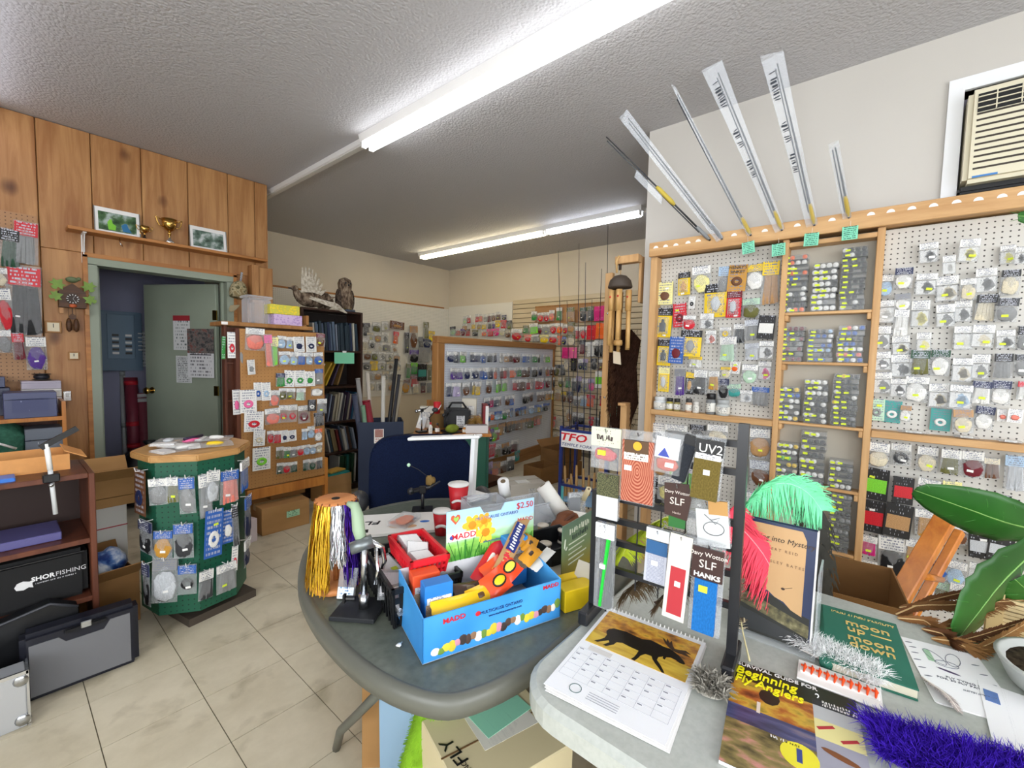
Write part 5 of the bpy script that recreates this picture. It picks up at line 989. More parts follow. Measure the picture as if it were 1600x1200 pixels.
text('SHOR', 'brand_lettering', .026, M('#e8e8ea', .5), t, (.222, -.0025, hb*.60), (PI/2, 0, 0), 'RIGHT', 0, 1, .0008); text('FISHING', 'brand_lettering', .026, M('#d0d0d4', .5), t, (.224, -.0025, hb*.60), (PI/2, 0, 0), 'LEFT')
strokes('tag_line', .12, .006, M('#c8c8cc', .5), t, (.226, -.0025, hb*.51)); obj('fish_emblem', MB().prism([(-.05, .0), (-.035, .03), (0, .04), (.035, .025), (.055, .035), (.05, 0), (.055, -.03), (.03, -.02), (0, -.035), (-.04, -.025)], -.003, -.001, mat=Matrix.Translation((.132, 0, hb*.52)) @ Matrix.Scale(.5, 4) @ Matrix(((1, 0, 0, 0), (0, 0, 1, 0), (0, 1, 0, 0), (0, 0, 0, 1)))), M('#dcdcde', .5), t)
pbox('flat_box', 'flat lilac and navy box lying on the middle cherry shelf', 'box', -.22, .17, YS+.06, .2, zz[1]+.001, .035, '#5a578c', '#c9c7e0', False)
t = carton('long open peach carton on top of the cherry shelf', -.10, YS+.25, zt-.018, .62, .22, .09, 0, M('#d79a5e', .8, 0, .2, 0, .1), True, False)
obj('end_flap', MB().box((.33, 0, .085), (.08, .21, .004), Matrix.Rotation(.5, 3, 'Y')), M('#d79a5e', .8, 0, .2, 0, .1), t)
pbox('blue_case', 'bright blue plastic case on the cherry shelf top', 'case', -.25, .045, YS+.03, .09, zt-.018, .035, '#2f74d0', '#8fc0ff', False)
t = thing('loose_packet', 'flat plastic packet lying on the cherry shelf top', 'packet', (.12, YS+.08, zt-.018)); piece('bag', 'card', m_clear, t, (0, 0, .008), (.16, .09, .014)); piece('header_card', 'card', P('#b59a72'), t, (.02, 0, .006), (.1, .07, .008))
t = thing('clamp_vise', 'fly tying clamp with a white rod and black arm on the cherry shelf', 'vise', (.15, YS-.012, zt-.15)); obj('rod', MB().tube([(0, 0, 0), (-.01, 0, .19)], .008, 8), M('#cfd2d4', .4), t, True); obj('upper_rod', MB().tube([(-.01, 0, .19), (-.018, 0, .30)], .009, 8), m_white, t, True); obj('clamp', MB().box((-.008, .015, .155), (.05, .06, .035)), m_black, t, bevel=.004); obj('arm', MB().bar((-.035, 0, .285), (.075, .0, .355), .014, .022), m_black, t); obj('screw', MB().tube([(-.01, -.03, .13), (-.01, .0, .13)], .008, 8), m_steel, t, True)
# cases on the floor
ca = thing('tool_case', 'black plastic tool case with a grey panel standing on the floor', 'case', (.05, 2.50, 0), -.035); cw = .34; chh = .30
m_pan = M('#6d6e72', .5)
obj('shell', MB().bx(-.02, cw, -.03, .06, 0, chh*.98), M('#141622', .4), ca, bevel=.018)
obj('side_panel', MB().prism([(.005, .025), (cw-.03, .025), (cw-.03, chh*.86), (cw*.72, chh*.86), (cw*.66, chh*.74), (cw*.32, chh*.74), (cw*.26, chh*.83), (.005, chh*.83)], -.034, -.028, mat=Matrix(((1, 0, 0, 0), (0, 0, 1, 0), (0, 1, 0, 0), (0, 0, 0, 1)))), m_pan, ca)
obj('handle', MB().bx(cw*.3, cw*.7, -.036, -.02, chh*.84, chh*.92), M('#0d0e14', .4), ca, bevel=.006); obj('latch', MB().bx(cw*.45, cw*.55, -.04, -.032, chh*.86, chh*.96), m_steel, ca, bevel=.003)
ca.scale = (.98, 1, .93)
t = thing('tool_case', 'curved black case behind the grey panelled tool case', 'case', (-.1, 2.58, 0)); obj('shell', MB().prism([(-.2, 0), (.3, 0), (.3, .30), (.22, .345), (.1, .32), (-.02, .30), (-.2, .31)], -.03, .03, mat=Matrix(((1, 0, 0, 0), (0, 0, 1, 0), (0, 1, 0, 0), (0, 0, 0, 1)))), M('#0f1013', .35), t); obj('rim', MB().tube([(.3, -.032, .30), (.22, -.032, .345), (.1, -.032, .32), (-.02, -.032, .30), (-.2, -.032, .31)], .006, 6), M('#3a3c42', .3), t, True)
t = thing('aluminium_case', 'silver aluminium case at the lower left corner', 'case', (.03, 2.36, 0), 0); obj('shell', MB().bx(-.34, .015, -.03, .06, 0, .21), M('#c3c6cb', .35, .6), t, bevel=.006)
for z in (.03, .18): obj('corner_cap', MB().ell((.0, -.03, z), (.022, .008, .022), 10, 6), m_steel, t, True)
obj('edge_rail', MB().bx(-.34, .018, -.033, -.025, .2, .213), m_chrome, t); obj('edge_rail', MB().bx(.012, .019, -.033, .062, 0, .212), m_chrome, t)
# cartons between the shelf and the door
t = carton('large open cardboard box on the floor beside the green rack', .335, 2.98, 0, .20, .28, .26, .12, m_cartd, True, True)
t2 = thing('blue_wrapping', 'crumpled blue and white plastic wrapping in the open box', 'wrapping', (.33, 2.98, .16)); obj('wrap', MB().ell((0, 0, .1), (.09, .1, .11), 14, 9, fn=lambda p: p*(1+.15*math.sin(p.x*70+p.z*50))), ramp_mat('blue_wrap', 'ShaderNodeTexNoise', [(.42, '#1f3f86'), (.5, '#5c82c0'), (.62, '#e0e6f0')], .35, Scale=14.0, Detail=3.0), t2, True); obj('liner_paper', MB().box((.03, -.09, .09), (.14, .004, .1), Matrix.Rotation(.5, 3, 'X')), M('#d9d4c6', .7), t2)
t = carton('white box with a red line stacked behind the open carton', .34, 3.32, 0, .24, .2, .52, .05, M('#ddd9d2', .6), tape=False); obj('red_line', MB().bx(-.121, .121, -.101, -.099, .40, .406), M('#b0383c', .5), t)
carton('flat brown tray box stacked above the white box', .36, 3.32, .522, .30, .24, .05, .05, m_cartn, True, False); carton('upper brown tray box with papers beside the door', .36, 3.33, .575, .30, .25, .10, .02, m_cartn, True, True)
t = thing('loose_paper', 'crumpled pale papers inside the upper brown tray box', 'paper', (.35, 3.32, .62)); obj('sheet', MB().ell((0, 0, .02), (.11, .07, .025), 12, 6, fn=lambda p: p*(1+.2*math.sin(p.x*60))), M('#cfc6b8', .7), t, True); obj('plastic_piece', MB().box((.04, -.03, .05), (.1, .04, .004), Matrix.Rotation(.3, 3, 'Y')), m_milky, t)
# ---------------------------------------------------------------- green octagonal spinner
gc = Vector((.685, 2.80, 0)); ga = .2
zt = onz(0, 0, 0).z*0+.885; rb = .215
gr = thing('spinner_rack', 'green octagonal pegboard spinner rack with a wooden top', 'display rack', gc, ga)
Rr = rb/math.cos(PI/8); octo = lambda r: [(r*math.cos(PI/8+k*PI/4), r*math.sin(PI/8+k*PI/4)) for k in range(8)]
obj('top_board', MB().prism(octo(Rr+.03), zt-.035, zt), wood_mat('spinner_top', '#a87c48', '#c79a62', 0, 1.2, .4), gr, bevel=.006)
for k in range(8):
    ph = -PI/2+k*PI/4; sd = 2*rb*math.tan(PI/8)
    o = obj('peg_panel_face', MB().bx(-sd/2, sd/2, 0, .01, .075, zt-.036), m_gpeg, gr); o.location = (rb*math.cos(ph), rb*math.sin(ph), 0); o.rotation_euler = (0, 0, ph+PI/2)
obj('inner_core', MB().prism(octo(Rr-.03), .07, .08), M('#0f4030', .5), gr); obj('base_board', MB().box((.04, -.02, .02), (.34, .34, .04)), M('#4a4138', .7), gr); obj('pivot', MB().lathe([(.06, .04), (.06, .07)], 12), m_steel, gr)
GP = [(455, 330, 490, 480, 'card', 'Bn'), (490, 360, 555, 450, 'bag', 'wg'), (558, 352, 600, 438, 'bag', 'wo', 'y'), (600, 352, 655, 475, 'bag', 'bg', 'w'), (655, 345, 700, 495, 'bag', 'wg', 'w'), (690, 330, 735, 435, 'bag', 'ws'), (736, 330, 798, 440, 'bag', 'bS', 'w'), (800, 295, 832, 400, 'bag', 'wb'),
      (512, 535, 580, 630, 'bag', 'ba', 'w'), (582, 508, 650, 625, 'bag', 'bD', 'w'), (686, 462, 746, 618, 'card', 'bw', 'y'), (747, 465, 788, 575, 'card', 'bw'), (796, 440, 818, 580, 'bag', 'kD'), (816, 415, 836, 560, 'bag', 'bn'),
      (512, 625, 600, 775, 'bag', 'gs', 'w'), (598, 645, 662, 745, 'coil', 'bk', 'w'), (662, 668, 712, 765, 'bag', 'wD'), (720, 640, 788, 735, 'bag', 'wg', 'y'), (798, 580, 818, 660, 'card', 'wr'), (816, 560, 834, 650, 'bag', 'wn'), (468, 500, 510, 610, 'bag', 'nk', 'w'), (488, 640, 512, 780, 'bag', 'nk')]
for i, it in enumerate(GP):
    px = (it[0]+it[2])/2*.4667; pyc = 580+(it[1]+it[3])/2*.4667
    best = None
    for k in range(8):
        ph = ga-PI/2+k*PI/4; n = Vector((math.cos(ph), math.sin(ph), 0))
        Wk = Wall(gc+n*(rb+.0), ph+PI/2); Wk.n = n
        d = ray(px, pyc)
        if d.dot(n) > -.02: continue
        u, z = Wk.uz(px, pyc, .03)
        if abs(u) <= rb*math.tan(PI/8)+.02 and (best is None or abs(u) < abs(best[1])): best = (Wk, u, k)
    if best is None:
        ph = ga-PI/2+(-1 if px < 290 else 1)*PI/4; n = Vector((math.cos(ph), math.sin(ph), 0)); Wk = Wall(gc+n*rb, ph+PI/2); Wk.n = n; best = (Wk, 0, 0)
    Wk = best[0]; a = Wk.uz(it[0]*.4667, pyc, .03); b = Wk.uz(it[2]*.4667, pyc, .03); c1 = Wk.uz(px, 580+it[1]*.4667, .03); c2 = Wk.uz(px, 580+it[3]*.4667, .03)
    w_ = min(.15, abs(b[0]-a[0])); u = (a[0]+b[0])/2; u = max(-.07, min(.07, u))
    lv = 'top' if i < 8 else 'middle' if i < 14 else 'bottom'; kk = i if i < 8 else i-8 if i < 14 else i-14
    packet(Wk, u-w_/2, u+w_/2, c2[1], c1[1], .03+RND.uniform(-.008, .012), it[4], it[5], '%s, %s in %s row, green spinner' % (look(it[4], it[5]), ORD[kk], lv), 'packet', 'packets on the green spinner', RND.uniform(-.06, .06), 0, it[6] if len(it) > 6 else '')
    o = link('peg_hook', MB().tube([(0, 0, 0), (0, -.05, 0), (0, -.055, .02)], .002, 5).mesh('peg_hook', m_white), gr); o.parent = gr
    wp = Wk.pt(u, c1[1]-.006, 0); o.location = gr.matrix_world.inverted() @ wp if False else (Matrix.Rotation(-ga, 3, 'Z') @ (wp-gc)); o.rotation_euler = (0, 0, Wk.th-ga)
for i, (dx, dy, rz, w_, c, l) in enumerate(((-.08, -.08, .3, .22, 'w', 'white topped flat packet at the left on the spinner top'), (.05, -.09, -.2, .2, 'y', 'flat packet with a yellow float on the spinner top'), (-.02, .04, .6, .26, 'p', 'flat packet with a pink float and black rod on the spinner top'), (.1, .05, -.5, .18, 'w', 'clear packet at the right on the spinner top'), (-.1, .07, 1.1, .18, 's', 'clear packet at the back on the spinner top'))):
    t = thing('loose_packet', l, 'packet', gc+Vector((dx, dy, zt+.001+i*.004)), rz); piece('bag', 'card', m_clear, t, (0, 0, .006), (w_, .11, .010)); piece('header_card', 'card', P('#e4e2e0'), t, (-w_*.35, 0, .006), (w_*.25, .1, .011)); piece('contents', 'lump1', M(col(c), .4), t, (w_*.1, 0, .012), (w_*.4, .04, .022))
    if i == 2: obj('float_rod', MB().tube([(-.02, 0, .025), (.1, 0, .025)], .008, 8), M('#2c1f3a', .4), t, True)
# ---------------------------------------------------------------- middle of the shop
def at(px, py, d): return CAM+ray(px, py)*d
# blue bin with tubes and rolls
bn = thing('blue_bin', 'tall navy blue bin holding tubes beside the bookcase', 'bin', (2.36, 3.60, 0), -.55)
m_navy = M('#10203c', .5, 0, .4); bh = .775
for nm, a in (('front_side', (-.2, .2, -.15, -.142)), ('back_side', (-.2, .2, .142, .15)), ('left_side', (-.2, -.192, -.142, .142)), ('right_side', (.192, .2, -.142, .142))): obj(nm, MB().bx(*a, 0, bh), m_navy, bn)
obj('bottom', MB().bx(-.19, .19, -.14, .14, 0, .01), m_navy, bn)
piece('sticker', 'card', P('#e2ded8', '#b03038', 5, .5), bn, (-.02, -.152, bh-.13), (.085, .003, .13)); piece('sticker_photo', 'card', ramp_mat('red_car_photo', 'ShaderNodeTexNoise', [(.4, '#2c2426'), (.5, '#a8302c'), (.6, '#d8c8b8')], .4, Scale=40.0), bn, (-.02, -.1535, bh-.105), (.07, .003, .07))
BT = [(-.16, -.05, .22, -.25, .024, '#3d4254', 'slate grey'), (-.13, .03, .36, -.2, .02, '#8d8a88', 'grey'), (-.07, .08, .42, -.12, .018, '#b5aca0', 'pale'), (-.05, -.06, .16, -.3, .035, '#7a1424', 'dark red'), (.05, .05, .55, .2, .018, '#17171a', 'black'), (.08, .0, .40, .22, .016, '#2b2b30', 'charcoal'), (.10, .09, .34, .25, .022, '#a79c88', 'tan'), (.02, .10, .38, .02, .02, '#c3bfb6', 'white'), (-.11, -.09, .12, -.2, .02, '#6a8a70', 'green')]
for i, (x, y, up, ln, r, c, n) in enumerate(BT):
    t = thing('mailing_tube', '%s tube standing in the navy bin' % n, 'tube', Matrix.Rotation(-.55, 3, 'Z') @ Vector((x, y, 0))+Vector((2.36, 3.60, .02)), -.55); L_ = bh+up
    xb = max(-.16, min(.16, x-ln*.25)); d0 = Vector((xb-x, 0, 0)); d1 = Vector((xb-x+ln*L_*.55, 0, L_))
    if d1.x+x > .35: d1.x = .35-x
    if d1.x+x < -.32: d1.x = -.32-x
    obj('tube', MB().tube([d0, d1], r, 10), M(c, .5), t, True); obj('cap', MB().tube([d1, d1+(d1-d0).normalized()*.012], r*1.08, 10), M(c, .3), t, True)
# work desk behind the chair
dk_ = thing('work_desk', 'cluttered wooden fly tying desk behind the navy chair', 'desk', (2.70, 3.02, 0), -.72)
obj('desk_top', MB().bx(-.31, .38, -.2, .25, .68, .705), m_orange, dk_, bevel=.003)
for x in (-.30, .34): obj('desk_side', MB().bx(x, x+.02, -.18, .24, 0, .68), M('#1a4a3c', .5), dk_)
obj('modesty_panel', MB().bx(-.28, .34, -.17, -.155, .12, .68), M('#1d5645', .5), dk_)
DR = Matrix.Rotation(-.72, 3, 'Z'); DO = Vector((2.70, 3.02, .706))
def dpos(x, y): return DR @ Vector((x, y, 0))+DO
def vise(name, lab, p, rz, h=.2, col_=None):
    t = thing(name, lab, 'vise', p, rz); m = col_ or m_steel
    obj('base', MB().box((0, 0, .008), (.09, .07, .016)), m_black, t, bevel=.002); obj('post', MB().tube([(0, 0, .016), (0, 0, h)], .007, 8), m, t, True)
    obj('collar', MB().box((0, 0, h), (.03, .024, .03)), m_black, t, bevel=.003); obj('jaw', MB().tube([(-.04, 0, h-.005), (.03, 0, h+.01), (.075, 0, h+.035)], [.011, .009, .003], 8), m, t, True); obj('knob', MB().ell((-.05, 0, h-.006), (.016, .016, .016), 10, 6), m, t, True); return t
vise('tying_vise', 'steel fly tying vise at the left of the cluttered desk', dpos(-.24, -.1), -.2, .2); vise('tying_vise', 'black fly tying vise in the middle of the cluttered desk', dpos(-.02, -.05), .3, .16, m_iron)
t = thing('black_case', 'black hand bag with a white round label on the desk', 'bag', dpos(.08, .08), -.72); obj('body', MB().box((0, 0, .10), (.25, .13, .20)), M('#121214', .5), t, bevel=.02); obj('handle', MB().tube([(-.09, 0, .19), (-.05, 0, .25), (.05, 0, .25), (.09, 0, .19)], .01, 6), m_black, t, True); piece('label', 'card', P('#d4d4d6', '#55585e', 6, .55), t, (.03, -.066, .08), (.075, .002, .11))
t = thing('paper_cup', 'red paper cup with a white mark standing on the far desk', 'cup', dpos(-.11, .14)); obj('cup', MB().lathe([(.028, .14), (.036, .25), (.033, .25), (.027, .15)], 14), M('#c0202a', .45), t, True); obj('stand', MB().bx(-.05, .05, -.04, .04, 0, .139), M('#8a6a40', .6), t); obj('wave_mark', MB().tube([(-.025, -.034, .17), (0, -.038, .2), (.02, -.037, .225)], .005, 5), m_white, t, True)
t = thing('bucktail_hair', 'clump of straw coloured deer hair on the desk', 'hair', dpos(.24, .0)); mb = MB()
for k in range(220):
    a = RND.uniform(-1.2, 1.2); e = RND.uniform(.2, 1.4); l = RND.uniform(.08, .15); d = Vector((math.sin(a)*math.cos(e), -math.cos(a)*math.cos(e)*.5, math.sin(e)))
    mb.ribbon([(0, 0, .06), Vector((0, 0, .06))+d*l*.6, Vector((0, 0, .05))+d*l*.9+Vector((.05*math.sin(a), 0, -.03))], [.003, .003, .001], (0, -1, .1))
o = obj('hair', mb, M('#b8904e', .7, 0, .2, 0, .3), t); o['kind'] = 'stuff'; obj('hide', MB().box((0, .02, .03), (.12, .07, .06)), M('#6d3a20', .8), t, bevel=.01)
t = thing('red_binder', 'dark red binder standing at the right of the desk', 'binder', dpos(.34, .06), -.72); obj('cover', MB().box((0, 0, .12), (.05, .18, .24)), M('#7d1620', .5), t, bevel=.002); obj('pages', MB().box((.012, 0, .12), (.028, .182, .225)), m_white, t)
t = thing('white_tray', 'white cardboard tray on the right of the desk', 'tray', dpos(.25, -.12), -.72); obj('tray', MB().box((0, 0, .035), (.2, .1, .07)), M('#d9d5d6', .6), t, bevel=.003); obj('opening', MB().box((0, 0, .071), (.18, .08, .002)), M('#8f8b8c', .6), t)
t = thing('loupe_lamp', 'small dark round headed lamp on the desk', 'lamp', dpos(-.16, .02)); obj('base', MB().lathe([(.04, 0), (.035, .015), (.01, .02)], 12), m_black, t, True); obj('arm', MB().tube([(0, 0, .02), (-.02, 0, .12), (.02, -.03, .18)], .006, 6), m_black, t, True); obj('head', MB().ell((.02, -.03, .19), (.03, .03, .022), 10, 7), M('#3a3d42', .3), t, True)
t = thing('wool_ball', 'olive green ball of yarn under the bag handle', 'yarn', dpos(.03, -.13)); obj('ball', MB().ell((0, 0, .04), (.07, .05, .04), 12, 8), M('#7d8a34', .9, 0, .1, 0, .3), t, True); obj('tray', MB().box((0, 0, .003), (.16, .1, .006)), m_black, t)
t = thing('envelope', 'white folded paper leaning against the bin on the desk', 'paper', dpos(-.25, .1), -.4); obj('sheet', MB().box((0, 0, .06), (.08, .003, .12), Matrix.Rotation(.3, 3, 'Y')), m_white, t); obj('fold', MB().box((.01, -.004, .07), (.05, .003, .08), Matrix.Rotation(.5, 3, 'Y')), M('#cfd2d6', .6), t)
# navy office chair
cp_ = at(660, 700, 2.28); ch = thing('office_chair', 'navy blue fabric office chair behind the patio table', 'chair', (cp_.x, cp_.y, 0), math.radians(51.6-90))
m_nav = ramp_mat('navy_fabric', 'ShaderNodeTexNoise', [(.3, '#0b1226'), (.7, '#131d38')], .95, .1, Scale=300.0, Detail=2.0)
se = []
for k in range(40):
    a = 2*PI*k/40; c_, s_ = math.cos(a), math.sin(a); ex = .42
    se.append((.265*math.copysign(abs(c_)**ex, c_), .72+.265*math.copysign(abs(s_)**ex, s_)))
obj('backrest', MB().prism(se, -.035, .035, mat=Matrix(((1, 0, 0, 0), (0, 0, 1, 0), (0, 1, 0, 0), (0, 0, 0, 1)))), m_nav, ch, bevel=.012)
obj('seat', MB().box((0, -.27, .46), (.5, .46, .08)), m_nav, ch, bevel=.03); obj('back_bracket', MB().bx(-.03, .03, -.06, .05, .40, .56), m_black, ch); obj('gas_post', MB().tube([(0, -.25, .08), (0, -.25, .42)], .025, 10), m_black, ch)
for k in range(5): a = k*2*PI/5+.3; obj('base_arm', MB().bar((0, -.25, .09), (.27*math.cos(a), -.25+.27*math.sin(a), .06), .04, .03), m_black, ch); obj('castor', MB().ell((.27*math.cos(a), -.25+.27*math.sin(a), .028), (.025, .025, .028), 8, 6), m_black, ch, True)
for s in (-1, 1):
    obj('armrest', MB().ell((s*.31, -.06, .66), (.05, .09, .055), 12, 8), M('#3c3d40', .35), ch, True); obj('arm_post', MB().tube([(s*.31, -.06, .64), (s*.31, -.06, .48), (s*.2, -.15, .43)], .018, 8), m_black, ch, True)
# floor cartons near the island
t = carton('pale grey carton on the floor in front of the island stand', 3.25, 2.56, 0, .36, .26, .22, -.5, M('#c9c4bb', .7), tape=False); piece('address_label', 'card', P('#f0f0ee'), t, (-.03, -.05, .222), (.12, .09, .003)); piece('side_label', 'card', P('#dfdedb'), t, (.04, -.131, .12), (.07, .002, .1))
carton('brown carton with open flaps behind the pale grey carton', 3.95, 2.84, 0, .34, .26, .20, -.1, m_cartd, True, False); carton('flat brown carton beside the slat wall cartons', 4.35, 2.85, 0, .40, .3, .17, -.2, m_cartd)
carton('brown carton stacked on the flat one near the slat wall', 4.37, 2.87, .172, .42, .28, .16, -.15, m_cartd, True, True)
t = thing('dark_tray', 'brown woven tray on the floor under the island packets', 'tray', (3.35, 3.20, 0), .1); obj('tray', MB().box((0, 0, .03), (.5, .2, .06)), M('#4a2c1c', .8, 0, .2, 0, .2), t, bevel=.006); obj('lip', MB().box((0, 0, .062), (.52, .22, .006)), M('#5d3a26', .8), t)
# blue rod stand
rs = thing('rod_stand', 'blue metal rod display stand with a red and white sign', 'rod stand', (3.18, 1.80, 0), -PI/2+.1); m_blu = M('#22306e', .4)
for x in (-.2, .2):
    for y in (-.14, .14): obj('upright', MB().bx(x-.012, x+.012, y-.012, y+.012, 0, .84), m_blu, rs)
for z in (.12, .34, .80): obj('ring_frame', MB().bx(-.2, .2, -.15, -.135, z, z+.02).bx(-.2, .2, .135, .15, z, z+.02).bx(-.21, -.19, -.14, .14, z, z+.02).bx(.19, .21, -.14, .14, z, z+.02), m_blu, rs)
obj('sign_board', MB().bx(-.19, .19, -.163, -.153, .67, .80), m_white, rs); text('TFO', 'sign_lettering', .085, M('#d0202c', .5), rs, (-.085, -.1645, .755), (PI/2, 0, 0), 'CENTER', .2, 1.5, .002); text('TEMPLE FORK', 'sign_lettering', .034, M('#2a3a7a', .5), rs, (-.05, -.1645, .695), (PI/2, 0, 0), 'CENTER', .2, 1.3)
obj('sloped_tray', MB().box((0, -.02, .25), (.37, .24, .012), Matrix.Rotation(.35, 3, 'X')), M('#7fa6c8', .35), rs); obj('teal_strip', MB().bx(-.185, -.165, -.15, -.14, .02, .34), M('#58b4bc', .4), rs)
RODS = [(872, 392, -.18), (905, 380, -.1), (915, 410, -.05), (950, 352, .12), (940, 420, .07), (886, 470, -.14), (925, 468, .0), (958, 470, .16), (898, 520, -.16)]
for i, (px, py, x) in enumerate(RODS):
    tip = at(px, py, 3.45); b = Matrix.Rotation(-PI/2+.1, 3, 'Z') @ Vector((x, -.06+.03*(i % 4), .14))+Vector((3.18, 1.80, 0))
    t = thing('fly_rod', '%s rod from the left standing in the blue rod stand' % ORD[i], 'fishing rod', b, 0, 'rods in the blue stand'); d = tip-b
    obj('blank', MB().tube([(0, 0, 0), d*.5, d], [.0055, .004, .0018], 6), M(['#17181c', '#2a1f2a', '#1d2438', '#1a1a1a'][i % 4], .3), t, True); obj('grip', MB().tube([d*.02, d*.04, d*.15, d*.17], [.009, .013, .012, .007], 8), M('#b58f5c', .8), t, True)
    for f in (.4, .6, .8): obj('line_guide', MB().tube([d*f, d*f+Vector((-.008, -.004, .006))], .002, 5), m_steel, t)
# things on the end of the right wall: post, bracket, wind chime, pelt
ps = thing('wall_post', 'tall narrow pine plank standing at the wall corner', 'plank', (3.09, 1.63, 0)); obj('plank', MB().bx(-.02, .02, -.03, .03, 0, 2.06), m_rackv, ps, bevel=.003); obj('foot_block', MB().bx(-.05, .05, -.05, .05, 0, .03), m_rackv, ps)
for z in (1.1, 1.75): obj('screw_head', MB().ell((-.021, 0, z), (.003, .008, .008), 8, 5), m_steel, ps, True)
bk = thing('wall_bracket', 'square pine bracket arm at the top of the rack corner', 'bracket', (3.035, 1.36, 2.06)); obj('arm', MB().bx(-.09, -.03, -.02, .16, .03, .085), m_rackv, bk, bevel=.003); obj('back_plate', MB().bx(-.03, .06, -.02, .0, -.25, .08), m_rackv, bk, bevel=.003); obj('peg', MB().tube([(-.06, .13, .05), (-.06, .13, -.01)], .01, 8), M('#3a2a20', .6), bk, True)
wc = thing('wind_chime', 'bamboo wind chime with a coconut shell dome', 'wind chime', (2.975, 1.485, 1.42)); m_bam = wood_mat('bamboo', '#b98a4e', '#d6ad70', 2, 2, .4)
obj('dome', MB().lathe([(.085, .50), (.088, .51), (.075, .555), (.045, .585), (.01, .595)], 16), M('#4a4038', .6), wc, True); obj('cord', MB().tube([(0, 0, .59), (0, 0, .70)], .004, 5), M('#caa878', .8), wc)
obj('hanging_loop', MB().tube([(-.06, 0, .60), (-.07, 0, .68), (-.04, 0, .72), (.04, 0, .72)], .008, 6), M('#c8a26a', .6), wc, True)
for k, (dx, dy, zt_, ln) in enumerate(((.02, .06, .49, .46), (-.05, .04, .48, .40), (-.07, -.03, .48, .36), (.0, -.07, .48, .42), (.06, -.04, .49, .44), (.07, .03, .48, .5))):
    o = obj('bamboo_tube', MB().tube([(dx, dy, zt_), (dx, dy, zt_-.15)], .022, 10).tube([(dx*1.05, dy*1.05, zt_-.15), (dx*1.1, dy*1.1, zt_-ln)], .017, 8), m_bam, wc, True); obj('red_flower', MB().ell((dx-.021, dy, zt_-.05), (.004, .008, .008), 8, 5), M('#c0392b', .5), o)
obj('clapper', MB().lathe([(.03, .08), (.034, .1), (.03, .12)], 12), m_bam, wc, True); obj('sail', MB().prism([(-.03, 0), (.03, .01), (.035, .1), (-.02, .09)], -.004, .004, mat=Matrix.Translation((0, 0, -.06)) @ Matrix(((0, 0, 1, 0), (1, 0, 0, 0), (0, 1, 0, 0), (0, 0, 0, 1)))), M('#d8c8ae', .7), wc)
def pelt(name, lab, p, w, h, c, seed, n=1400, ln=.035, base='#2c1a10', th=-PI/2):
    r = random.Random(seed); t = thing(name, lab, 'fur', p, th); mb = MB(); out = [(-w*.25, 0), (-w*.5, -h*.12), (-w*.38, -h*.4), (-w*.5, -h*.75), (-w*.3, -h), (w*.2, -h*.97), (w*.5, -h*.7), (w*.4, -h*.35), (w*.5, -h*.1), (w*.2, 0)]
    obj('hide', MB().prism(out, -.008, .008, mat=Matrix(((1, 0, 0, 0), (0, 0, 1, 0), (0, 1, 0, 0), (0, 0, 0, 1)))), M(base, .95, 0, .1, 0, .3), t)
    for k in range(n):
        x = r.uniform(-.48, .48)*w*(.85 if r.random() < .7 else 1); z = -h*r.uniform(0, 1); q = Vector((x, -.008, z)); e = q+Vector((r.uniform(-.01, .01), -r.uniform(.006, .018), -ln*r.uniform(.5, 1.2))); mb.ribbon([q, q.lerp(e, .5)+Vector((0, -.006, 0)), e], [.003, .0026, .0006], (0, -1, 0))
    o = obj('fur', mb, M(c, .9, 0, .15, 0, .35), t); o['kind'] = 'stuff'; return t
pelt('fur_pelt', 'dark brown fur pelt hanging behind the wind chime', (3.06, 1.47, 1.62), .24, .78, '#3a241a', 4); pelt('fur_pelt', 'narrow brown fur strip hanging beside the tall plank', (3.06, 1.565, 1.95), .07, .95, '#4a3020', 5, 700)
for i, (px, py) in enumerate(((957, 635), (967, 637))):
    q = onx(px, py, 3.066); t = thing('price_tag', 'mint green tag hanging by the plank, %s one' % ('left' if i == 0 else 'right'), 'tag', q, -.6); piece('tag_card', 'card', P('#7fd6b4', '#2e6a58', 6, .5, i), t, (0, 0, -.03), (.035, .001, .1)); piece('string', 'card', m_white, t, (0, .001, .03), (.001, .001, .03))
t = thing('pine_block', 'short pine block fixed at the rack corner below the pelt', 'block', (3.02, 1.40, .9)); obj('board', MB().bx(-.04, .05, .0, .05, -.9, .16), m_rackv, t, bevel=.004); obj('cap_board', MB().bx(-.06, .05, -.0, .06, .16, .18), m_rackv, t)
# ---------------------------------------------------------------- tables
def smooth_loop(pts, n=6):
    out = []; m = len(pts)
    for i in range(m):
        p0, p1, p2, p3 = (Vector(pts[(i+k-1) % m]) for k in range(4))
        for k in range(n):
            t = k/n; out.append(tuple(.5*((2*p1)+(-p0+p2)*t+(2*p0-5*p1+4*p2-p3)*t*t+(-p0+3*p1-3*p2+p3)*t**3)))
    return out
def inset(poly, d):
    out = []; n = len(poly)
    for i in range(n):
        a, b, c = Vector(poly[i-1]), Vector(poly[i]), Vector(poly[(i+1) % n]); t = (c-a).normalized(); out.append(tuple(b+Vector((-t.y, t.x))*d))
    return out
PT = .712
tp = smooth_loop([(.605, .59), (.528, .677), (.495, .85), (.515, 1.1), (.585, 1.337), (.72, 1.55), (.92, 1.675), (1.12, 1.70), (1.34, 1.62), (1.5, 1.42), (1.58, 1.1), (1.56, .8), (1.45, .62), (1.2, .56), (.811, .546)][::-1], 5)
m_pt = ramp_mat('patio_top', 'ShaderNodeTexNoise', [(.3, '#555a50'), (.7, '#646a5f')], .34, .5, Scale=60.0, Detail=4.0); m_rim = M('#5c5d55', .4, 0, .45)
pt = thing('patio_table', 'dark grey-green patio table with rounded rim', 'table', (0, 0, 0))
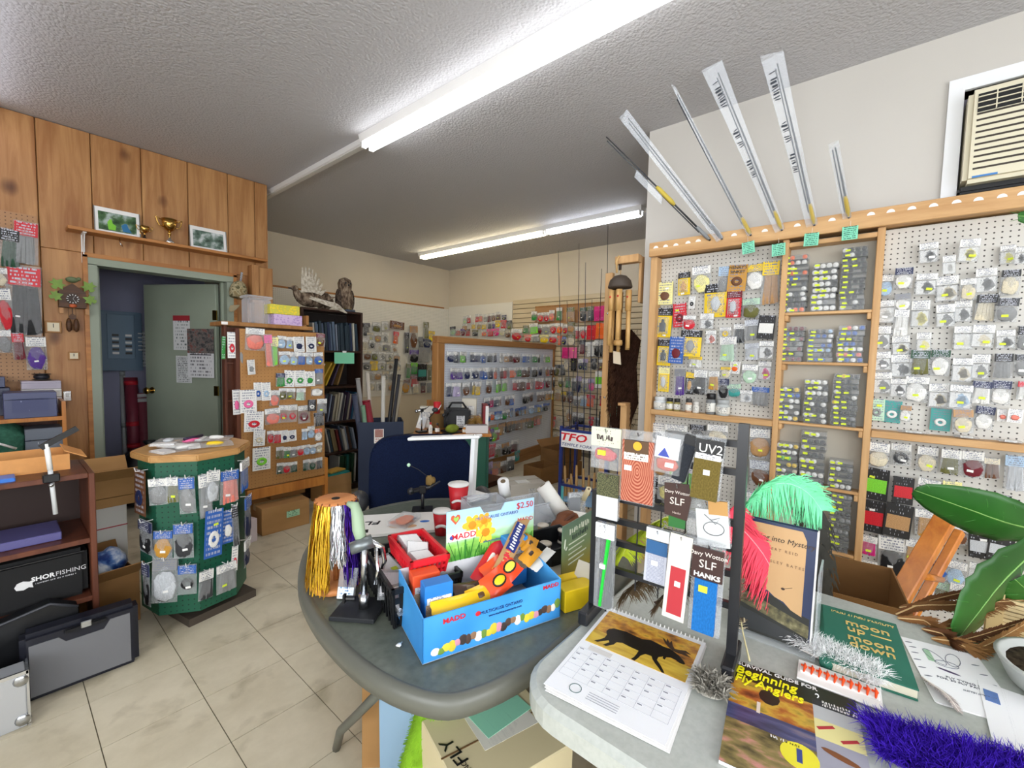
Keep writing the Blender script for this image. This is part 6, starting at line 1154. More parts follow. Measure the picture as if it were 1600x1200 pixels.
ar = sum(tp[i-1][0]*tp[i][1]-tp[i][0]*tp[i-1][1] for i in range(len(tp)))
if ar < 0: tp = tp[::-1]
tin = inset(tp, .026)
obj('table_top', MB().prism(tin, PT-.02, PT-.001), m_pt, pt)
rm = MB(); n = len(tp); vs = []
for k in range(n):
    o_, i_ = tp[k], tin[k]
    for (q, z) in ((i_, PT-.001), ((i_[0]*.6+o_[0]*.4, i_[1]*.6+o_[1]*.4), PT+.003), ((i_[0]*.12+o_[0]*.88, i_[1]*.12+o_[1]*.88), PT-.004), (o_, PT-.018), (o_, PT-.04), (i_, PT-.045)): vs.append((q[0], q[1], z))
fs = [(k*6+j, ((k+1) % n)*6+j, ((k+1) % n)*6+j+1, k*6+j+1) for k in range(n) for j in range(5)]
obj('rim', rm.add(vs, fs), m_rim, pt, True)
for a in ((.74, 1.395), (.80, .72), (1.42, .78), (1.36, 1.5)):
    c_ = Vector((1.03, 1.1)); e = Vector(a); mid = c_.lerp(e, .72)
    obj('leg', MB().tube([(c_.x*.4+e.x*.6, c_.y*.4+e.y*.6, PT-.03), (e.x*.97+.03, e.y*.97+.03, .30), (e.x, e.y, .18), (e.x, e.y, 0)] if a != (.74, 1.395) else [tuple(onz(615, 1058, .55)), tuple(onz(560, 1115, .28)), tuple(onz(532, 1142, .14)), (e.x, e.y, 0)], .014, 8), m_rim, pt, True)
# grey folding table
GT = .74; gx0, gx1, gy0, gy1 = .65, 1.53, -1.05, .538
def rrect(x0, x1, y0, y1, r, n=7):
    out = []
    for cx, cy, a0 in ((x1-r, y1-r, 0), (x0+r, y1-r, PI/2), (x0+r, y0+r, PI), (x1-r, y0+r, 1.5*PI)):
        for k in range(n+1): a = a0+PI/2*k/n; out.append((cx+r*math.cos(a), cy+r*math.sin(a)))
    return out
m_gt = ramp_mat('grey_plastic', 'ShaderNodeTexNoise', [(.3, '#abafa9'), (.7, '#b6bab4')], .42, .4, Scale=90.0, Detail=3.0)
gt = thing('folding_table', 'light grey plastic folding table in the foreground', 'table', (0, 0, 0))
gp = rrect(gx0, gx1, gy0, gy1, .11); gi = rrect(gx0+.012, gx1-.012, gy0+.012, gy1-.012, .1)
vs = [(x, y, GT-.045) for x, y in gp]+[(x, y, GT-.01) for x, y in gp]+[(x, y, GT) for x, y in gi]; n = len(gp)
fs = [(j*n+k, j*n+(k+1) % n, (j+1)*n+(k+1) % n, (j+1)*n+k) for j in range(2) for k in range(n)]+[tuple(range(2*n, 3*n)), tuple(range(n-1, -1, -1))]
obj('table_top', MB().add(vs, fs), m_gt, gt)
for y in (.3, -.8):
    obj('leg_frame', MB().tube([(.80, y, 0), (.80, y, GT-.05)], .014, 8).tube([(1.42, y, 0), (1.42, y, GT-.05)], .014, 8).tube([(.80, y, .3), (1.42, y, .3)], .012, 8), m_steel, gt, True)
# ---------------------------------------------------------------- on the patio table
def z_on(px, py, z=PT): q = onz(px, py, z); return Vector((q.x, q.y, z))
tn = thing('tinsel_stand', 'wooden two-disc stand hung with gold, silver and purple tinsel', 'tinsel stand', z_on(525, 914), 0); m_wd = wood_mat('stand_wood', '#b86f3c', '#cf8a52', 0, 2, .5); TH = .262
obj('base_disc', MB().lathe([(.066, 0), (.07, .004), (.07, .014), (.066, .018)], 24), m_wd, tn, True); obj('top_disc', MB().lathe([(.054, TH-.02), (.058, TH-.016), (.058, TH-.004), (.054, TH)], 24), m_wd, tn, True); obj('spindle', MB().tube([(0, 0, .018), (0, 0, TH-.02)], .008, 8), m_wd, tn, True); obj('centre_hole', MB().lathe([(.012, TH), (.012, TH+.001)], 12), m_black, tn)
for k in range(16): a = 2*PI*k/16; obj('rim_notch', MB().box((.056*math.cos(a), .056*math.sin(a), TH-.01), (.006, .003, .021), Matrix.Rotation(a, 3, 'Z')), M('#7d4a26', .7), tn)
def tinsel(name, a0, a1, n, c, bot, seed):
    r = random.Random(seed); mb = MB(); m = M(c, .22, .9)
    for k in range(n):
        a = r.uniform(a0, a1); R0 = r.uniform(.05, .062); R1 = r.uniform(.062, .092); zb = bot+r.uniform(-.012, .03); w = []
        for j in range(7): f = j/6; aa = a+r.uniform(-.05, .05); R = R0+(R1-R0)*f**.8; w.append((R*math.cos(aa), R*math.sin(aa), TH-.004-(TH-zb)*f))
        mb.ribbon(w, .0022, (math.cos(a+r.uniform(-.8, .8)), math.sin(a+r.uniform(-.8, .8)), 0))
    o = obj(name, mb, m, tn); o['kind'] = 'stuff'
va = math.atan2(-tn.location.y, -tn.location.x)   # towards the viewer
tinsel('gold_tinsel', va-1.35, va-.25, 170, '#e0b43a', .02, 1); tinsel('silver_tinsel', va-.2, va+.35, 80, '#c9ccd2', .10, 2); tinsel('purple_tinsel', va+.3, va+1.3, 130, '#4a2a9c', .03, 3); tinsel('pale_tinsel', va+1.3, va+2.2, 60, '#b9c4c4', .08, 4)
vs_ = thing('fly_vise', 'steel fly tying vise on a square black base', 'vise', z_on(562, 955), -.95)
obj('base_plate', MB().box((0, 0, .006), (.12, .105, .012)), M('#1d1f22', .5), vs_, bevel=.002); obj('post_socket', MB().tube([(.012, 0, .012), (.012, 0, .05)], .014, 12), m_steel, vs_, True); obj('post', MB().tube([(.012, 0, .04), (.012, 0, .19)], .0085, 10), m_steel, vs_, True); obj('thumb_screw', MB().tube([(-.012, -.002, .035), (-.035, -.004, .035)], .006, 8).box((-.04, -.004, .035), (.006, .012, .022)), m_black, vs_)
obj('head_block', MB().tube([(-.02, -.012, .175), (.03, .012, .19)], [.016, .018], 10), M('#73797a', .35, .6), vs_, True); obj('jaw', MB().tube([(.02, .01, .19), (.05, .03, .165), (.055, .035, .125), (.05, .03, .105)], [.008, .007, .006, .005], 8), m_chrome, vs_, True); obj('lever', MB().tube([(.035, .02, .175), (.05, .0, .115), (.045, -.005, .08)], .005, 6), m_chrome, vs_, True)
obj('sage_arm', MB().tube([(.0, .01, .19), (-.012, .02, .215), (-.02, .03, .25), (-.03, .035, .275), (-.05, .035, .28)], [.014, .017, .016, .013, .006], 10), M('#93a88c', .5), vs_, True)
t = thing('sale_packet', 'small clear packet with a white label leaning on the tinsel stand', 'packet', z_on(540, 935), -.7, rot=(-.35, 0, -.9)); piece('bag', 'card', m_clear, t, (0, 0, .04), (.05, .008, .08)); piece('label', 'card', P('#dfe6ea', '#3a78b0', 3), t, (0, -.005, .015), (.045, .004, .03))
# candy box
ta = math.atan2(-.127, .356); CB = Vector((.592, .738, PT+.001)); bw, bd, bhh = .378, .19, .105
cb = thing('candy_box', 'open blue charity candy box with a daffodil display card', 'box', CB, ta)
m_cb = ramp_mat('blue_box_print', 'ShaderNodeTexNoise', [(.3, '#2a7cc4'), (.7, '#4aa0e0')], .4, .4, Scale=6.0)
m_in = M('#d9dade', .7)
obj('front_panel', MB().bx(0, bw, 0, .003, 0, bhh), m_cb, cb); obj('back_panel', MB().bx(0, bw, bd-.003, bd, 0, bhh+.03), m_in, cb)
obj('left_panel', MB().prism([(0, 0), (bd, 0), (bd, bhh+.03), (0, bhh)], 0, .003, mat=Matrix(((0, 0, 1, 0), (1, 0, 0, 0), (0, 1, 0, 0), (0, 0, 0, 1)))), m_cb, cb); obj('right_panel', MB().prism([(0, 0), (bd, 0), (bd, bhh+.03), (0, bhh)], bw-.003, bw, mat=Matrix(((0, 0, 1, 0), (1, 0, 0, 0), (0, 1, 0, 0), (0, 0, 0, 1)))), m_cb, cb); obj('bottom', MB().bx(0, bw, 0, bd, 0, .002), m_in, cb)
pd = ['#e6dcd0', '#3b3230', '#d9c23a', '#8a6a50', '#c78a9a', '#6a8a3a', '#4a3a34', '#c9b93a']
for k in range(26):
    x = .03+k*.0135; c = pd[(k*5) % 8]; z = .018+.02*k/26+RND.uniform(-.004, .006); o = obj('printed_figure', MB().ell((x, -.0005, z), (RND.uniform(.008, .013), .0012, RND.uniform(.008, .015)), 8, 5), M(c, .5), cb)
m_red = M('#c8202e', .5)
text('MADD', 'print_lettering', .016, m_red, cb, (.075, -.001, .085), (PI/2, 0, 0), 'CENTER', 0, 1.2, .0004); text('MADD', 'print_lettering', .014, m_red, cb, (.345, -.001, .094), (PI/2, 0, 0), 'CENTER', 0, 1.2, .0004)
text('MULTICAUSE ONTARIO', 'print_lettering', .011, M('#1c2f6a', .5), cb, (.2, -.001, .078)); text('www.multicauseontario.com', 'print_lettering', .008, M('#1c2f6a', .5), cb, (.21, -.001, .066)); obj('heart_mark', MB().ell((.135, -.001, .08), (.007, .001, .006), 8, 5), m_red, cb)
WC = Wall(Vector((CB.x, CB.y, 0))+Matrix.Rotation(ta, 3, 'Z') @ Vector((0, bd-.004, 0)), ta)
u0 = WC.uz(697, 850)[0]; u1 = WC.uz(833, 820)[0]; zt_ = WC.uz(765, 789)[1]-CB.z; uc = (u0+u1)/2; cw = u1-u0
def daff():
    m, nt, b = nodes('daffodil_meadow'); tc = N(nt, 'ShaderNodeTexCoord'); sp = N(nt, 'ShaderNodeSeparateXYZ'); L(nt, tc, 'Generated', sp, 0)
    n = N(nt, 'ShaderNodeTexNoise'); n.inputs['Scale'].default_value = 5; L(nt, tc, 'Generated', n, 'Vector')
    a = N(nt, 'ShaderNodeMath', operation='MULTIPLY_ADD'); a.inputs[1].default_value = .45; L(nt, n, 0, a, 0); L(nt, sp, 2, a, 2)
    r = N(nt, 'ShaderNodeValToRGB'); e = r.color_ramp.elements; e[0].position = .3; e[0].color = C('#4f9a34'); e[1].position = 1.0; e[1].color = C('#a9d4ee')
    q = e.new(.5); q.color = C('#8fcb5c'); q = e.new(.72); q.color = C('#bfe0c8'); L(nt, a, 0, r, 0); L(nt, r, 0, b, 'Base Color'); b.inputs['Roughness'].default_value = .4; return m
DZ0 = bhh+.02
obj('display_card', MB().prism([(u0, DZ0), (u1, DZ0), (u1, zt_), (uc+.04, zt_), (uc+.028, zt_-.02), (uc-.028, zt_-.02), (uc-.04, zt_), (u0, zt_)], bd-.006, bd-.003, mat=Matrix(((1, 0, 0, 0), (0, 0, 1, 0), (0, 1, 0, 0), (0, 0, 0, 1)))), daff(), cb)
ch_ = zt_-DZ0; fy = bd-.0068
def pet(cx, cz, s, c, nm): 
    mb = MB()
    for k in range(6): a = k*PI/3; mb.ell((cx+s*.55*math.cos(a), fy, cz+s*.55*math.sin(a)), (s*.42, .0008, s*.3), 8, 4, Matrix.Rotation(-a, 3, 'Y'))
    obj(nm, mb, M(c, .5), cb); obj('daffodil_trumpet', MB().ell((cx, fy-.001, cz), (s*.4, .001, s*.38), 10, 4), M('#e88a1c', .5), cb)
pet(u0+cw*.27, DZ0+ch_*.66, .032, '#f2b632', 'daffodil_print'); pet(u0+cw*.40, DZ0+ch_*.70, .026, '#f0a52a', 'daffodil_print'); pet(u0+cw*.42, DZ0+ch_*.46, .034, '#f3c93c', 'daffodil_print')
gs = MB()
for k in range(60): x = u0+.004+cw*RND.random()*.98; gs.bar((x, fy, DZ0), (x+RND.uniform(-.008, .008), fy, DZ0+ch_*RND.uniform(.08, .3)), .0022, .0008)
o = obj('grass_print', gs, M('#3f8a2c', .5), cb); o['kind'] = 'stuff'
for k in range(5): x = u0+cw*(.1+.05*k); obj('stem_print', MB().bar((x, fy, DZ0), (x+.012*(k-2), fy, DZ0+ch_*.42), .004, .0008), M('#2f7a34', .5), cb)
obj('white_band', MB().bx(u0, u0+cw*.31, fy-.0012, fy-.0004, DZ0+ch_*.40, DZ0+ch_*.56), m_white, cb)
text('MADD', 'card_lettering', .022, m_red, cb, (u0+cw*.18, fy-.0016, DZ0+ch_*.48), (PI/2, 0, 0), 'CENTER', 0, 1.15, .0003); obj('round_mark', MB().ell((u0+cw*.05, fy-.0016, DZ0+ch_*.48), (.006, .0006, .006), 10, 4), M('#3a4aa0', .5), cb)
text('$2.50', 'card_lettering', .026, m_red, cb, (u1-cw*.12, fy-.001, DZ0+ch_*.88)); text('MADD', 'card_lettering', .017, m_red, cb, (u1-cw*.11, fy-.001, DZ0+ch_*.57), (PI/2, 0, 0), 'CENTER', 0, 1.1)
text('MULTICAUSE ONTARIO', 'card_lettering', .013, M('#5a6aa8', .5), cb, (uc+cw*.05, fy-.001, DZ0+ch_*.76)); text('www.multicauseontario.com', 'card_lettering', .011, M('#4a5a9a', .5), cb, (uc+cw*.12, fy-.001, DZ0+ch_*.27))
hm = [(.0, -.014), (.014, .002), (.012, .011), (.006, .013), (0, .007), (-.006, .013), (-.012, .011), (-.014, .002)]
obj('heart_emblem', MB().prism([(x+u0+cw*.09, z+DZ0+ch_*.83) for x, z in hm], fy-.0012, fy, mat=Matrix(((1, 0, 0, 0), (0, 0, 1, 0), (0, 1, 0, 0), (0, 0, 0, 1)))), M('#d05a3a', .5), cb); obj('heart_centre', MB().prism([(x*.55+u0+cw*.095, z*.55+DZ0+ch_*.835) for x, z in hm], fy-.002, fy-.001, mat=Matrix(((1, 0, 0, 0), (0, 0, 1, 0), (0, 1, 0, 0), (0, 0, 0, 1)))), M('#8fc25a', .5), cb)
RB = Matrix.Rotation(ta, 3, 'Z')
def inbox(x, y, z): return CB+RB @ Vector((x, y, z))
def pouch_mesh(w, h, d=.02, n=6):
    """pillow-shaped sealed wrapper lying in the xy plane"""
    mb = MB(); vs = []; fs = []
    for sg in (1, -1):
        o = len(vs)
        for j in range(n+1):
            for i in range(n+1):
                u, v = i/n, j/n; b = (math.sin(PI*u)**.6)*(math.sin(PI*v)**.6); zig = .0 if 0 < i < n else .0012*(-1)**j
                vs.append(((u-.5)*w+zig, (v-.5)*h, sg*d*.5*b))
        for j in range(n):
            for i in range(n):
                q = (o+j*(n+1)+i, o+j*(n+1)+i+1, o+(j+1)*(n+1)+i+1, o+(j+1)*(n+1)+i); fs.append(q if sg > 0 else q[::-1])
    return mb.add(vs, fs)
def candy(lab, x, y, z, w, h, c, rot, txt=None, tc='#ffffff', band=None, ts=.016, d=.02):
    t = thing('candy_wrapper', lab, 'candy', inbox(x, y, z), rot=rot); obj('wrapper', pouch_mesh(w, h, d), M(c, .25, 0, .6), t, True)
    if band: obj('printed_band', pouch_mesh(w*.6, h*.62, d*1.12), M(band, .3, 0, .6), t, True)
    if txt == 'O': obj('emblem_rim', MB().ell((.008, 0, d*.5), (.022, .015, .0025), 12, 6), m_black, t, True); obj('emblem', MB().ell((.008, 0, d*.5+.0012), (.018, .011, .0025), 12, 6), M(tc, .4), t, True)
    elif txt: obj('name_patch', MB().box((.045, 0, d*.5), (.04, h*.75, .003)), M('#1c2a6a', .4), t); strokes('name_print', .05, h*.5, M('#c23038', .4), t, (-.01, 0, d*.56), (0, 0, 0), 4); strokes('patch_print', .028, h*.4, m_white, t, (.045, 0, d*.5+.002), (0, 0, 0), 6)
for s_ in (-.004, .004): obj('crimped_end', MB().box((0, 0, 0), (.001, .001, .001)), m_white, cb, loc=(.1, .1, .01)) if False else None
candy('long yellow candy wrapper in the front of the candy box', .10, .035, .088, .135, .05, '#f2c313', (.9, .05, ta+.05), None); candy('smaller yellow wrapper with a dark nut print beside it', .165, .05, .09, .07, .05, '#e8b514', (.8, -.1, ta+.1), None, band='#5a3a1c')
candy('orange peanut cup wrapper in the middle of the candy box', .215, .06, .105, .075, .062, '#ee4a1c', (.75, -.25, ta+.25), 'O', '#f5c21c', ts=.02); candy('second orange peanut cup wrapper behind the first', .262, .085, .118, .07, .06, '#ea431a', (.6, -.4, ta+.3), 'O', '#f7d64a', ts=.016); candy('third orange peanut cup wrapper against the chocolate bars', .238, .11, .112, .07, .06, '#e0501e', (.7, -.3, ta+.2), None, band='#f2b51c')
for i, (x, y, z, r_, lab) in enumerate(((.27, .11, .135, .55, 'lowest brown chocolate bar leaning out of the candy box'), (.29, .125, .15, .6, 'middle brown chocolate bar with an orange label'), (.31, .14, .162, .62, 'uppermost brown chocolate bar with an orange label'))):
    candy(lab, x, y, z, .19, .036, '#b08a5c', (.5, -.5, ta+r_), 'B', '#f0e2c0', '#c79a58', .02, .016)
candy('red and white striped wrapper beside the chocolate bars', .245, .15, .122, .15, .045, '#c8202c', (.5, -.45, ta+.55), None, band='#e8e4dc')
for i, (x, y) in enumerate(((.345, .1), (.365, .135), (.35, .16))): candy('%s gold foil wrapper at the right end of the candy box' % ['front', 'right', 'rear'][i], x, y, .135+.012*i, .07, .04, '#c98a1c', (.5, -.3, ta+.4+.3*i), None, band='#3a2a20')
candy('long white wrapper lying over the right end of the candy box', .385, .10, .115, .12, .03, '#dcdcd8', (.3, -.1, ta+.5), None, d=.01)
candy('brown toffee wrapper behind the yellow wrapper', .16, .10, .085, .09, .04, '#4a3224', (.6, .1, ta), None, band='#7a6a50')
for lab, x, y, z, c in (('blue topped almond snack box standing in the candy box', .06, .075, .004, '#2a7ac8'), ('orange topped almond box behind the blue one', .05, .135, .004, '#e0512a'), ('tall blue snack box at the back right of the candy box', .33, .165, .03, '#2f86d2')):
    t = thing('snack_box', lab, 'snack box', inbox(x, y, z), ta-.03); obj('carton', MB().bx(-.035, .035, -.02, .02, 0, .14), M(c, .4), t, bevel=.002); piece('almond_print', 'card', ramp_mat('almond_print_'+c[1:], 'ShaderNodeTexVoronoi', [(.2, '#6a4322'), (.45, '#b98a5a'), (.7, '#e0d2b8')], .5, Scale=55.0), t, (0, -.0205, .07), (.066, .001, .05)); piece('name_band', 'card', P('#e8e8e6', '#2a4a8a', 3), t, (0, -.0207, .103), (.06, .001, .016))
# black basket and red basket
def basket(name, lab, p, rz, w, d, h, m, nx, ny, flare=1.12):
    t = thing(name, lab, 'basket', p, rz); wb, db = w/flare, d/flare
    obj('base', MB().box((0, 0, .003), (wb, db, .006)), m, t)
    rimm = MB(); e = .008
    for y in (-d/2, d/2): rimm.box((0, y, h-.006), (w+e, e, .014))
    for x in (-w/2, w/2): rimm.box((x, 0, h-.006), (e, d+e, .014))
    obj('rim', rimm, m, t)
    for k in range(nx+1):
        f = -.5+k/nx
        for sy in (-1, 1): obj('slat', MB().bar((f*wb, sy*db/2, .0), (f*w, sy*d/2, h-.006), w/nx*.45, .004), m, t)
    for k in range(ny+1):
        f = -.5+k/ny
        for sx in (-1, 1): obj('slat', MB().bar((sx*wb/2, f*db, .0), (sx*w/2, f*d, h-.006), .004, d/ny*.45), m, t)
    for zf in (.35, .68):
        s_ = 1/flare+(1-1/flare)*zf; mm = MB()
        for y in (-d/2*s_, d/2*s_): mm.box((0, y, h*zf), (w*s_, .003, h*.14))
        for x in (-w/2*s_, w/2*s_): mm.box((x, 0, h*zf), (.003, d*s_, h*.14))
        obj('band', mm, m, t)
    return t
A_, B_, C_ = Vector((.618, .879)), Vector((.709, 1.129)), Vector((.882, 1.074)); bx_ = (A_+(C_)) / 2; ang = math.atan2((C_-B_).y, (C_-B_).x)
basket('black_basket', 'black plastic basket of packets left of the candy box', (.745, .985, PT+.001), ang, .185, .27, .108, M('#121315', .4), 9, 12); basket('red_basket', 'red plastic basket resting on the black basket', (.745, .955, PT+.112), ang+.0, .10, .19, .05, M('#d3202c', .35), 7, 12)
for i, (x, y, rz, c, l) in enumerate(((-.05, -.09, .2, 'w', 'white packet with a yellow sticker at the front of the black basket'), (-.06, -.02, -.3, 'w', 'white packet at the left inside the black basket'), (.0, -.1, .8, 's', 'silver packet in the front of the black basket'), (-.05, .06, .4, 'w', 'white packet at the back of the black basket'))):
    q = Matrix.Rotation(ang, 3, 'Z') @ Vector((x, y, 0)); t = thing('basket_packet', l, 'packet', (.745+q.x, .985+q.y, PT+.055+.006*i), rot=(.35, .1, ang+rz)); piece('bag', 'card', m_clear, t, (0, 0, 0), (.07, .09, .012)); piece('card_insert', 'card', P('#dfdfe2', '#60646c', 5), t, (0, 0, .002), (.06, .07, .01)); piece('price_sticker', 'card', m_yst, t, (.01, -.02, .0075), (.02, .012, .001))
for i, (y, rz) in enumerate(((-.05, .2), (.0, -.3), (.05, .1))):
    q = Matrix.Rotation(ang, 3, 'Z') @ Vector((0, y, 0)); t = thing('basket_packet', '%s white packet lying in the red basket' % ['front', 'middle', 'rear'][i], 'packet', (.745+q.x, .955+q.y, PT+.14+.004*i), rot=(.2, .15, ang+rz)); piece('bag', 'card', m_clear, t, (0, 0, 0), (.06, .07, .012)); piece('card_insert', 'card', P('#e9e9ea', '#888c94', 4), t, (0, 0, .001), (.055, .06, .012))
# cups, catalogue, lamp and clutter at the back of the table
def cup(lab, p, r, h, fill=True):
    t = thing('paper_cup', lab, 'cup', p); obj('cup', MB().lathe([(r*.72, 0), (r, h), (r*.96, h), (r*.7, .01)], 20), M('#c3202b', .4), t, True); obj('rim', MB().lathe([(r*.99, h-.004), (r*1.05, h), (r*.99, h+.004)], 20), m_white, t, True); obj('wave_band', MB().tube([(r*.84*math.cos(a), r*.84*math.sin(a), h*(.35+.12*math.sin(a*2))) for a in [va-1+.2*k for k in range(11)]], .006, 6), m_white, t, True)
    if fill: obj('contents', MB().lathe([(r*.9, h*.9), (r*.5, h*.93), (0.001, h*.92)], 12), M('#1a1a1c', .5), t, True)
    return t
cup('red paper cup with black filling beside the white lamp post', z_on(716, 797), .046, .118); cup('red paper cup in front of the catalogue, partly hidden by the display card', z_on(690, 834), .034, .09, False)
ct = thing('catalogue', 'white open catalogue lying behind the baskets', 'catalogue', z_on(628, 820)+Vector((0, 0, .001)), -.62); obj('page_block', MB().box((0, 0, .005), (.46, .21, .010)), M('#d9d6cf', .6), ct); obj('cover', MB().box((0, 0, .0105), (.46, .21, .001)), M('#e3e1dc', .5), ct)
text('FLY', 'cover_lettering', .05, m_black, ct, (-.13, .01, .0115), (0, 0, PI), 'CENTER', .2, 1.3, .0004, .001); obj('logo_block', MB().box((-.15, -.07, .0113), (.05, .03, .001)), m_black, ct)
for i, (x, y, c, r_) in enumerate(((.0, .0, '#e8702a', .05), (.04, .03, '#2a3a8a', .022), (.09, -.01, '#2a6ac0', .02), (-.02, -.04, '#d8b8a0', .03), (.03, -.05, '#caa07a', .028), (.16, -.03, '#6aa84a', .025))): obj('printed_picture', MB().ell((x, y, .0112), (r_, r_*.6, .0008), 12, 4), M(c, .5), ct)
t = thing('orange_packet', 'orange fuzzy packet lying on the catalogue', 'packet', z_on(632, 822)+Vector((0, 0, .0125)), .4); obj('contents', unit_lump(5), M('#ee7a36', .7, 0, .2, 0, .3), t, True).scale = (.09, .06, .02); t.children[0].location = (0, 0, .012); piece('bag', 'card', m_clear, t, (0, 0, .014), (.12, .08, .02))
lp = thing('desk_lamp', 'white folding desk lamp with a flat horizontal head', 'lamp', z_on(737, 779)); b0 = lp.location
ztop = at(742, 683, (b0-CAM).dot(FW)); hl = at(640, 685, (b0-CAM).dot(FW)+.06); m_lw = M('#eceef0', .35)
obj('base', MB().box((0, 0, .01), (.14, .12, .02)), m_lw, lp, bevel=.008); obj('post', MB().bar((0, 0, .02), tuple(ztop-b0), .022, .032), m_lw, lp); obj('head', MB().bar(tuple(ztop-b0+(ztop-hl).normalized()*.03+Vector((0, 0, .004))), tuple(hl-b0), .06, .014), m_lw, lp, bevel=.004); obj('hinge', MB().ell(tuple(ztop-b0), (.014, .014, .014), 10, 6), m_chrome, lp, True)
vise('small_vise', 'small dark vise holding a fly in front of the navy chair', z_on(660, 800), -.7, .10, m_iron)
t = bpy.data.objects['small_vise']; obj('feather_fly', MB().ell((.03, 0, .14), (.022, .014, .022), 10, 7, fn=lambda p: p*(1+.25*math.sin(p.x*400))), M('#7a6238', .8, 0, .2, 0, .3), t, True); obj('wire_arm', MB().tube([(.03, 0, .15), (-.02, 0, .19), (-.06, 0, .21)], .002, 5), m_iron, t); obj('bead', MB().ell((-.06, 0, .21), (.008, .008, .008), 8, 6), M('#bfe8c8', .3), t, True)
def tray(lab, p, rz, w, d, h, m, name='clear_tray'):
    t = thing(name, lab, 'tray', p, rz); e = .004
    obj('bottom', MB().bx(-w/2, w/2, -d/2, d/2, 0, e), m, t)
    for nm, a in (('long_side', (-w/2, w/2, -d/2, -d/2+e, e, h)), ('long_side', (-w/2, w/2, d/2-e, d/2, e, h)), ('short_side', (-w/2, -w/2+e, -d/2+e, d/2-e, e, h)), ('short_side', (w/2-e, w/2, -d/2+e, d/2-e, e, h))): obj(nm, MB().bx(*a), m, t)
    obj('lid_rim', MB().tube([(-w/2, -d/2, h), (w/2, -d/2, h), (w/2, d/2, h), (-w/2, d/2, h), (-w/2, -d/2, h)], .004, 5), m, t, True); return t
tray('clear plastic tray behind the daffodil card, left one', z_on(757, 806), -.45, .17, .14, .07, m_milky); tray('clear plastic tray behind the daffodil card, right one', z_on(830, 812), -.3, .17, .13, .085, m_milky)
tray('dark tray of spools at the right of the daffodil card', z_on(868, 865), -.3, .16, .16, .06, M('#202124', .45), 'dark_tray')
for i, (px, py, h, c, lab) in enumerate(((848, 842, .05, '#c9a878', 'tan thread spool in the dark tray'), (852, 868, .04, '#b8a088', 'beige thread spool at the front of the dark tray'), (880, 850, .05, '#1c1c1e', 'black spool in the dark tray'))):
    t = thing('thread_spool', lab, 'spool', z_on(px, py)+Vector((0, 0, .006)), 0); obj('flanges', MB().lathe([(.022, 0), (.022, .006), (.012, .007), (.012, h-.007), (.022, h-.006), (.022, h)], 14), M('#d8cfc0', .4), t, True); obj('thread', MB().lathe([(.013, .008), (.019, .01), (.019, h-.01), (.013, h-.008)], 14), M(c, .6), t, True)
def cyl_thing(name, lab, cat, a, b, r, m, m2=None):
    t = thing(name, lab, cat, a); d = b-a; obj('roll', MB().tube([(0, 0, 0), d], r, 14), m, t, True); obj('end_core', MB().tube([d*.985, d*1.004], r*.45, 10), m2 or M('#6a5a44', .7), t); return t
cyl_thing('paper_roll', 'thick white paper roll leaning behind the daffodil card', 'roll', z_on(880, 815)+Vector((0, 0, .03)), at(848, 758, 1.85), .032, M('#e6e4de', .6)); cyl_thing('paper_roll', 'crumpled white tissue roll left of the thick roll', 'roll', z_on(790, 790)+Vector((0, 0, .03)), at(786, 752, 1.95), .026, M('#f0f0f0', .6)); cyl_thing('pen_tube', 'thin yellowish tube standing right of the rolls', 'tube', z_on(905, 800)+Vector((0, 0, .02)), at(920, 764, 1.78), .011, M('#d8c9a0', .5))
t = thing('brown_cloth', 'crumpled brown leather piece beside the paper roll', 'leather', z_on(885, 830), .2); obj('body', MB().ell((0, 0, .035), (.10, .05, .035), 14, 8, fn=lambda p: p*(1+.16*math.sin(p.x*60))), M('#7a4a30', .7, 0, .2, 0, .2), t, True); obj('strap', MB().tube([(-.08, 0, .05), (0, -.03, .075), (.07, 0, .05)], .006, 6), M('#5a3220', .6), t, True)
t = thing('white_box_lid', 'white box lid leaning behind the green sign', 'lid', z_on(905, 838), .5, rot=(0, -.5, .3)); obj('panel', MB().box((0, 0, .02), (.2, .12, .01)), M('#e3e0da', .6), t); obj('lip', MB().box((0, -.06, .03), (.2, .006, .03)), M('#d5d2cc', .6), t)
t = thing('grey_packet', 'grey and white packet standing behind the green sign', 'packet', z_on(900, 812), -.6); piece('bag', 'card', m_milky, t, (0, 0, .06), (.08, .01, .12)); piece('grey_panel', 'card', M('#8d9196', .5), t, (-.01, -.006, .05), (.05, .003, .1)); piece('header_card', 'card', P('#d6dade'), t, (0, -.006, .108), (.075, .003, .02))
# green sign card
def grad_sign():
    m, nt, b = nodes('green_sign_print'); tc = N(nt, 'ShaderNodeTexCoord'); sp = N(nt, 'ShaderNodeSeparateXYZ'); L(nt, tc, 'Generated', sp, 0); r = N(nt, 'ShaderNodeValToRGB'); e = r.color_ramp.elements
    e[0].position = 0; e[0].color = C('#b59a2a'); e[1].position = .5; e[1].color = C('#7f9468'); q = e.new(1.0); q.color = C('#5f7a68'); L(nt, sp, 2, r, 0); L(nt, r, 0, b, 'Base Color'); b.inputs['Roughness'].default_value = .4; return m
WG = Wall((0, .66, 0), .04); ga0 = WG.uz(878, 880); ga1 = WG.uz(924, 850); gz1 = WG.uz(900, 812)[1]; gz0 = PT+.002
sg = thing('sign_card', 'green and yellow printed sign card standing beside the candy box', 'sign', WG.pt((ga0[0]+ga1[0])/2, gz0), .04); gw = ga1[0]-ga0[0]; gh = gz1-gz0
obj('card', MB().bx(-gw/2, gw/2, 0, .003, 0, gh), grad_sign(), sg); obj('foot', MB().box((0, .04, .0015), (gw*.8, .08, .003)), M('#b5b0a0', .6), sg)
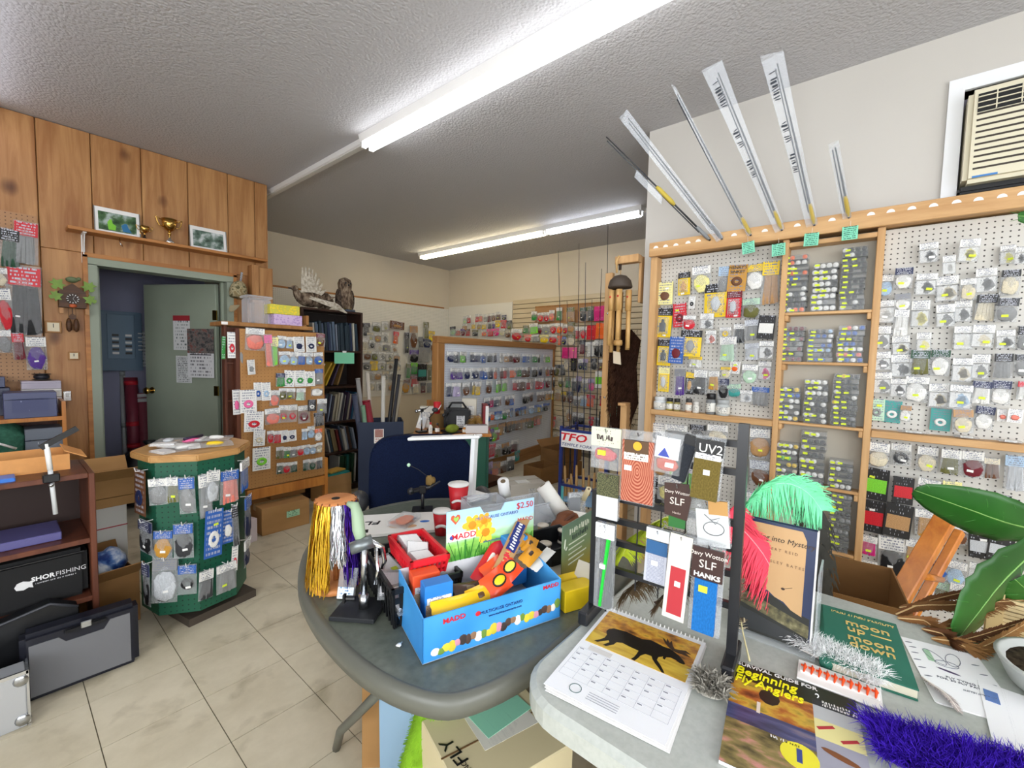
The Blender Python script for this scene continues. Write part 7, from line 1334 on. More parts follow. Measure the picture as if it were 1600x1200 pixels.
m_sw = M('#d8dcc8', .5); strokes('sign_print', gw*.7, .02, m_sw, sg, (0, -.001, gh*.84), (PI/2, 0, 0), 2); strokes('sign_print', gw*.5, .018, M('#3a4a48', .5), sg, (.01, -.001, gh*.71), (PI/2, 0, 0), 3)
for k in range(5): obj('text_line', MB().bx(-gw*.3, gw*(.3-.08*(k % 3)), -.0008, 0, gh*(.6-.09*k), gh*(.6-.09*k)+.004), m_sw, sg)
obj('hook_mark', MB().tube([(-gw*.42, -.001, gh*.75), (-gw*.44, -.001, gh*.6), (-gw*.4, -.001, gh*.55), (-gw*.36, -.001, gh*.6)], .002, 5), m_sw, sg)
t = thing('yellow_box', 'bright yellow box lying right of the candy box', 'box', z_on(898, 945), -.4); obj('carton', MB().box((0, 0, .03), (.10, .05, .06)), M('#d8b81a', .4), t, bevel=.002); obj('flap', MB().box((0, .03, .05), (.1, .004, .05), Matrix.Rotation(-.5, 3, 'X')), M('#c9aa18', .4), t)
t = thing('grey_card', 'grey cardboard flap standing behind the yellow box', 'card', z_on(922, 935), -1.1); obj('panel', MB().box((0, 0, .05), (.10, .003, .10), Matrix.Rotation(.25, 3, 'Y')), M('#b4aea0', .7), t); obj('fold', MB().box((.03, .02, .03), (.06, .04, .003), Matrix.Rotation(-.4, 3, 'Y')), M('#a8a294', .7), t)
t = thing('paper_scrap', 'tiny white paper scrap on the patio table', 'paper', z_on(624, 1009), .3); obj('scrap', MB().ell((0, 0, .003), (.008, .006, .003), 8, 5, fn=lambda p: p*(1+.3*math.sin(p.x*900))), m_white, t, True); obj('fleck', MB().ell((.012, .002, .001), (.002, .002, .001), 6, 4), m_white, t)
# ---------------------------------------------------------------- under the tables
carton('brown carton with lifted flaps under the patio table edge', .93, 1.27, 0, .26, .22, .34, .75, m_cartn, True, True)
t = thing('blue_tub', 'translucent blue plastic tub under the patio table', 'tub', (.80, 1.02, 0), .3); obj('tub', MB().box((0, 0, .22), (.17, .15, .44), None, 0, 1.06), clear_mat('blue_translucent', '#8fb0cc', .75, .3, 0), t, bevel=.01); obj('lid', MB().box((0, 0, .45), (.19, .17, .02)), M('#9fb6c6', .4), t, bevel=.004)
t = thing('lime_mat', 'rolled lime green shaggy mat under the table', 'mat', (.66, .93, 0)); a = Vector((.0, .0, .03)); b = Vector((.12, -.06, .52)); obj('roll', MB().tube([a, b], .055, 14), M('#7fae2c', .95, 0, .1, 0, .3), t, True); mb = MB()
for k in range(1500):
    f = RND.random(); an = RND.uniform(0, 2*PI); ax = (b-a).normalized(); u_ = ax.orthogonal().normalized(); v_ = ax.cross(u_); n_ = u_*math.cos(an)+v_*math.sin(an); p = a.lerp(b, f)+n_*.053; mb.ribbon([p, p+n_*.012+Vector((0, 0, -.006))], [.004, .001], ax)
o = obj('pile', mb, M('#93c238', .9, 0, .1, 0, .3), t); o['kind'] = 'stuff'
m_kf = M('#cfc29c', .6)
fb = carton('upper cream fly box with black lettering and a mint note', .80, .70, .24, .30, .26, .20, -.3, m_kf, tape=False); text('FLY', 'box_lettering', .045, m_black, fb, (-.115, .0, .2015), (0, 0, 1.75), 'CENTER', .1, 1.2); text('SUPERFLY INC', 'box_lettering', .018, M('#3a3428', .6), fb, (-.10, -.09, .2015), (0, 0, 1.75)); strokes('side_print', .12, .025, M('#3a3428', .6), fb, (-.0, -.131, .12)); piece('address_label', 'card', P('#d9d6cc'), fb, (.03, .03, .2008), (.16, .13, .001)); piece('mint_note', 'card', P('#8fd0b4', '#3a5a50', 3, .4), fb, (.04, .05, .202), (.15, .1, .0012), (0, 0, .15))
fb = carton('lower cream fly box under the first one', .74, .66, .0, .34, .30, .235, -.2, m_kf, tape=False); strokes('side_print', .15, .022, M('#3a3428', .6), fb, (0, -.151, .17), (PI/2, 0, 0), 8)
t = thing('navy_bag', 'dark navy bag on the floor under the grey table', 'bag', (.95, .25, 0)); obj('body', MB().ell((0, 0, .17), (.22, .18, .17), 14, 9, fn=lambda p: p*(1+.08*math.sin(p.x*40+p.y*30))), M('#141a30', .8), t, True); obj('handle', MB().tube([(-.1, 0, .3), (-.06, 0, .38), (.06, 0, .38), (.1, 0, .3)], .01, 6), m_black, t, True)
# ---------------------------------------------------------------- on the grey table
ZT = GT+.0008
def sheet_frame(tl, tr, bl, z=ZT):
    a, b, c = (onz(*p, z) for p in (tl, tr, bl)); w = (b-a).length; h = (c-a).length; rz = math.atan2((b-a).y, (b-a).x)
    ctr = a+(b-a)*.5+(Matrix.Rotation(rz, 3, 'Z') @ Vector((0, -h/2, 0))); return Vector((ctr.x, ctr.y, z)), rz, w, h
FX = Matrix(((1, 0, 0, 0), (0, 1, 0, 0), (0, 0, 1, 0), (0, 0, 0, 1)))
# calendar
p, rz, w, h = sheet_frame((951, 952), (1103, 1008), (850, 1072)); cl = thing('moose_calendar', 'spiral wall calendar with a bull moose photograph on the grey table', 'calendar', p, rz)
for k, (dx, dy, a) in enumerate(((.006, -.008, .02), (.003, -.004, .01))): obj('page', MB().box((dx, dy, .0015+.0012*k), (w, h, .001), Matrix.Rotation(a, 3, 'Z')), m_white, cl)
obj('page', MB().box((0, 0, .0045), (w, h, .0012)), M('#eceef2', .4), cl)
m_aut = ramp_mat('autumn_field_photo', 'ShaderNodeTexNoise', [(.3, '#5a3a1c'), (.45, '#b0742c'), (.58, '#d9a83c'), (.72, '#7d6a2c')], .3, .5, scale=(1, 1.6, 1), Scale=28.0, Detail=6.0); m_fld = ramp_mat('golden_grass_photo', 'ShaderNodeTexNoise', [(.3, '#b58a2a'), (.6, '#d8b84a')], .3, .5, scale=(.5, 3, 1), Scale=30.0, Detail=5.0)
ph0 = h*.02; ph1 = h*.455; pw = w*.93
obj('photo', MB().bx(-pw/2, pw/2, ph0, ph1, .0051, .0056), m_aut, cl); obj('photo_field', MB().bx(-pw/2, pw/2, ph0, ph0+(ph1-ph0)*.36, .0056, .0058), m_fld, cl)
mo = [(.13, .50), (.17, .56), (.30, .60), (.40, .58), (.48, .57), (.56, .63), (.64, .61), (.70, .59), (.76, .60), (.80, .57), (.86, .52), (.91, .45), (.94, .39), (.93, .36), (.89, .36), (.85, .39), (.80, .40), (.765, .37), (.76, .30), (.74, .31), (.735, .36), (.70, .30), (.70, .22), (.75, .14), (.79, .06), (.815, .0), (.785, .0), (.75, .06), (.70, .13), (.66, .20), (.64, .26), (.58, .25), (.55, .17), (.54, .08), (.525, .0), (.49, .01), (.505, .08), (.51, .17), (.51, .26), (.42, .27), (.33, .29), (.28, .25), (.27, .17), (.24, .11), (.215, .06), (.18, .06), (.20, .12), (.22, .18), (.20, .22), (.16, .15), (.115, .07), (.08, .08), (.12, .15), (.15, .24), (.15, .33), (.12, .42)]
an = [(.79, .58), (.74, .63), (.69, .70), (.65, .80), (.67, .79), (.70, .74), (.69, .84), (.73, .74), (.74, .82), (.77, .70), (.80, .64), (.84, .66), (.90, .70), (.955, .65), (.90, .64), (.96, .58), (.88, .58), (.84, .57)]
obj('moose_print', MB().prism([(-pw/2+s*pw, ph0+t*(ph1-ph0)) for s, t in mo], .0058, .0062), M('#16110f', .4), cl); obj('antler_print', MB().prism([(-pw/2+s*pw, ph0+t*(ph1-ph0)) for s, t in an], .0058, .0063), M('#3c2a20', .5), cl)
m_gl = M('#b9bcc4', .6); g = MB(); gy0_ = -h*.36; gy1_ = -h*.06
for k in range(8): x = -pw/2+pw*k/7; g.box((x, (gy0_+gy1_)/2, .0053), (.0007, gy1_-gy0_, .0004))
for k in range(6): y = gy0_+(gy1_-gy0_)*k/5; g.box((0, y, .0053), (pw, .0007, .0004))
obj('date_grid', g, m_gl, cl)
for r_ in range(5):
    for c_ in range(7):
        if RND.random() < .35: continue
        obj('date_print', MB().box((-pw/2+pw*(c_+.22)/7, gy0_+(gy1_-gy0_)*(r_+.8)/5, .0053), (.009, .003, .0004)), M('#8a8d96', .6), cl)
obj('month_panel', MB().bx(-pw*.42, -pw*.18, -h*.055, -h*.005, .0052, .0055), M('#d5d2d0', .6), cl); obj('seal', MB().tube([(.012*math.cos(a)-pw*.28, .012*math.sin(a)-h*.42, .0053) for a in [2*PI*k/18 for k in range(19)]], .0008, 4), M('#3a5a5a', .5), cl)
for k in range(4): obj('footer_line', MB().box((-pw*.02, -h*(.40+.018*k), .0053), (pw*.28, .0015, .0003)), M('#9a9da6', .6), cl)
_sp = MB().tube([(0, .004*math.cos(a), .004+.005*math.sin(a)) for a in [2*PI*k/8 for k in range(9)]], .0008, 4).mesh('spiral_ring', m_white)
for k in range(24): link('spiral_ring', _sp, cl, (-w*.47+w*.94*k/23, h/2+.001, .001))
# magazine
p, rz, w, h = sheet_frame((1148, 1035), (1336, 1100), (1105, 1200)); mg = thing('magazine', 'fly fishing magazine with yellow title lettering on a dark band', 'magazine', p, rz)
h = .285; mg.location = p+(Matrix.Rotation(rz, 3, 'Z') @ Vector((0, -(h-.30)/2, 0)))*0
a_ = onz(1148, 1035, ZT); mg.location = a_+(Matrix.Rotation(rz, 3, 'Z') @ Vector((w/2, -h/2, 0)))
obj('pages', MB().box((0, 0, .003), (w, h, .006)), m_white, mg); obj('cover', MB().box((0, 0, .0065), (w, h, .001)), M('#1d2012', .3), mg)
m_riv = ramp_mat('river_photo', 'ShaderNodeTexNoise', [(.32, '#3a2416'), (.45, '#a8602a'), (.55, '#c9a23a'), (.7, '#4a5a2a')], .25, .5, scale=(1, 2, 1), Scale=16.0, Detail=6.0); m_wat = ramp_mat('water_photo', 'ShaderNodeTexNoise', [(.3, '#2a2f4a'), (.55, '#4a4f78'), (.75, '#8a7a80')], .25, .5, scale=(.6, 4, 1), Scale=16.0, Detail=5.0); m_trt = ramp_mat('trout_photo', 'ShaderNodeTexNoise', [(.3, '#2c2c1a'), (.5, '#8a7a4a'), (.62, '#c98a80'), (.75, '#5a6a3a')], .25, .5, scale=(1, 2.5, 1), Scale=18.0, Detail=6.0)
xs = w*.16
obj('cover_photo', MB().bx(-w/2, xs, h*.02, h*.30, .007, .0074), m_riv, mg); obj('water_photo', MB().bx(-w/2, xs, -h*.13, h*.02, .007, .0074), m_wat, mg); obj('trout_photo', MB().bx(-w/2, xs, -h*.5, -h*.13, .007, .0075), m_trt, mg); obj('boat_print', MB().ell((-w*.18, h*.20, .0076), (.018, .022, .0004), 10, 4), M('#241a14', .4), mg)
obj('angler_print', MB().box((-w*.26, h*.06, .0077), (.006, .03, .0004)), M('#e0d0c0', .5), mg); obj('side_band', MB().bx(xs, w/2, h*.26, h*.36, .007, .0074), M('#26282c', .4), mg); obj('side_photo', MB().bx(xs, w/2, h*.17, h*.30, .007, .0075), M('#b5b8ba', .4), mg); obj('side_panel', MB().bx(xs, w/2, h*.0, h*.17, .007, .0076), M('#e0d896', .4), mg); obj('side_panel', MB().bx(xs, w/2, -h*.5, h*.0, .007, .0076), M('#9a9aa8', .4), mg)
for i, (x, y, a) in enumerate(((.24, .11, .6), (.40, .06, .6))): obj('lure_print', MB().box((w*x, h*y, .0079), (.03, .006, .0004), Matrix.Rotation(a, 3, 'Z')), M('#b03038', .5), mg)
obj('grasshopper_print', MB().ell((w*.32, -h*.10, .0079), (.028, .007, .0004), 10, 4, Matrix.Rotation(-.25, 3, 'Z')), M('#7a4a2a', .5), mg); obj('grasshopper_print', MB().ell((w*.30, -h*.33, .0079), (.024, .007, .0004), 10, 4, Matrix.Rotation(.15, 3, 'Z')), M('#b0602a', .5), mg)
obj('round_badge', MB().tube([(w*.04, -h*.22, .0076), (w*.04, -h*.22, .0082)], .028, 20), M('#e6dc3a', .4), mg); obj('badge_figure', MB().box((w*.04, -h*.22, .0083), (.008, .03, .0003)), M('#3a4a8a', .5), mg)
m_yl = M('#f2ea1c', .4); 
text('SURVIVAL GUIDE FOR', 'title_lettering', .0145, m_white, mg, (-w*.47, h*.47, .0078), (0, 0, 0), 'LEFT', 0, 1.0, .0002, .0003); text('Beginning', 'title_lettering', .033, m_yl, mg, (-w*.48, h*.392, .0078), (0, 0, 0), 'LEFT', .15, .86, .0003, .0007); text('Fly Anglers', 'title_lettering', .031, m_yl, mg, (-w*.48, h*.295, .0082), (0, 0, 0), 'LEFT', .15, .86, .0003, .0007)
text('2', 'side_lettering', .018, m_white, mg, (w*.2, h*.385, .0079)); strokes('side_print', w*.25, .007, m_white, mg, (w*.36, h*.355, .0079), (0, 0, 0), 3); strokes('side_print', w*.25, .007, m_white, mg, (w*.36, h*.325, .0079), (0, 0, 0), 4); strokes('side_print', w*.22, .006, m_white, mg, (-w*.05, -h*.15, .0079), (0, 0, 0), 5)
# green book
p, rz, w, h = sheet_frame((1285, 945), (1395, 975), (1290, 1037)); w, h = .148, .262; a_ = onz(1285, 945, ZT+.022)
gb = thing('green_book', 'green cloth book with gold title lettering', 'book', a_+(Matrix.Rotation(rz, 3, 'Z') @ Vector((w/2, -h/2, 0)))-Vector((0, 0, .022)), rz)
m_gb = M('#2b6a58', .6, 0, .3, 0, .08); obj('back_cover', MB().box((0, 0, .0015), (w, h, .003)), m_gb, gb); obj('front_cover', MB().box((0, 0, .0225), (w, h, .003)), m_gb, gb); obj('pages', MB().box((.002, 0, .012), (w-.006, h-.008, .018)), M('#d9d2bd', .8), gb); obj('spine', MB().tube([(-w/2, -h/2, .012), (-w/2, h/2, .012)], .012, 10), m_gb, gb, True)
m_gd = M('#d2b268', .4)
text("JOHN ALDEN KNIGHT'S", 'author_lettering', .0115, m_gd, gb, (.005, h*.40, .0242)); 
for s_, y in (('moon', .26), ('up —', .15), ('moon', .0), ('down', -.11)): text(s_, 'title_lettering', .036, m_gd, gb, (.012, h*y, .0242), (0, 0, 0), 'CENTER', 0, 1.0, .0003, .0011)
# paper leaflet and feathers on it
p, rz, w, h = sheet_frame((1407, 995), (1525, 1025), (1425, 1085)); h = .235; a_ = onz(1407, 995, ZT)
lf = thing('leaflet', 'white fly tying kit leaflet with line drawings', 'leaflet', a_+(Matrix.Rotation(rz, 3, 'Z') @ Vector((w/2, -h/2, 0))), rz); obj('sheet', MB().box((0, 0, .0008), (w, h, .0012)), M('#eeeef0', .5), lf); obj('under_sheet', MB().box((.002, -.002, .0002), (w, h, .0006)), m_white, lf)
text('FLY TYING KIT\nFOR 30 FLY PATTERNS', 'leaflet_lettering', .0095, M('#4a4d58', .5), lf, (.01, -h*.08, .0016), (0, 0, -.05)); text('INSTRUCTIONS', 'leaflet_lettering', .007, M('#5a5d68', .5), lf, (.02, -h*.2, .0016)); obj('green_panel', MB().box((-w*.22, h*.26, .0016), (.012, .045, .0004)), M('#9cc0a0', .5), lf)
m_ln = M('#6a6d7a', .6)
for i, (cx, cy, r1, r2, a0) in enumerate(((-.02, .06, .012, .028, .4), (.012, .065, .012, .028, -.3), (-.005, .04, .02, .012, .1))): obj('line_drawing', MB().tube([(cx+r1*math.cos(a)*math.cos(a0)-r2*math.sin(a)*math.sin(a0), cy+r1*math.cos(a)*math.sin(a0)+r2*math.sin(a)*math.cos(a0), .0017) for a in [2*PI*k/16 for k in range(17)]], .0007, 4), m_ln, lf)
for i in range(11):
    x, y = [(-.42, .42), (-.4, .34), (-.41, .24), (-.43, .12), (-.42, .0), (-.40, -.12), (.38, .3), (.40, .16), (.42, .02), (.40, -.2), (.3, -.38)][i]; obj('fly_sketch', MB().ell((w*x, h*y, .0016), (.008, .002, .0004), 8, 4, Matrix.Rotation(.3, 3, 'Z')), m_ln, lf)
obj('dark_fly_print', MB().ell((-.01, .012, .0016), (.02, .004, .0004), 8, 4, Matrix.Rotation(-.3, 3, 'Z')), M('#4a3a60', .5), lf)
# feathers ------------------------------------------------------------------------------
def plume(name, lab, spine, nb, ln, c, cstem, side, droop, seed, wbar=.0022, cat='feather', soft=.25, base=.0, lenf=None, lean=.55):
    """feather: quill curve plus barbs on both sides; spine world points, side = sideways vector"""
    r = random.Random(seed); o = Vector(spine[0]); t = thing(name, lab, cat, o); pts = [Vector(p)-o for p in spine]
    def cur(f):
        m = len(pts)-1; i = min(m-1, int(f*m)); g_ = f*m-i; p0, p1, p2, p3 = pts[max(i-1, 0)], pts[i], pts[i+1], pts[min(i+2, m)]
        return .5*((2*p1)+(-p0+p2)*g_+(2*p0-5*p1+4*p2-p3)*g_*g_+(-p0+3*p1-3*p2+p3)*g_**3)
    obj('quill', MB().tube([cur(k/14) for k in range(15)], [.0022*(1-.7*k/14) for k in range(15)], 5), M(cstem, .5), t, True)
    mb = MB(); side = Vector(side).normalized()
    for k in range(nb):
        f = base+(1-base)*(k+r.random())/nb; p = cur(f); tg = (cur(min(1, f+.03))-cur(max(0, f-.03))).normalized()
        L_ = ln*(lenf(f) if lenf else (math.sin(PI*(.12+.8*f))**.7))*r.uniform(.75, 1.15)
        for sg in (-1, 1):
            sd = (side*sg+tg*(lean+r.uniform(-.2, .3))).normalized(); nrm = tg.cross(side).normalized(); up = nrm*r.uniform(-soft, soft)
            q = [p+(sd*u+up*u*u+Vector((0, 0, -droop))*u*u*(.6+.6*r.random()))*L_ for u in (0, .33, .66, 1)]
            mb.ribbon(q, [wbar, wbar*1.1, wbar*.8, wbar*.25], nrm+Vector((r.uniform(-.4, .4), r.uniform(-.4, .4), 0)))
    b = obj('barbs', mb, M(c, .75, 0, .2, 0, .18), t); b['kind'] = 'stuff'; return t
def wpts(l): return [at(*q) for q in l]
RTV = RT.copy(); UPV = UP.copy()
plume('ostrich_plume', 'large mint green ostrich plume leaning over the book', wpts(((1142, 840, 1.13), (1156, 800, 1.14), (1190, 765, 1.16), (1228, 755, 1.18), (1262, 770, 1.2), (1284, 798, 1.2))), 300, .082, '#7ae0a6', '#a8f0c8', RTV*.5+UPV*.85, .55, 1, .0032)
plume('ostrich_plume', 'coral red ostrich plume hanging in front of the book', wpts(((1148, 790, 1.07), (1150, 815, 1.06), (1172, 840, 1.06), (1195, 870, 1.05), (1212, 905, 1.05), (1216, 925, 1.05))), 260, .07, '#e2465a', '#f08a94', RTV*.8+UPV*.35, .5, 2, .003)
t = thing('dark_hackle_cape', 'dark glossy hackle cape hanging behind the book stand', 'feather', at(1255, 790, 1.32)); mb = MB()
for k in range(500):
    f = RND.random(); q = Vector((0, 0, 0)).lerp(at(1262, 960, 1.3)-t.location, f)+RTV*RND.uniform(-.035, .06); e = q+(RTV*RND.uniform(.0, .05)+Vector((0, 0, -RND.uniform(.04, .09)))); mb.ribbon([q, q.lerp(e, .5)+RTV*.01, e], [.006, .006, .001], -FW)
o = obj('hackles', mb, M('#2a2822', .45, 0, .5, 0, .4), t); o['kind'] = 'stuff'; obj('skin', MB().bar((0, 0, -.01), tuple(at(1262, 955, 1.32)-t.location), .07, .01), M('#3a3428', .8), t)
# book in a clear stand
WK = Wall((1.165, .235, 0), -PI/2+.02); b0 = WK.uz(1150, 900); b1 = WK.uz(1278, 920); bz1 = WK.uz(1215, 822)[1]; bkw = b1[0]-b0[0]-.012; bkh = bz1-ZT-.01
bs = thing('standing_book', 'tan covered fishing book standing upright behind the red plume', 'book', WK.pt((b0[0]+b1[0])/2, ZT+.008), -PI/2+.02, rot=(-.12, 0, -PI/2+.02))
obj('cover', MB().bx(-bkw/2, bkw/2, 0, .003, 0, bkh), M('#1f2c4e', .35), bs); obj('pages', MB().bx(-bkw/2+.003, bkw/2-.002, .003, .022, .003, bkh-.004), M('#e4e0d4', .7), bs); obj('back_cover', MB().bx(-bkw/2, bkw/2, .022, .025, 0, bkh), M('#1f2c4e', .35), bs); obj('white_edge', MB().bx(bkw/2-.003, bkw/2, -.0008, .025, 0, bkh), m_white, bs)
XZ = Matrix(((1, 0, 0, 0), (0, 0, 1, 0), (0, 1, 0, 0), (0, 0, 0, 1)))
obj('tan_panel', MB().prism([(-bkw*.5, bkh*.42), (-bkw*.1, bkh*.40), (.0, bkh*.36), (bkw*.12, bkh*.34), (bkw*.22, bkh*.29), (bkw*.36, bkh*.26), (bkw*.36, bkh*.9), (bkw*.30, bkh*.975), (-bkw*.5, bkh*.975)], -.0006, 0, mat=XZ), M('#bf9a6c', .5), bs)
obj('dark_hill', MB().prism([(-bkw*.5, 0), (bkw*.46, 0), (bkw*.46, bkh*.26), (bkw*.2, bkh*.30), (0, bkh*.36), (-bkw*.5, bkh*.42)], -.0005, -.0001, mat=XZ), M('#23241f', .5), bs); obj('mossy_log', MB().prism([(-bkw*.5, bkh*.24), (bkw*.46, bkh*.1), (bkw*.46, bkh*.2), (-bkw*.5, bkh*.36)], -.0009, -.0004, mat=XZ), ramp_mat('moss_print', 'ShaderNodeTexNoise', [(.35, '#2f2e20'), (.6, '#6a6444'), (.75, '#9a9270')], .5, Scale=60.0, Detail=5.0), bs); obj('dark_water', MB().prism([(-bkw*.5, bkh*.02), (bkw*.46, bkh*.02), (bkw*.46, bkh*.08), (-bkw*.5, bkh*.2)], -.001, -.0004, mat=XZ), M('#2c2e30', .4), bs)
m_bt = M('#3a2a20', .5); text('Casting into Mystery', 'title_lettering', .017, m_bt, bs, (bkw*.0, -.001, bkh*.86), (PI/2, 0, 0), 'CENTER', .2, 1.0); text('R O B E R T   R E I D', 'title_lettering', .009, M('#7a5a40', .5), bs, (.0, -.001, bkh*.77)); text('W E S L E Y   B A T E S', 'title_lettering', .009, M('#7a5a40', .5), bs, (.01, -.001, bkh*.66)); obj('fly_print', MB().ell((bkw*.1, -.001, bkh*.45), (.004, .0006, .003), 8, 4).bar((bkw*.1, -.001, bkh*.45), (bkw*.22, -.001, bkh*.48), .0008), m_bt, bs)
sdk = thing('book_stand', 'clear acrylic stand holding the tan covered book', 'stand', WK.pt((b0[0]+b1[0])/2, ZT), -PI/2+.02); 
for s in (-1, 1): obj('side_wing', MB().bx(s*(bkw/2+.008)-.002, s*(bkw/2+.008)+.002, -.02, .09, 0, bkh*.72), m_clear2, sdk)
obj('ledge', MB().bx(-bkw/2-.01, bkw/2+.01, -.02, .06, 0, .004), m_clear2, sdk)
# grid rack with packages
thS = math.atan2(.217-.53, 1.004-.974); WS = Wall((.974, .53, 0), thS); SW = .325
gk = thing('grid_rack', 'black metal grid rack with hanging packets on the grey table', 'display rack', (.974, .53, ZT), thS); zp = 1.272-ZT
obj('post', MB().bx(SW-.012, SW+.008, -.01, .01, .0, zp), m_iron, gk); obj('post', MB().bx(-.008, .008, -.008, .008, 0, .33), m_iron, gk)
for x in (0, SW-.002): obj('foot', MB().bx(x-.013, x+.013, -.06, .06, .0, .035), m_iron, gk, bevel=.004)
for z, x in ((.13, 0), (.20, 0), (.255, 0), (.31, 0), (.42, .2), (.48, .22)): obj('crossbar', MB().bx(x, SW, -.006, .006, z, z+.014), m_iron, gk)
for k in range(1, 6): obj('wire', MB().bx(SW*k/6-.0012, SW*k/6+.0012, -.002, .002, .1, .33 if k < 4 else .49), m_iron, gk)
def gpack(x0, y0, x1, y1, off, lab, parts, tilt=0, name='hanging_packet', pouch=True, yaw=0):
    """parts: (name, material, fx0, fx1, fz0, fz1, depth, kind)"""
    X = lambda v: 880+v/2.857
    Y = lambda v: 640+v/2.857
    xm, ym = X((x0+x1)/2), Y((y0+y1)/2); a = WS.uz(X(x0), ym, off); b = WS.uz(X(x1), ym, off); q = WS.uz(xm, Y(y0), off); s = WS.uz(xm, Y(y1), off)
    w = b[0]-a[0]; h = q[1]-s[1]; t = thing(name, lab, 'packet', WS.pt((a[0]+b[0])/2, q[1], off), rot=(0, tilt, thS+yaw))
    if pouch: piece('bag', 'card', m_clear, t, (0, 0, -h/2), (w, .012, h))
    for nm, m, f0, f1, g0, g1, d, kd in parts: piece(nm, kd, m, t, ((f0+f1)/2*w-w/2, 0 if kd != 'card' else -.0065, -h*(g0+g1)/2), ((f1-f0)*w, d, (g1-g0)*h))
    obj('rack_hook', MB().tube([(0, off*.9 if off < .2 else .05, -.008), (0, -.008, -.010), (0, -.014, -.002)], .0016, 5), m_steel, t); return t, w, h
swirl = ramp_mat('swirled_orange', 'ShaderNodeTexWave', [(.3, '#94422f'), (.7, '#bf7d64')], .6, .3, Scale=5.5, Distortion=2.5, wave_type='RINGS', rings_direction='Y')
yst, wst = m_yst, m_wst
t, w, h = gpack(130, 80, 262, 265, .04, 'cream carded packet with red scud shapes, leftmost on the grid rack', [('card', P('#c8cdb8', '#6a4a40', 7, .4), 0, 1, 0, .45, .003, 'card'), ('red_lump', M('#c23a44', .5), .08, .85, .5, .8, .012, 'lump1'), ('price_sticker', yst, .25, .5, .55, .66, .009, 'card')])
strokes('card_print', w*.6, .014, M('#4a3a3a', .5), t, (0, -.009, -h*.24), (PI/2, 0, 0), 5, .2)
t, w, h = gpack(262, 95, 412, 418, .045, 'packet of swirled orange leather with a brown header', [('leather', swirl, .04, .98, .13, .98, .006, 'card'), ('header_card', M('#5a4028', .5), .1, .82, .13, .34, .008, 'card'), ('white_band', P('#e8e2d8', '#5a4a40', 2), .1, .82, .30, .40, .009, 'card'), ('price_sticker', wst, .12, .34, .48, .55, .009, 'card')]); obj('round_emblem', MB().tube([(0, -.011, -h*.2), (0, -.0125, -h*.2)], w*.13, 14), M('#d9a52a', .5), t)
t, w, h = gpack(412, 105, 538, 285, .05, 'small white and blue packet of orange dubbing', [('header_card', P('#e6e8ec', '#3a4a8a', 3, .35), .08, .92, .1, .62, .005, 'card'), ('dubbing', M('#c8543a', .8, 0, .2, 0, .3), .12, .9, .62, .95, .012, 'lump2'), ('price_sticker', wst, .5, .78, .72, .82, .011, 'card')], .08); obj('triangle_emblem', MB().prism([(-w*.3, -h*.58), (w*.12, -h*.58), (-w*.09, -h*.36)], -.0105, -.009, mat=XZ), M('#3a4aa0', .5), t)
t, w, h = gpack(590, 120, 722, 400, .05, 'olive fur packet with a black header reading UV', [('olive_fur', M('#6a5c2e', .9, 0, .15, 0, .3), .04, .94, .36, 1.0, .014, 'card'), ('header_card', M('#121214', .4), .02, .98, .05, .30, .007, 'card'), ('white_band', P('#f0f0f0', '#5a5d66', 2), .06, .92, .27, .36, .009, 'card'), ('price_sticker', wst, .4, .62, .52, .6, .017, 'card')], .06); text('UV2', 'header_lettering', .026, m_white, t, (.003, -.0112, -h*.19), (PI/2, 0, 0))
t, w, h = gpack(545, 110, 610, 330, .03, 'dark grey fur packet half behind the olive one', [('dark_fur', M('#33363c', .9, 0, .1, 0, .3), .05, .95, .1, .98, .016, 'card'), ('header_card', m_black, .05, .95, .02, .2, .018, 'card')], .25)
t, w, h = gpack(450, 325, 572, 488, .05, 'brown tag shaped header card of a dubbing packet', [], 0, 'hanging_packet', False); obj('header_card', MB().prism([(-w*.5, -h*.05), (w*.4, -h*.0), (w*.5, -h*.4), (w*.38, -h), (-w*.45, -h*.92)], -.003, 0, mat=XZ), M('#3c2620', .5), t); text('SLF', 'header_lettering', .022, M('#d8d0c8', .5), t, (0, -.0035, -h*.52)); text('Davy Wotton', 'header_lettering', .0095, M('#d8d0c8', .5), t, (0, -.0035, -h*.27)); text('Hanks', 'header_lettering', .007, M('#b8a8a0', .5), t, (0, -.0035, -h*.83)); obj('green_dubbing', MB().box((.0, .004, -h*1.1), (w*.6, .008, h*.3)), M('#2f6a34', .8), t)
t, w, h = gpack(155, 285, 250, 485, .03, 'olive photo card above black feather legs', [('photo_card', ramp_mat('camo_photo', 'ShaderNodeTexNoise', [(.4, '#2e3420'), (.6, '#6a6a48')], .4, Scale=20.0), 0, 1, 0, .5, .004, 'card'), ('white_card', M('#d0d2d4', .5), 0, 1, .5, 1, .004, 'card'), ('black_feather', M('#1a1a1c', .7), .3, .7, .55, .85, .012, 'hank1')])
t, w, h = gpack(145, 505, 228, 885, .05, 'clear packet of black and green tubing with a white header', [('header_card', P('#e4e6e8', '#3a3d44', 5, .4), .0, 1, .0, .17, .004, 'card'), ('black_legs', M('#141416', .4), .08, .95, .17, .98, .01, 'hank0'), ('price_sticker', wst, .3, .6, .47, .52, .012, 'card')]); obj('green_tube', MB().bar((w*.18, -.006, -h*.17), (-w*.15, -.006, -h*.98), .006), M('#1fc03c', .3), t); obj('green_tube', MB().bar((w*.26, -.005, -h*.17), (w*.02, -.005, -h*.6), .005), M('#18a834', .3), t)
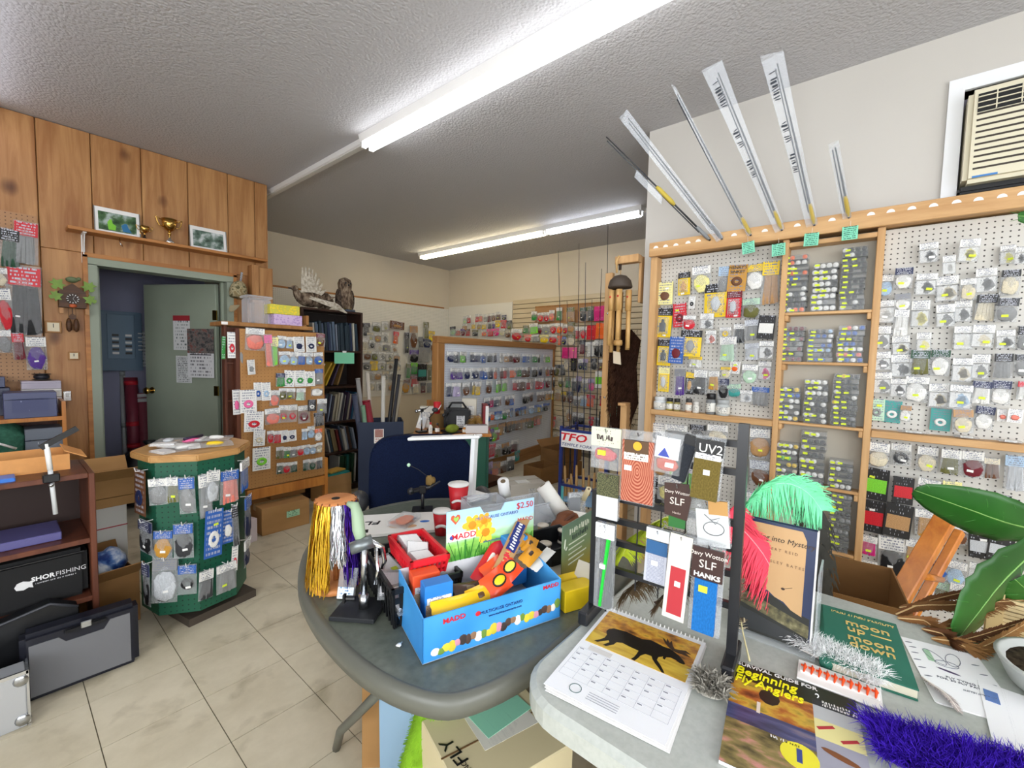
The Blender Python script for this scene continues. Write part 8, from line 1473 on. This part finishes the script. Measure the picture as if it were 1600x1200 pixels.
t, w, h = gpack(372, 530, 475, 775, .05, 'clear packet with a blue strip and pale wing sheet', [('header_card', M('#dde0e4', .5), 0, 1, 0, .2, .003, 'card'), ('blue_strip', M('#2a5a8a', .5), .05, .95, .22, .46, .004, 'card'), ('wing_sheet', P('#b9bcc8', '#8a8ea0', 20, .6), .03, .97, .46, .98, .004, 'card'), ('price_sticker', wst, .32, .6, .58, .66, .007, 'card')], .03)
t, w, h = gpack(475, 555, 575, 940, .06, 'white card with a flat red strip', [('card', P('#dcd8cc', '#4a4a4c', 12, .3), 0, 1, 0, 1, .003, 'card'), ('red_strip', M('#b23038', .55), .18, .86, .38, .94, .005, 'card'), ('price_sticker', wst, .42, .68, .54, .6, .008, 'card')], .06)
t, w, h = gpack(575, 590, 718, 1000, .06, 'packet of blue dubbing with a brown header reading SLF HANKS', [('blue_dubbing', M('#1f6ab0', .85, 0, .2, 0, .25), .14, .84, .40, .98, .014, 'card'), ('header_card', M('#3a2420', .5), .0, .98, .06, .40, .007, 'card'), ('price_sticker', yst, .28, .56, .46, .53, .017, 'card')], .02); text('SLF', 'header_lettering', .024, M('#e0d8d0', .5), t, (0, -.0105, -h*.235)); text('Davy Wotton', 'header_lettering', .013, M('#e8e0d8', .5), t, (0, -.0105, -h*.125)); text('HANKS', 'header_lettering', .0135, m_white, t, (0, -.0105, -h*.355), (PI/2, 0, 0), 'CENTER', 0, 1.15, .0004, .0006)
t, w, h = gpack(540, 400, 735, 600, .035, 'clear packet with a line drawn pattern sheet behind the headers', [('sheet', P('#cfd2d2', '#9a9ea2', 5, .25), .25, .98, .2, 1, .003, 'card'), ('tan_sheet', M('#b58a50', .6), .55, .98, .0, .3, .005, 'card')], -.1)
obj('line_drawing', MB().tube([(w*.15+.02*math.cos(a), -.011, -h*.6+.014*math.sin(a)) for a in [2*PI*k/16 for k in range(17)]], .0008, 4).tube([(-w*.05, -.011, -h*.3), (w*.1, -.011, -h*.42), (w*.3, -.011, -h*.35), (w*.2, -.011, -h*.5), (-w*.05, -.011, -h*.3)], .0008, 4), M('#5a5d62', .6), t)
for i, (px, py, c, lab) in enumerate(((543, 240, 'i', 'lime packet glimpsed behind the grid rack, upper'), (480, 300, 'Y', 'pale yellow packet glimpsed behind the grid rack, lower'), (560, 160, 'w', 'white packet glimpsed behind the grid rack top'))):
    X = 880+px/2.857; Y = 640+py/2.857; u, z = WS.uz(X, Y, -.05); packet(WS, u-.03, u+.03, z-.06, z, -.05, 'bag', 'w'+c, lab, 'packet', None, 0, 0, '')
plume('marabou_feather', 'lime yellow marabou feather hanging on the back of the grid rack', [WS.pt(*a_) for a_ in ((.17, 1.03, -.03), (.13, 1.0, -.035), (.08, .95, -.04), (.06, .90, -.04))], 130, .06, '#c6d838', '#dfe880', UPV*.4+RTV*.8, .7, 5, .003)
plume('brown_hackle', 'brown speckled hackle feathers under the lime feather', [WS.pt(*a_) for a_ in ((.17, .93, -.04), (.14, .88, -.045), (.10, .84, -.05), (.07, .80, -.05))], 150, .055, '#5a4a34', '#8a7a60', UPV*.3+RTV*.9, .8, 6, .0026)
plume('brown_hackle', 'dark brown hackle feathers beside the speckled ones', [WS.pt(*a_) for a_ in ((.22, .92, -.05), (.20, .87, -.05), (.17, .83, -.06), (.15, .79, -.06))], 120, .045, '#4a3c2c', '#8a7a60', UPV*.3+RTV*.9, .8, 7, .0026)
t = thing('fallen_card', 'brown header card lying flat behind the grid rack foot', 'card', z_on(1045, 945, ZT), -.4); piece('card', 'card', M('#3c2620', .5), t, (0, 0, .002), (.06, .05, .002)); piece('print', 'card', P('#3c2620', '#c8b8a8', 4, .4), t, (0, 0, .0035), (.04, .03, .001))
def gz(px, py, up=.004): q = onz(px, py, ZT); return Vector((q.x, q.y, ZT+up))
plume('hackle_stem', 'single pale hackle feather standing beside the rack post', [gz(1171, 1034, .002), gz(1160, 1000, .02), gz(1150, 965, .05), at(1142, 920, .98)], 60, .02, '#b8ac94', '#e8dca8', RTV, .2, 8, .002, lenf=lambda f: 1.0 if .35 < f < .62 else .04)
plume('fluff_feather', 'grey brown fluff on the quill below the red plume', [gz(1162, 990, .03), gz(1158, 960, .05), at(1152, 935, 1.0), at(1158, 905, 1.02)], 90, .03, '#6a5e4e', '#b8a888', RTV, .2, 9, .002)
def fluff(name, lab, cat, p, L_, W_, rz, n, ln, c, seed, hide='#d8d0c8', wid=.0028):
    r = random.Random(seed); t = thing(name, lab, cat, p, rz); mb = MB()
    for k in range(n):
        x = r.uniform(-L_/2, L_/2); y = r.uniform(-W_/2, W_/2); q = Vector((x, y, .004)); d = Vector((r.uniform(-.5, .5)+x/L_*.7, r.uniform(-.7, .7)+y/W_*.9, r.uniform(.25, 1))).normalized()*ln*r.uniform(.6, 1.2)
        mb.ribbon([q, q+d*.5+Vector((0, 0, .004)), q+d-Vector((0, 0, ln*.18))], [wid, wid*.9, wid*.2], (r.uniform(-1, 1), r.uniform(-1, 1), .3))
    b = obj('hair', mb, M(c, .85, 0, .2, 0, .2), t); b['kind'] = 'stuff'; obj('hide', MB().prism(rrect(-L_/2, L_/2, -W_/2, W_/2, min(L_, W_)*.4, 4), 0, .005), M(hide, .9), t); return t
a1, a2 = gz(1242, 1004), gz(1380, 1072); rz_ = math.atan2((a2-a1).y, (a2-a1).x)
fluff('white_fur_strip', 'fluffy white fur strip lying in front of the green book', 'fur', (a1+a2)/2, (a2-a1).length*.95, .05, rz_, 4200, .036, '#efefee', 11, wid=.0011)
a1, a2 = gz(1246, 1048), gz(1378, 1097); c_ = (a1+a2)/2; fc = thing('fly_card', 'white card with a row of orange flies beside the magazine', 'card', c_+Vector((0, 0, -.003)), math.atan2((a2-a1).y, (a2-a1).x)); W_ = (a2-a1).length; obj('card', MB().box((0, 0, .004), (W_, .07, .004)), M('#ecebe8', .6), fc, bevel=.001); obj('foam_strip', MB().box((0, .002, .008), (W_*.94, .03, .006)), M('#f2f0ec', .8), fc, bevel=.002)
for k in range(10): x = -W_*.42+W_*.84*k/9; obj('orange_fly', MB().tube([(x, -.016, .012), (x+.002, .0, .016), (x+.001, .016, .013)], [.0015, .003, .001], 6).box((x, .002, .014), (.011, .003, .003), Matrix.Rotation(.3*(k % 3-1), 3, 'Z')), M('#e8501c', .6, 0, .3, 0, .2), fc)
fluff('purple_fur_strip', 'deep purple fur strip in the lower right corner', 'fur', (gz(1410, 1150)+gz(1600, 1205))/2+Vector((-.045, 0, 0)), .24, .085, math.atan2((gz(1600, 1205)-gz(1410, 1150)).y, (gz(1600, 1205)-gz(1410, 1150)).x), 7000, .04, '#3a17a8', 12, '#2a1070', .0013)
t = fluff('grey_feather_clump', 'matted grey feather clump between the calendar and magazine', 'feather', gz(1110, 1078), .06, .05, .3, 420, .026, '#8c887e', 13, '#9a968c', .004)
plume('pale_feather', 'pale striped feather lying on the leaflet', [gz(1440, 1062, .006), gz(1460, 1078, .008), gz(1480, 1095, .01), gz(1498, 1116, .006)], 80, .02, '#b5aaa4', '#efe8e0', RTV*.8-UPV*.4, .05, 14, .0025, soft=.1)
# pheasant tails: a fan of long brown feathers
for i, (a_, b_, c_, lab) in enumerate((((1400, 962, .004), (1470, 950, .03), (1600, 930, .05), 'upper pheasant tail feather sweeping right behind the leaflet'), ((1402, 968, .004), (1480, 985, .015), (1610, 950, .04), 'second pheasant tail feather of the brown bundle'), ((1440, 985, .004), (1500, 1008, .012), (1610, 985, .03), 'third pheasant tail feather of the brown bundle'), ((1455, 1000, .004), (1530, 1020, .012), (1615, 990, .04), 'lowest pheasant tail feather arching over the leaflet corner'), ((1405, 955, .01), (1490, 962, .03), (1612, 965, .05), 'middle pheasant tail feather of the brown bundle'))):
    q = [gz(*a_), gz(*b_), gz(*c_)]; plume('pheasant_tail', lab, [q[0], q[0].lerp(q[1], .5)+Vector((0, 0, .003)), q[1], q[2]], 220, .042, ['#6a4426', '#7d5530', '#5a3820', '#8a6238', '#6d4a2a'][i], '#caa878', Vector((.5, .3, .4)), .1, 20+i, .0045, soft=.1, lenf=lambda f: .4+.4*math.sin(PI*f), lean=2.2)
# plant
pl = thing('potted_plant', 'potted plant with large glossy dark green leaves at the right edge', 'plant', (1.37, -.345, ZT)); m_lfg = ramp_mat('leaf_green', 'ShaderNodeTexNoise', [(.3, '#1c4a14'), (.7, '#2a6420')], .42, .4, Scale=5.0, Detail=3.0)
obj('pot', MB().lathe([(.085, 0), (.1, .01), (.118, .05), (.122, .055), (.112, .056), (.11, .045)], 28), M('#b5b8b4', .5), pl, True); obj('soil', MB().lathe([(.112, .044), (.06, .05), (.001, .05)], 24), ramp_mat('potting_soil', 'ShaderNodeTexNoise', [(.3, '#2c241c'), (.7, '#5d5040')], .95, .1, Scale=90.0, Detail=4.0), pl, True)
o = Vector(pl.location)
obj('stem', MB().tube([(0, 0, .045), (.06, -.04, .16), (.12, -.06, .30), (.16, -.05, .46)], [.012, .010, .008, .006], 8), M('#5a7a3a', .5), pl, True)
# oddments on the far desk
def oddbox(lab, x, y, w, d, h, c, rz=0):
    t = thing('small_box', lab, 'box', dpos(x, y), -.72+rz); obj('carton', MB().box((0, 0, h/2), (w, d, h)), M(c, .5), t, bevel=.002); piece('label', 'card', P('#e0ddd6'), t, (0, -d/2-.001, h*.55), (w*.7, .002, h*.4))
def oddbottle(lab, x, y, r, h, c, cap):
    t = thing('small_bottle', lab, 'bottle', dpos(x, y)); obj('body', MB().lathe([(r*.95, 0), (r, .004), (r, h*.6), (r*.4, h*.75), (r*.4, h*.8)], 12), M(c, .3), t, True); obj('cap', MB().lathe([(r*.45, h*.79), (r*.5, h*.8), (r*.5, h), (r*.4, h)], 12), M(cap, .4), t, True); obj('paper_label', MB().lathe([(r*1.01, h*.15), (r*1.02, h*.2), (r*1.02, h*.5), (r*1.01, h*.54)], 12), P('#e6e2da'), t, True)
oddbox('white carton at the back of the desk behind the steel vise', -.2, .2, .14, .08, .20, '#d8d4ca'); oddbox('tan carton beside the white one at the desk back', -.06, .21, .1, .07, .16, '#b08a58', .2); oddbox('grey parts box in the back row of the desk', .06, .21, .12, .06, .24, '#8a8c8a'); oddbox('pale organiser box at the back right of the desk', .2, .2, .14, .08, .28, '#cfc8b8', -.1)
oddbottle('brown glue bottle on the desk front', -.1, -.14, .022, .09, '#6a3a1c', '#1c1c1e'); oddbottle('white bottle beside the brown glue bottle', -.16, -.15, .018, .1, '#dcdcd8', '#b02a2c'); oddbottle('amber varnish bottle in front of the bag', .14, -.15, .02, .07, '#b8782a', '#e0e0e0')
def leaf(pts, wd, side, cup, nm='leaf', ns=14):
    P_ = [Vector(p)-o for p in pts]; mb = MB(); vs = []; fs = []
    def cur(f):
        m = len(P_)-1; i = min(m-1, int(f*m)); g_ = f*m-i; p0, p1, p2, p3 = P_[max(i-1, 0)], P_[i], P_[i+1], P_[min(i+2, m)]
        return .5*((2*p1)+(-p0+p2)*g_+(2*p0-5*p1+4*p2-p3)*g_*g_+(-p0+3*p1-3*p2+p3)*g_**3)
    side = Vector(side).normalized()
    for k in range(ns+1):
        f = k/ns; p = cur(f); tg = (cur(min(1, f+.02))-cur(max(0, f-.02))).normalized(); sd = (side-tg*side.dot(tg)).normalized(); nr = tg.cross(sd); w_ = wd*(math.sin(PI*min(1, f*.97+.0))**.75)+.001
        for j in range(-4, 5): u = j/4; vs.append(p+sd*w_*u+nr*(cup*abs(u)**1.3*w_+.004*math.sin(f*40)*abs(u)))
    for k in range(ns):
        for j in range(8): fs.append((k*9+j, k*9+j+1, (k+1)*9+j+1, (k+1)*9+j))
    b = obj(nm, mb.add(vs, fs), m_lfg, pl, True); so = b.modifiers.new('thickness', 'SOLIDIFY'); so.thickness = .0012
    obj('midrib', MB().tube([cur(k/12)+Vector((-.001, 0, .001)) for k in range(13)], [.0035*(1-.7*k/12) for k in range(13)], 5), M('#6f9a4a', .45), b, True)
    for k in range(1, 9):
        f = k/9.5; p = cur(f); tg = (cur(f+.03)-p).normalized(); sd = (side-tg*side.dot(tg)).normalized(); nr = tg.cross(sd); w_ = wd*math.sin(PI*f)**.75
        for sg in (-1, 1): obj('vein', MB().tube([p, p+sd*sg*w_*.5+tg*.02+nr*cup*w_*.42, p+sd*sg*w_*.9+tg*.045+nr*cup*w_*.88], [.0012, .001, .0005], 4), M('#3f7a30', .45), b, True)
leaf([at(1690, 838, 1.2), at(1590, 822, 1.2), at(1510, 795, 1.22), at(1428, 766, 1.26)], .07, -UPV*.9+FW*.4, -.16); leaf([at(1640, 838, 1.12), at(1570, 905, 1.1), at(1530, 955, 1.09), at(1492, 1004, 1.07)], .10, RTV*.8-UPV*.3+FW*.35, -.16)
leaf([at(1690, 320, 1.4), at(1650, 330, 1.4), at(1620, 338, 1.4), at(1590, 338, 1.4)], .03, -UPV, -.3); leaf([at(1700, 930, 1.15), at(1650, 935, 1.14), at(1610, 925, 1.13), at(1585, 905, 1.12)], .06, -UPV*.8+FW*.4, -.3)
obj('petiole', MB().tube([Vector((.16, -.05, .46)), at(1690, 838, 1.2)-o], .005, 6), M('#5a7a3a', .5), pl, True); obj('petiole', MB().tube([Vector((.10, -.06, .26)), at(1640, 838, 1.12)-o], .005, 6), M('#5a7a3a', .5), pl, True); obj('tall_stem', MB().tube([Vector((.16, -.05, .46)), at(1720, 560, 1.35)-o, at(1690, 320, 1.4)-o], [.006, .005, .004], 6), M('#5a7a3a', .5), pl, True); obj('petiole', MB().tube([Vector((.05, -.03, .14)), at(1700, 930, 1.15)-o], .005, 6), M('#5a7a3a', .5), pl, True)
t = thing('white_sheet', 'corner of a white printed sheet at the lower right edge', 'paper', gz(1625, 1140, .001), rz=-1.6); piece('sheet', 'card', P('#ececee', '#8a8d96', 18, .4), t, (0, 0, .001), (.14, .2, .0012)); piece('blue_print', 'card', M('#5a78b0', .5), t, (-.055, .05, .002), (.02, .04, .001))
# behind the table: carton, folded wooden stool, wicker panel
carton('low brown carton on the floor behind the grey table', 1.90, .05, 0, .36, .34, .30, .1, m_cartd); carton('open brown carton stacked behind the green book', 1.90, .06, .302, .34, .32, .36, .12, m_cartd, True, False)
st = thing('wooden_stool', 'folded orange wooden stool leaning by the right pegboard', 'stool', (2.05, -.13, 0)); so_ = Vector(st.location); m_sto = wood_mat('varnished_pine', '#b8661c', '#d8862c', 2, 1, .25)
for nm, dx, pa, pb in (('front_leg', 0, (1392, 955, 1.62), (1478, 808, 1.72)), ('rear_leg', 0, (1430, 955, 1.72), (1500, 830, 1.80))):
    A = at(*pa)-so_; B = at(*pb)-so_; d = (A-B).normalized(); A = A+d*((A.z-.0)/max(.05, -d.z))*.98 if d.z < 0 else A
    obj(nm, MB().bar(tuple(A), tuple(B), .065 if nm == 'front_leg' else .03, .03), m_sto, st, bevel=.004)
A = at(1440, 900, 1.66)-so_; B = at(1470, 905, 1.77)-so_; obj('rung', MB().tube([A, B], .014, 8), m_sto, st, True)
wk = thing('wicker_panel', 'pale wicker panel behind the plant leaves', 'panel', (1.72, -.42, 0)); mb = MB()
for k in range(26): mb.box((0, 0, .52+k*.0105), (.012 if k % 2 else .018, .30, .008))
obj('weave', mb, M('#c9b48a', .8, 0, .2, 0, .2), wk)['kind'] = 'stuff'; obj('leg', MB().bx(-.012, .012, -.16, -.13, 0, .80), M('#c0a878', .7), wk); obj('leg', MB().bx(-.012, .012, .13, .16, 0, .80), M('#c0a878', .7), wk)
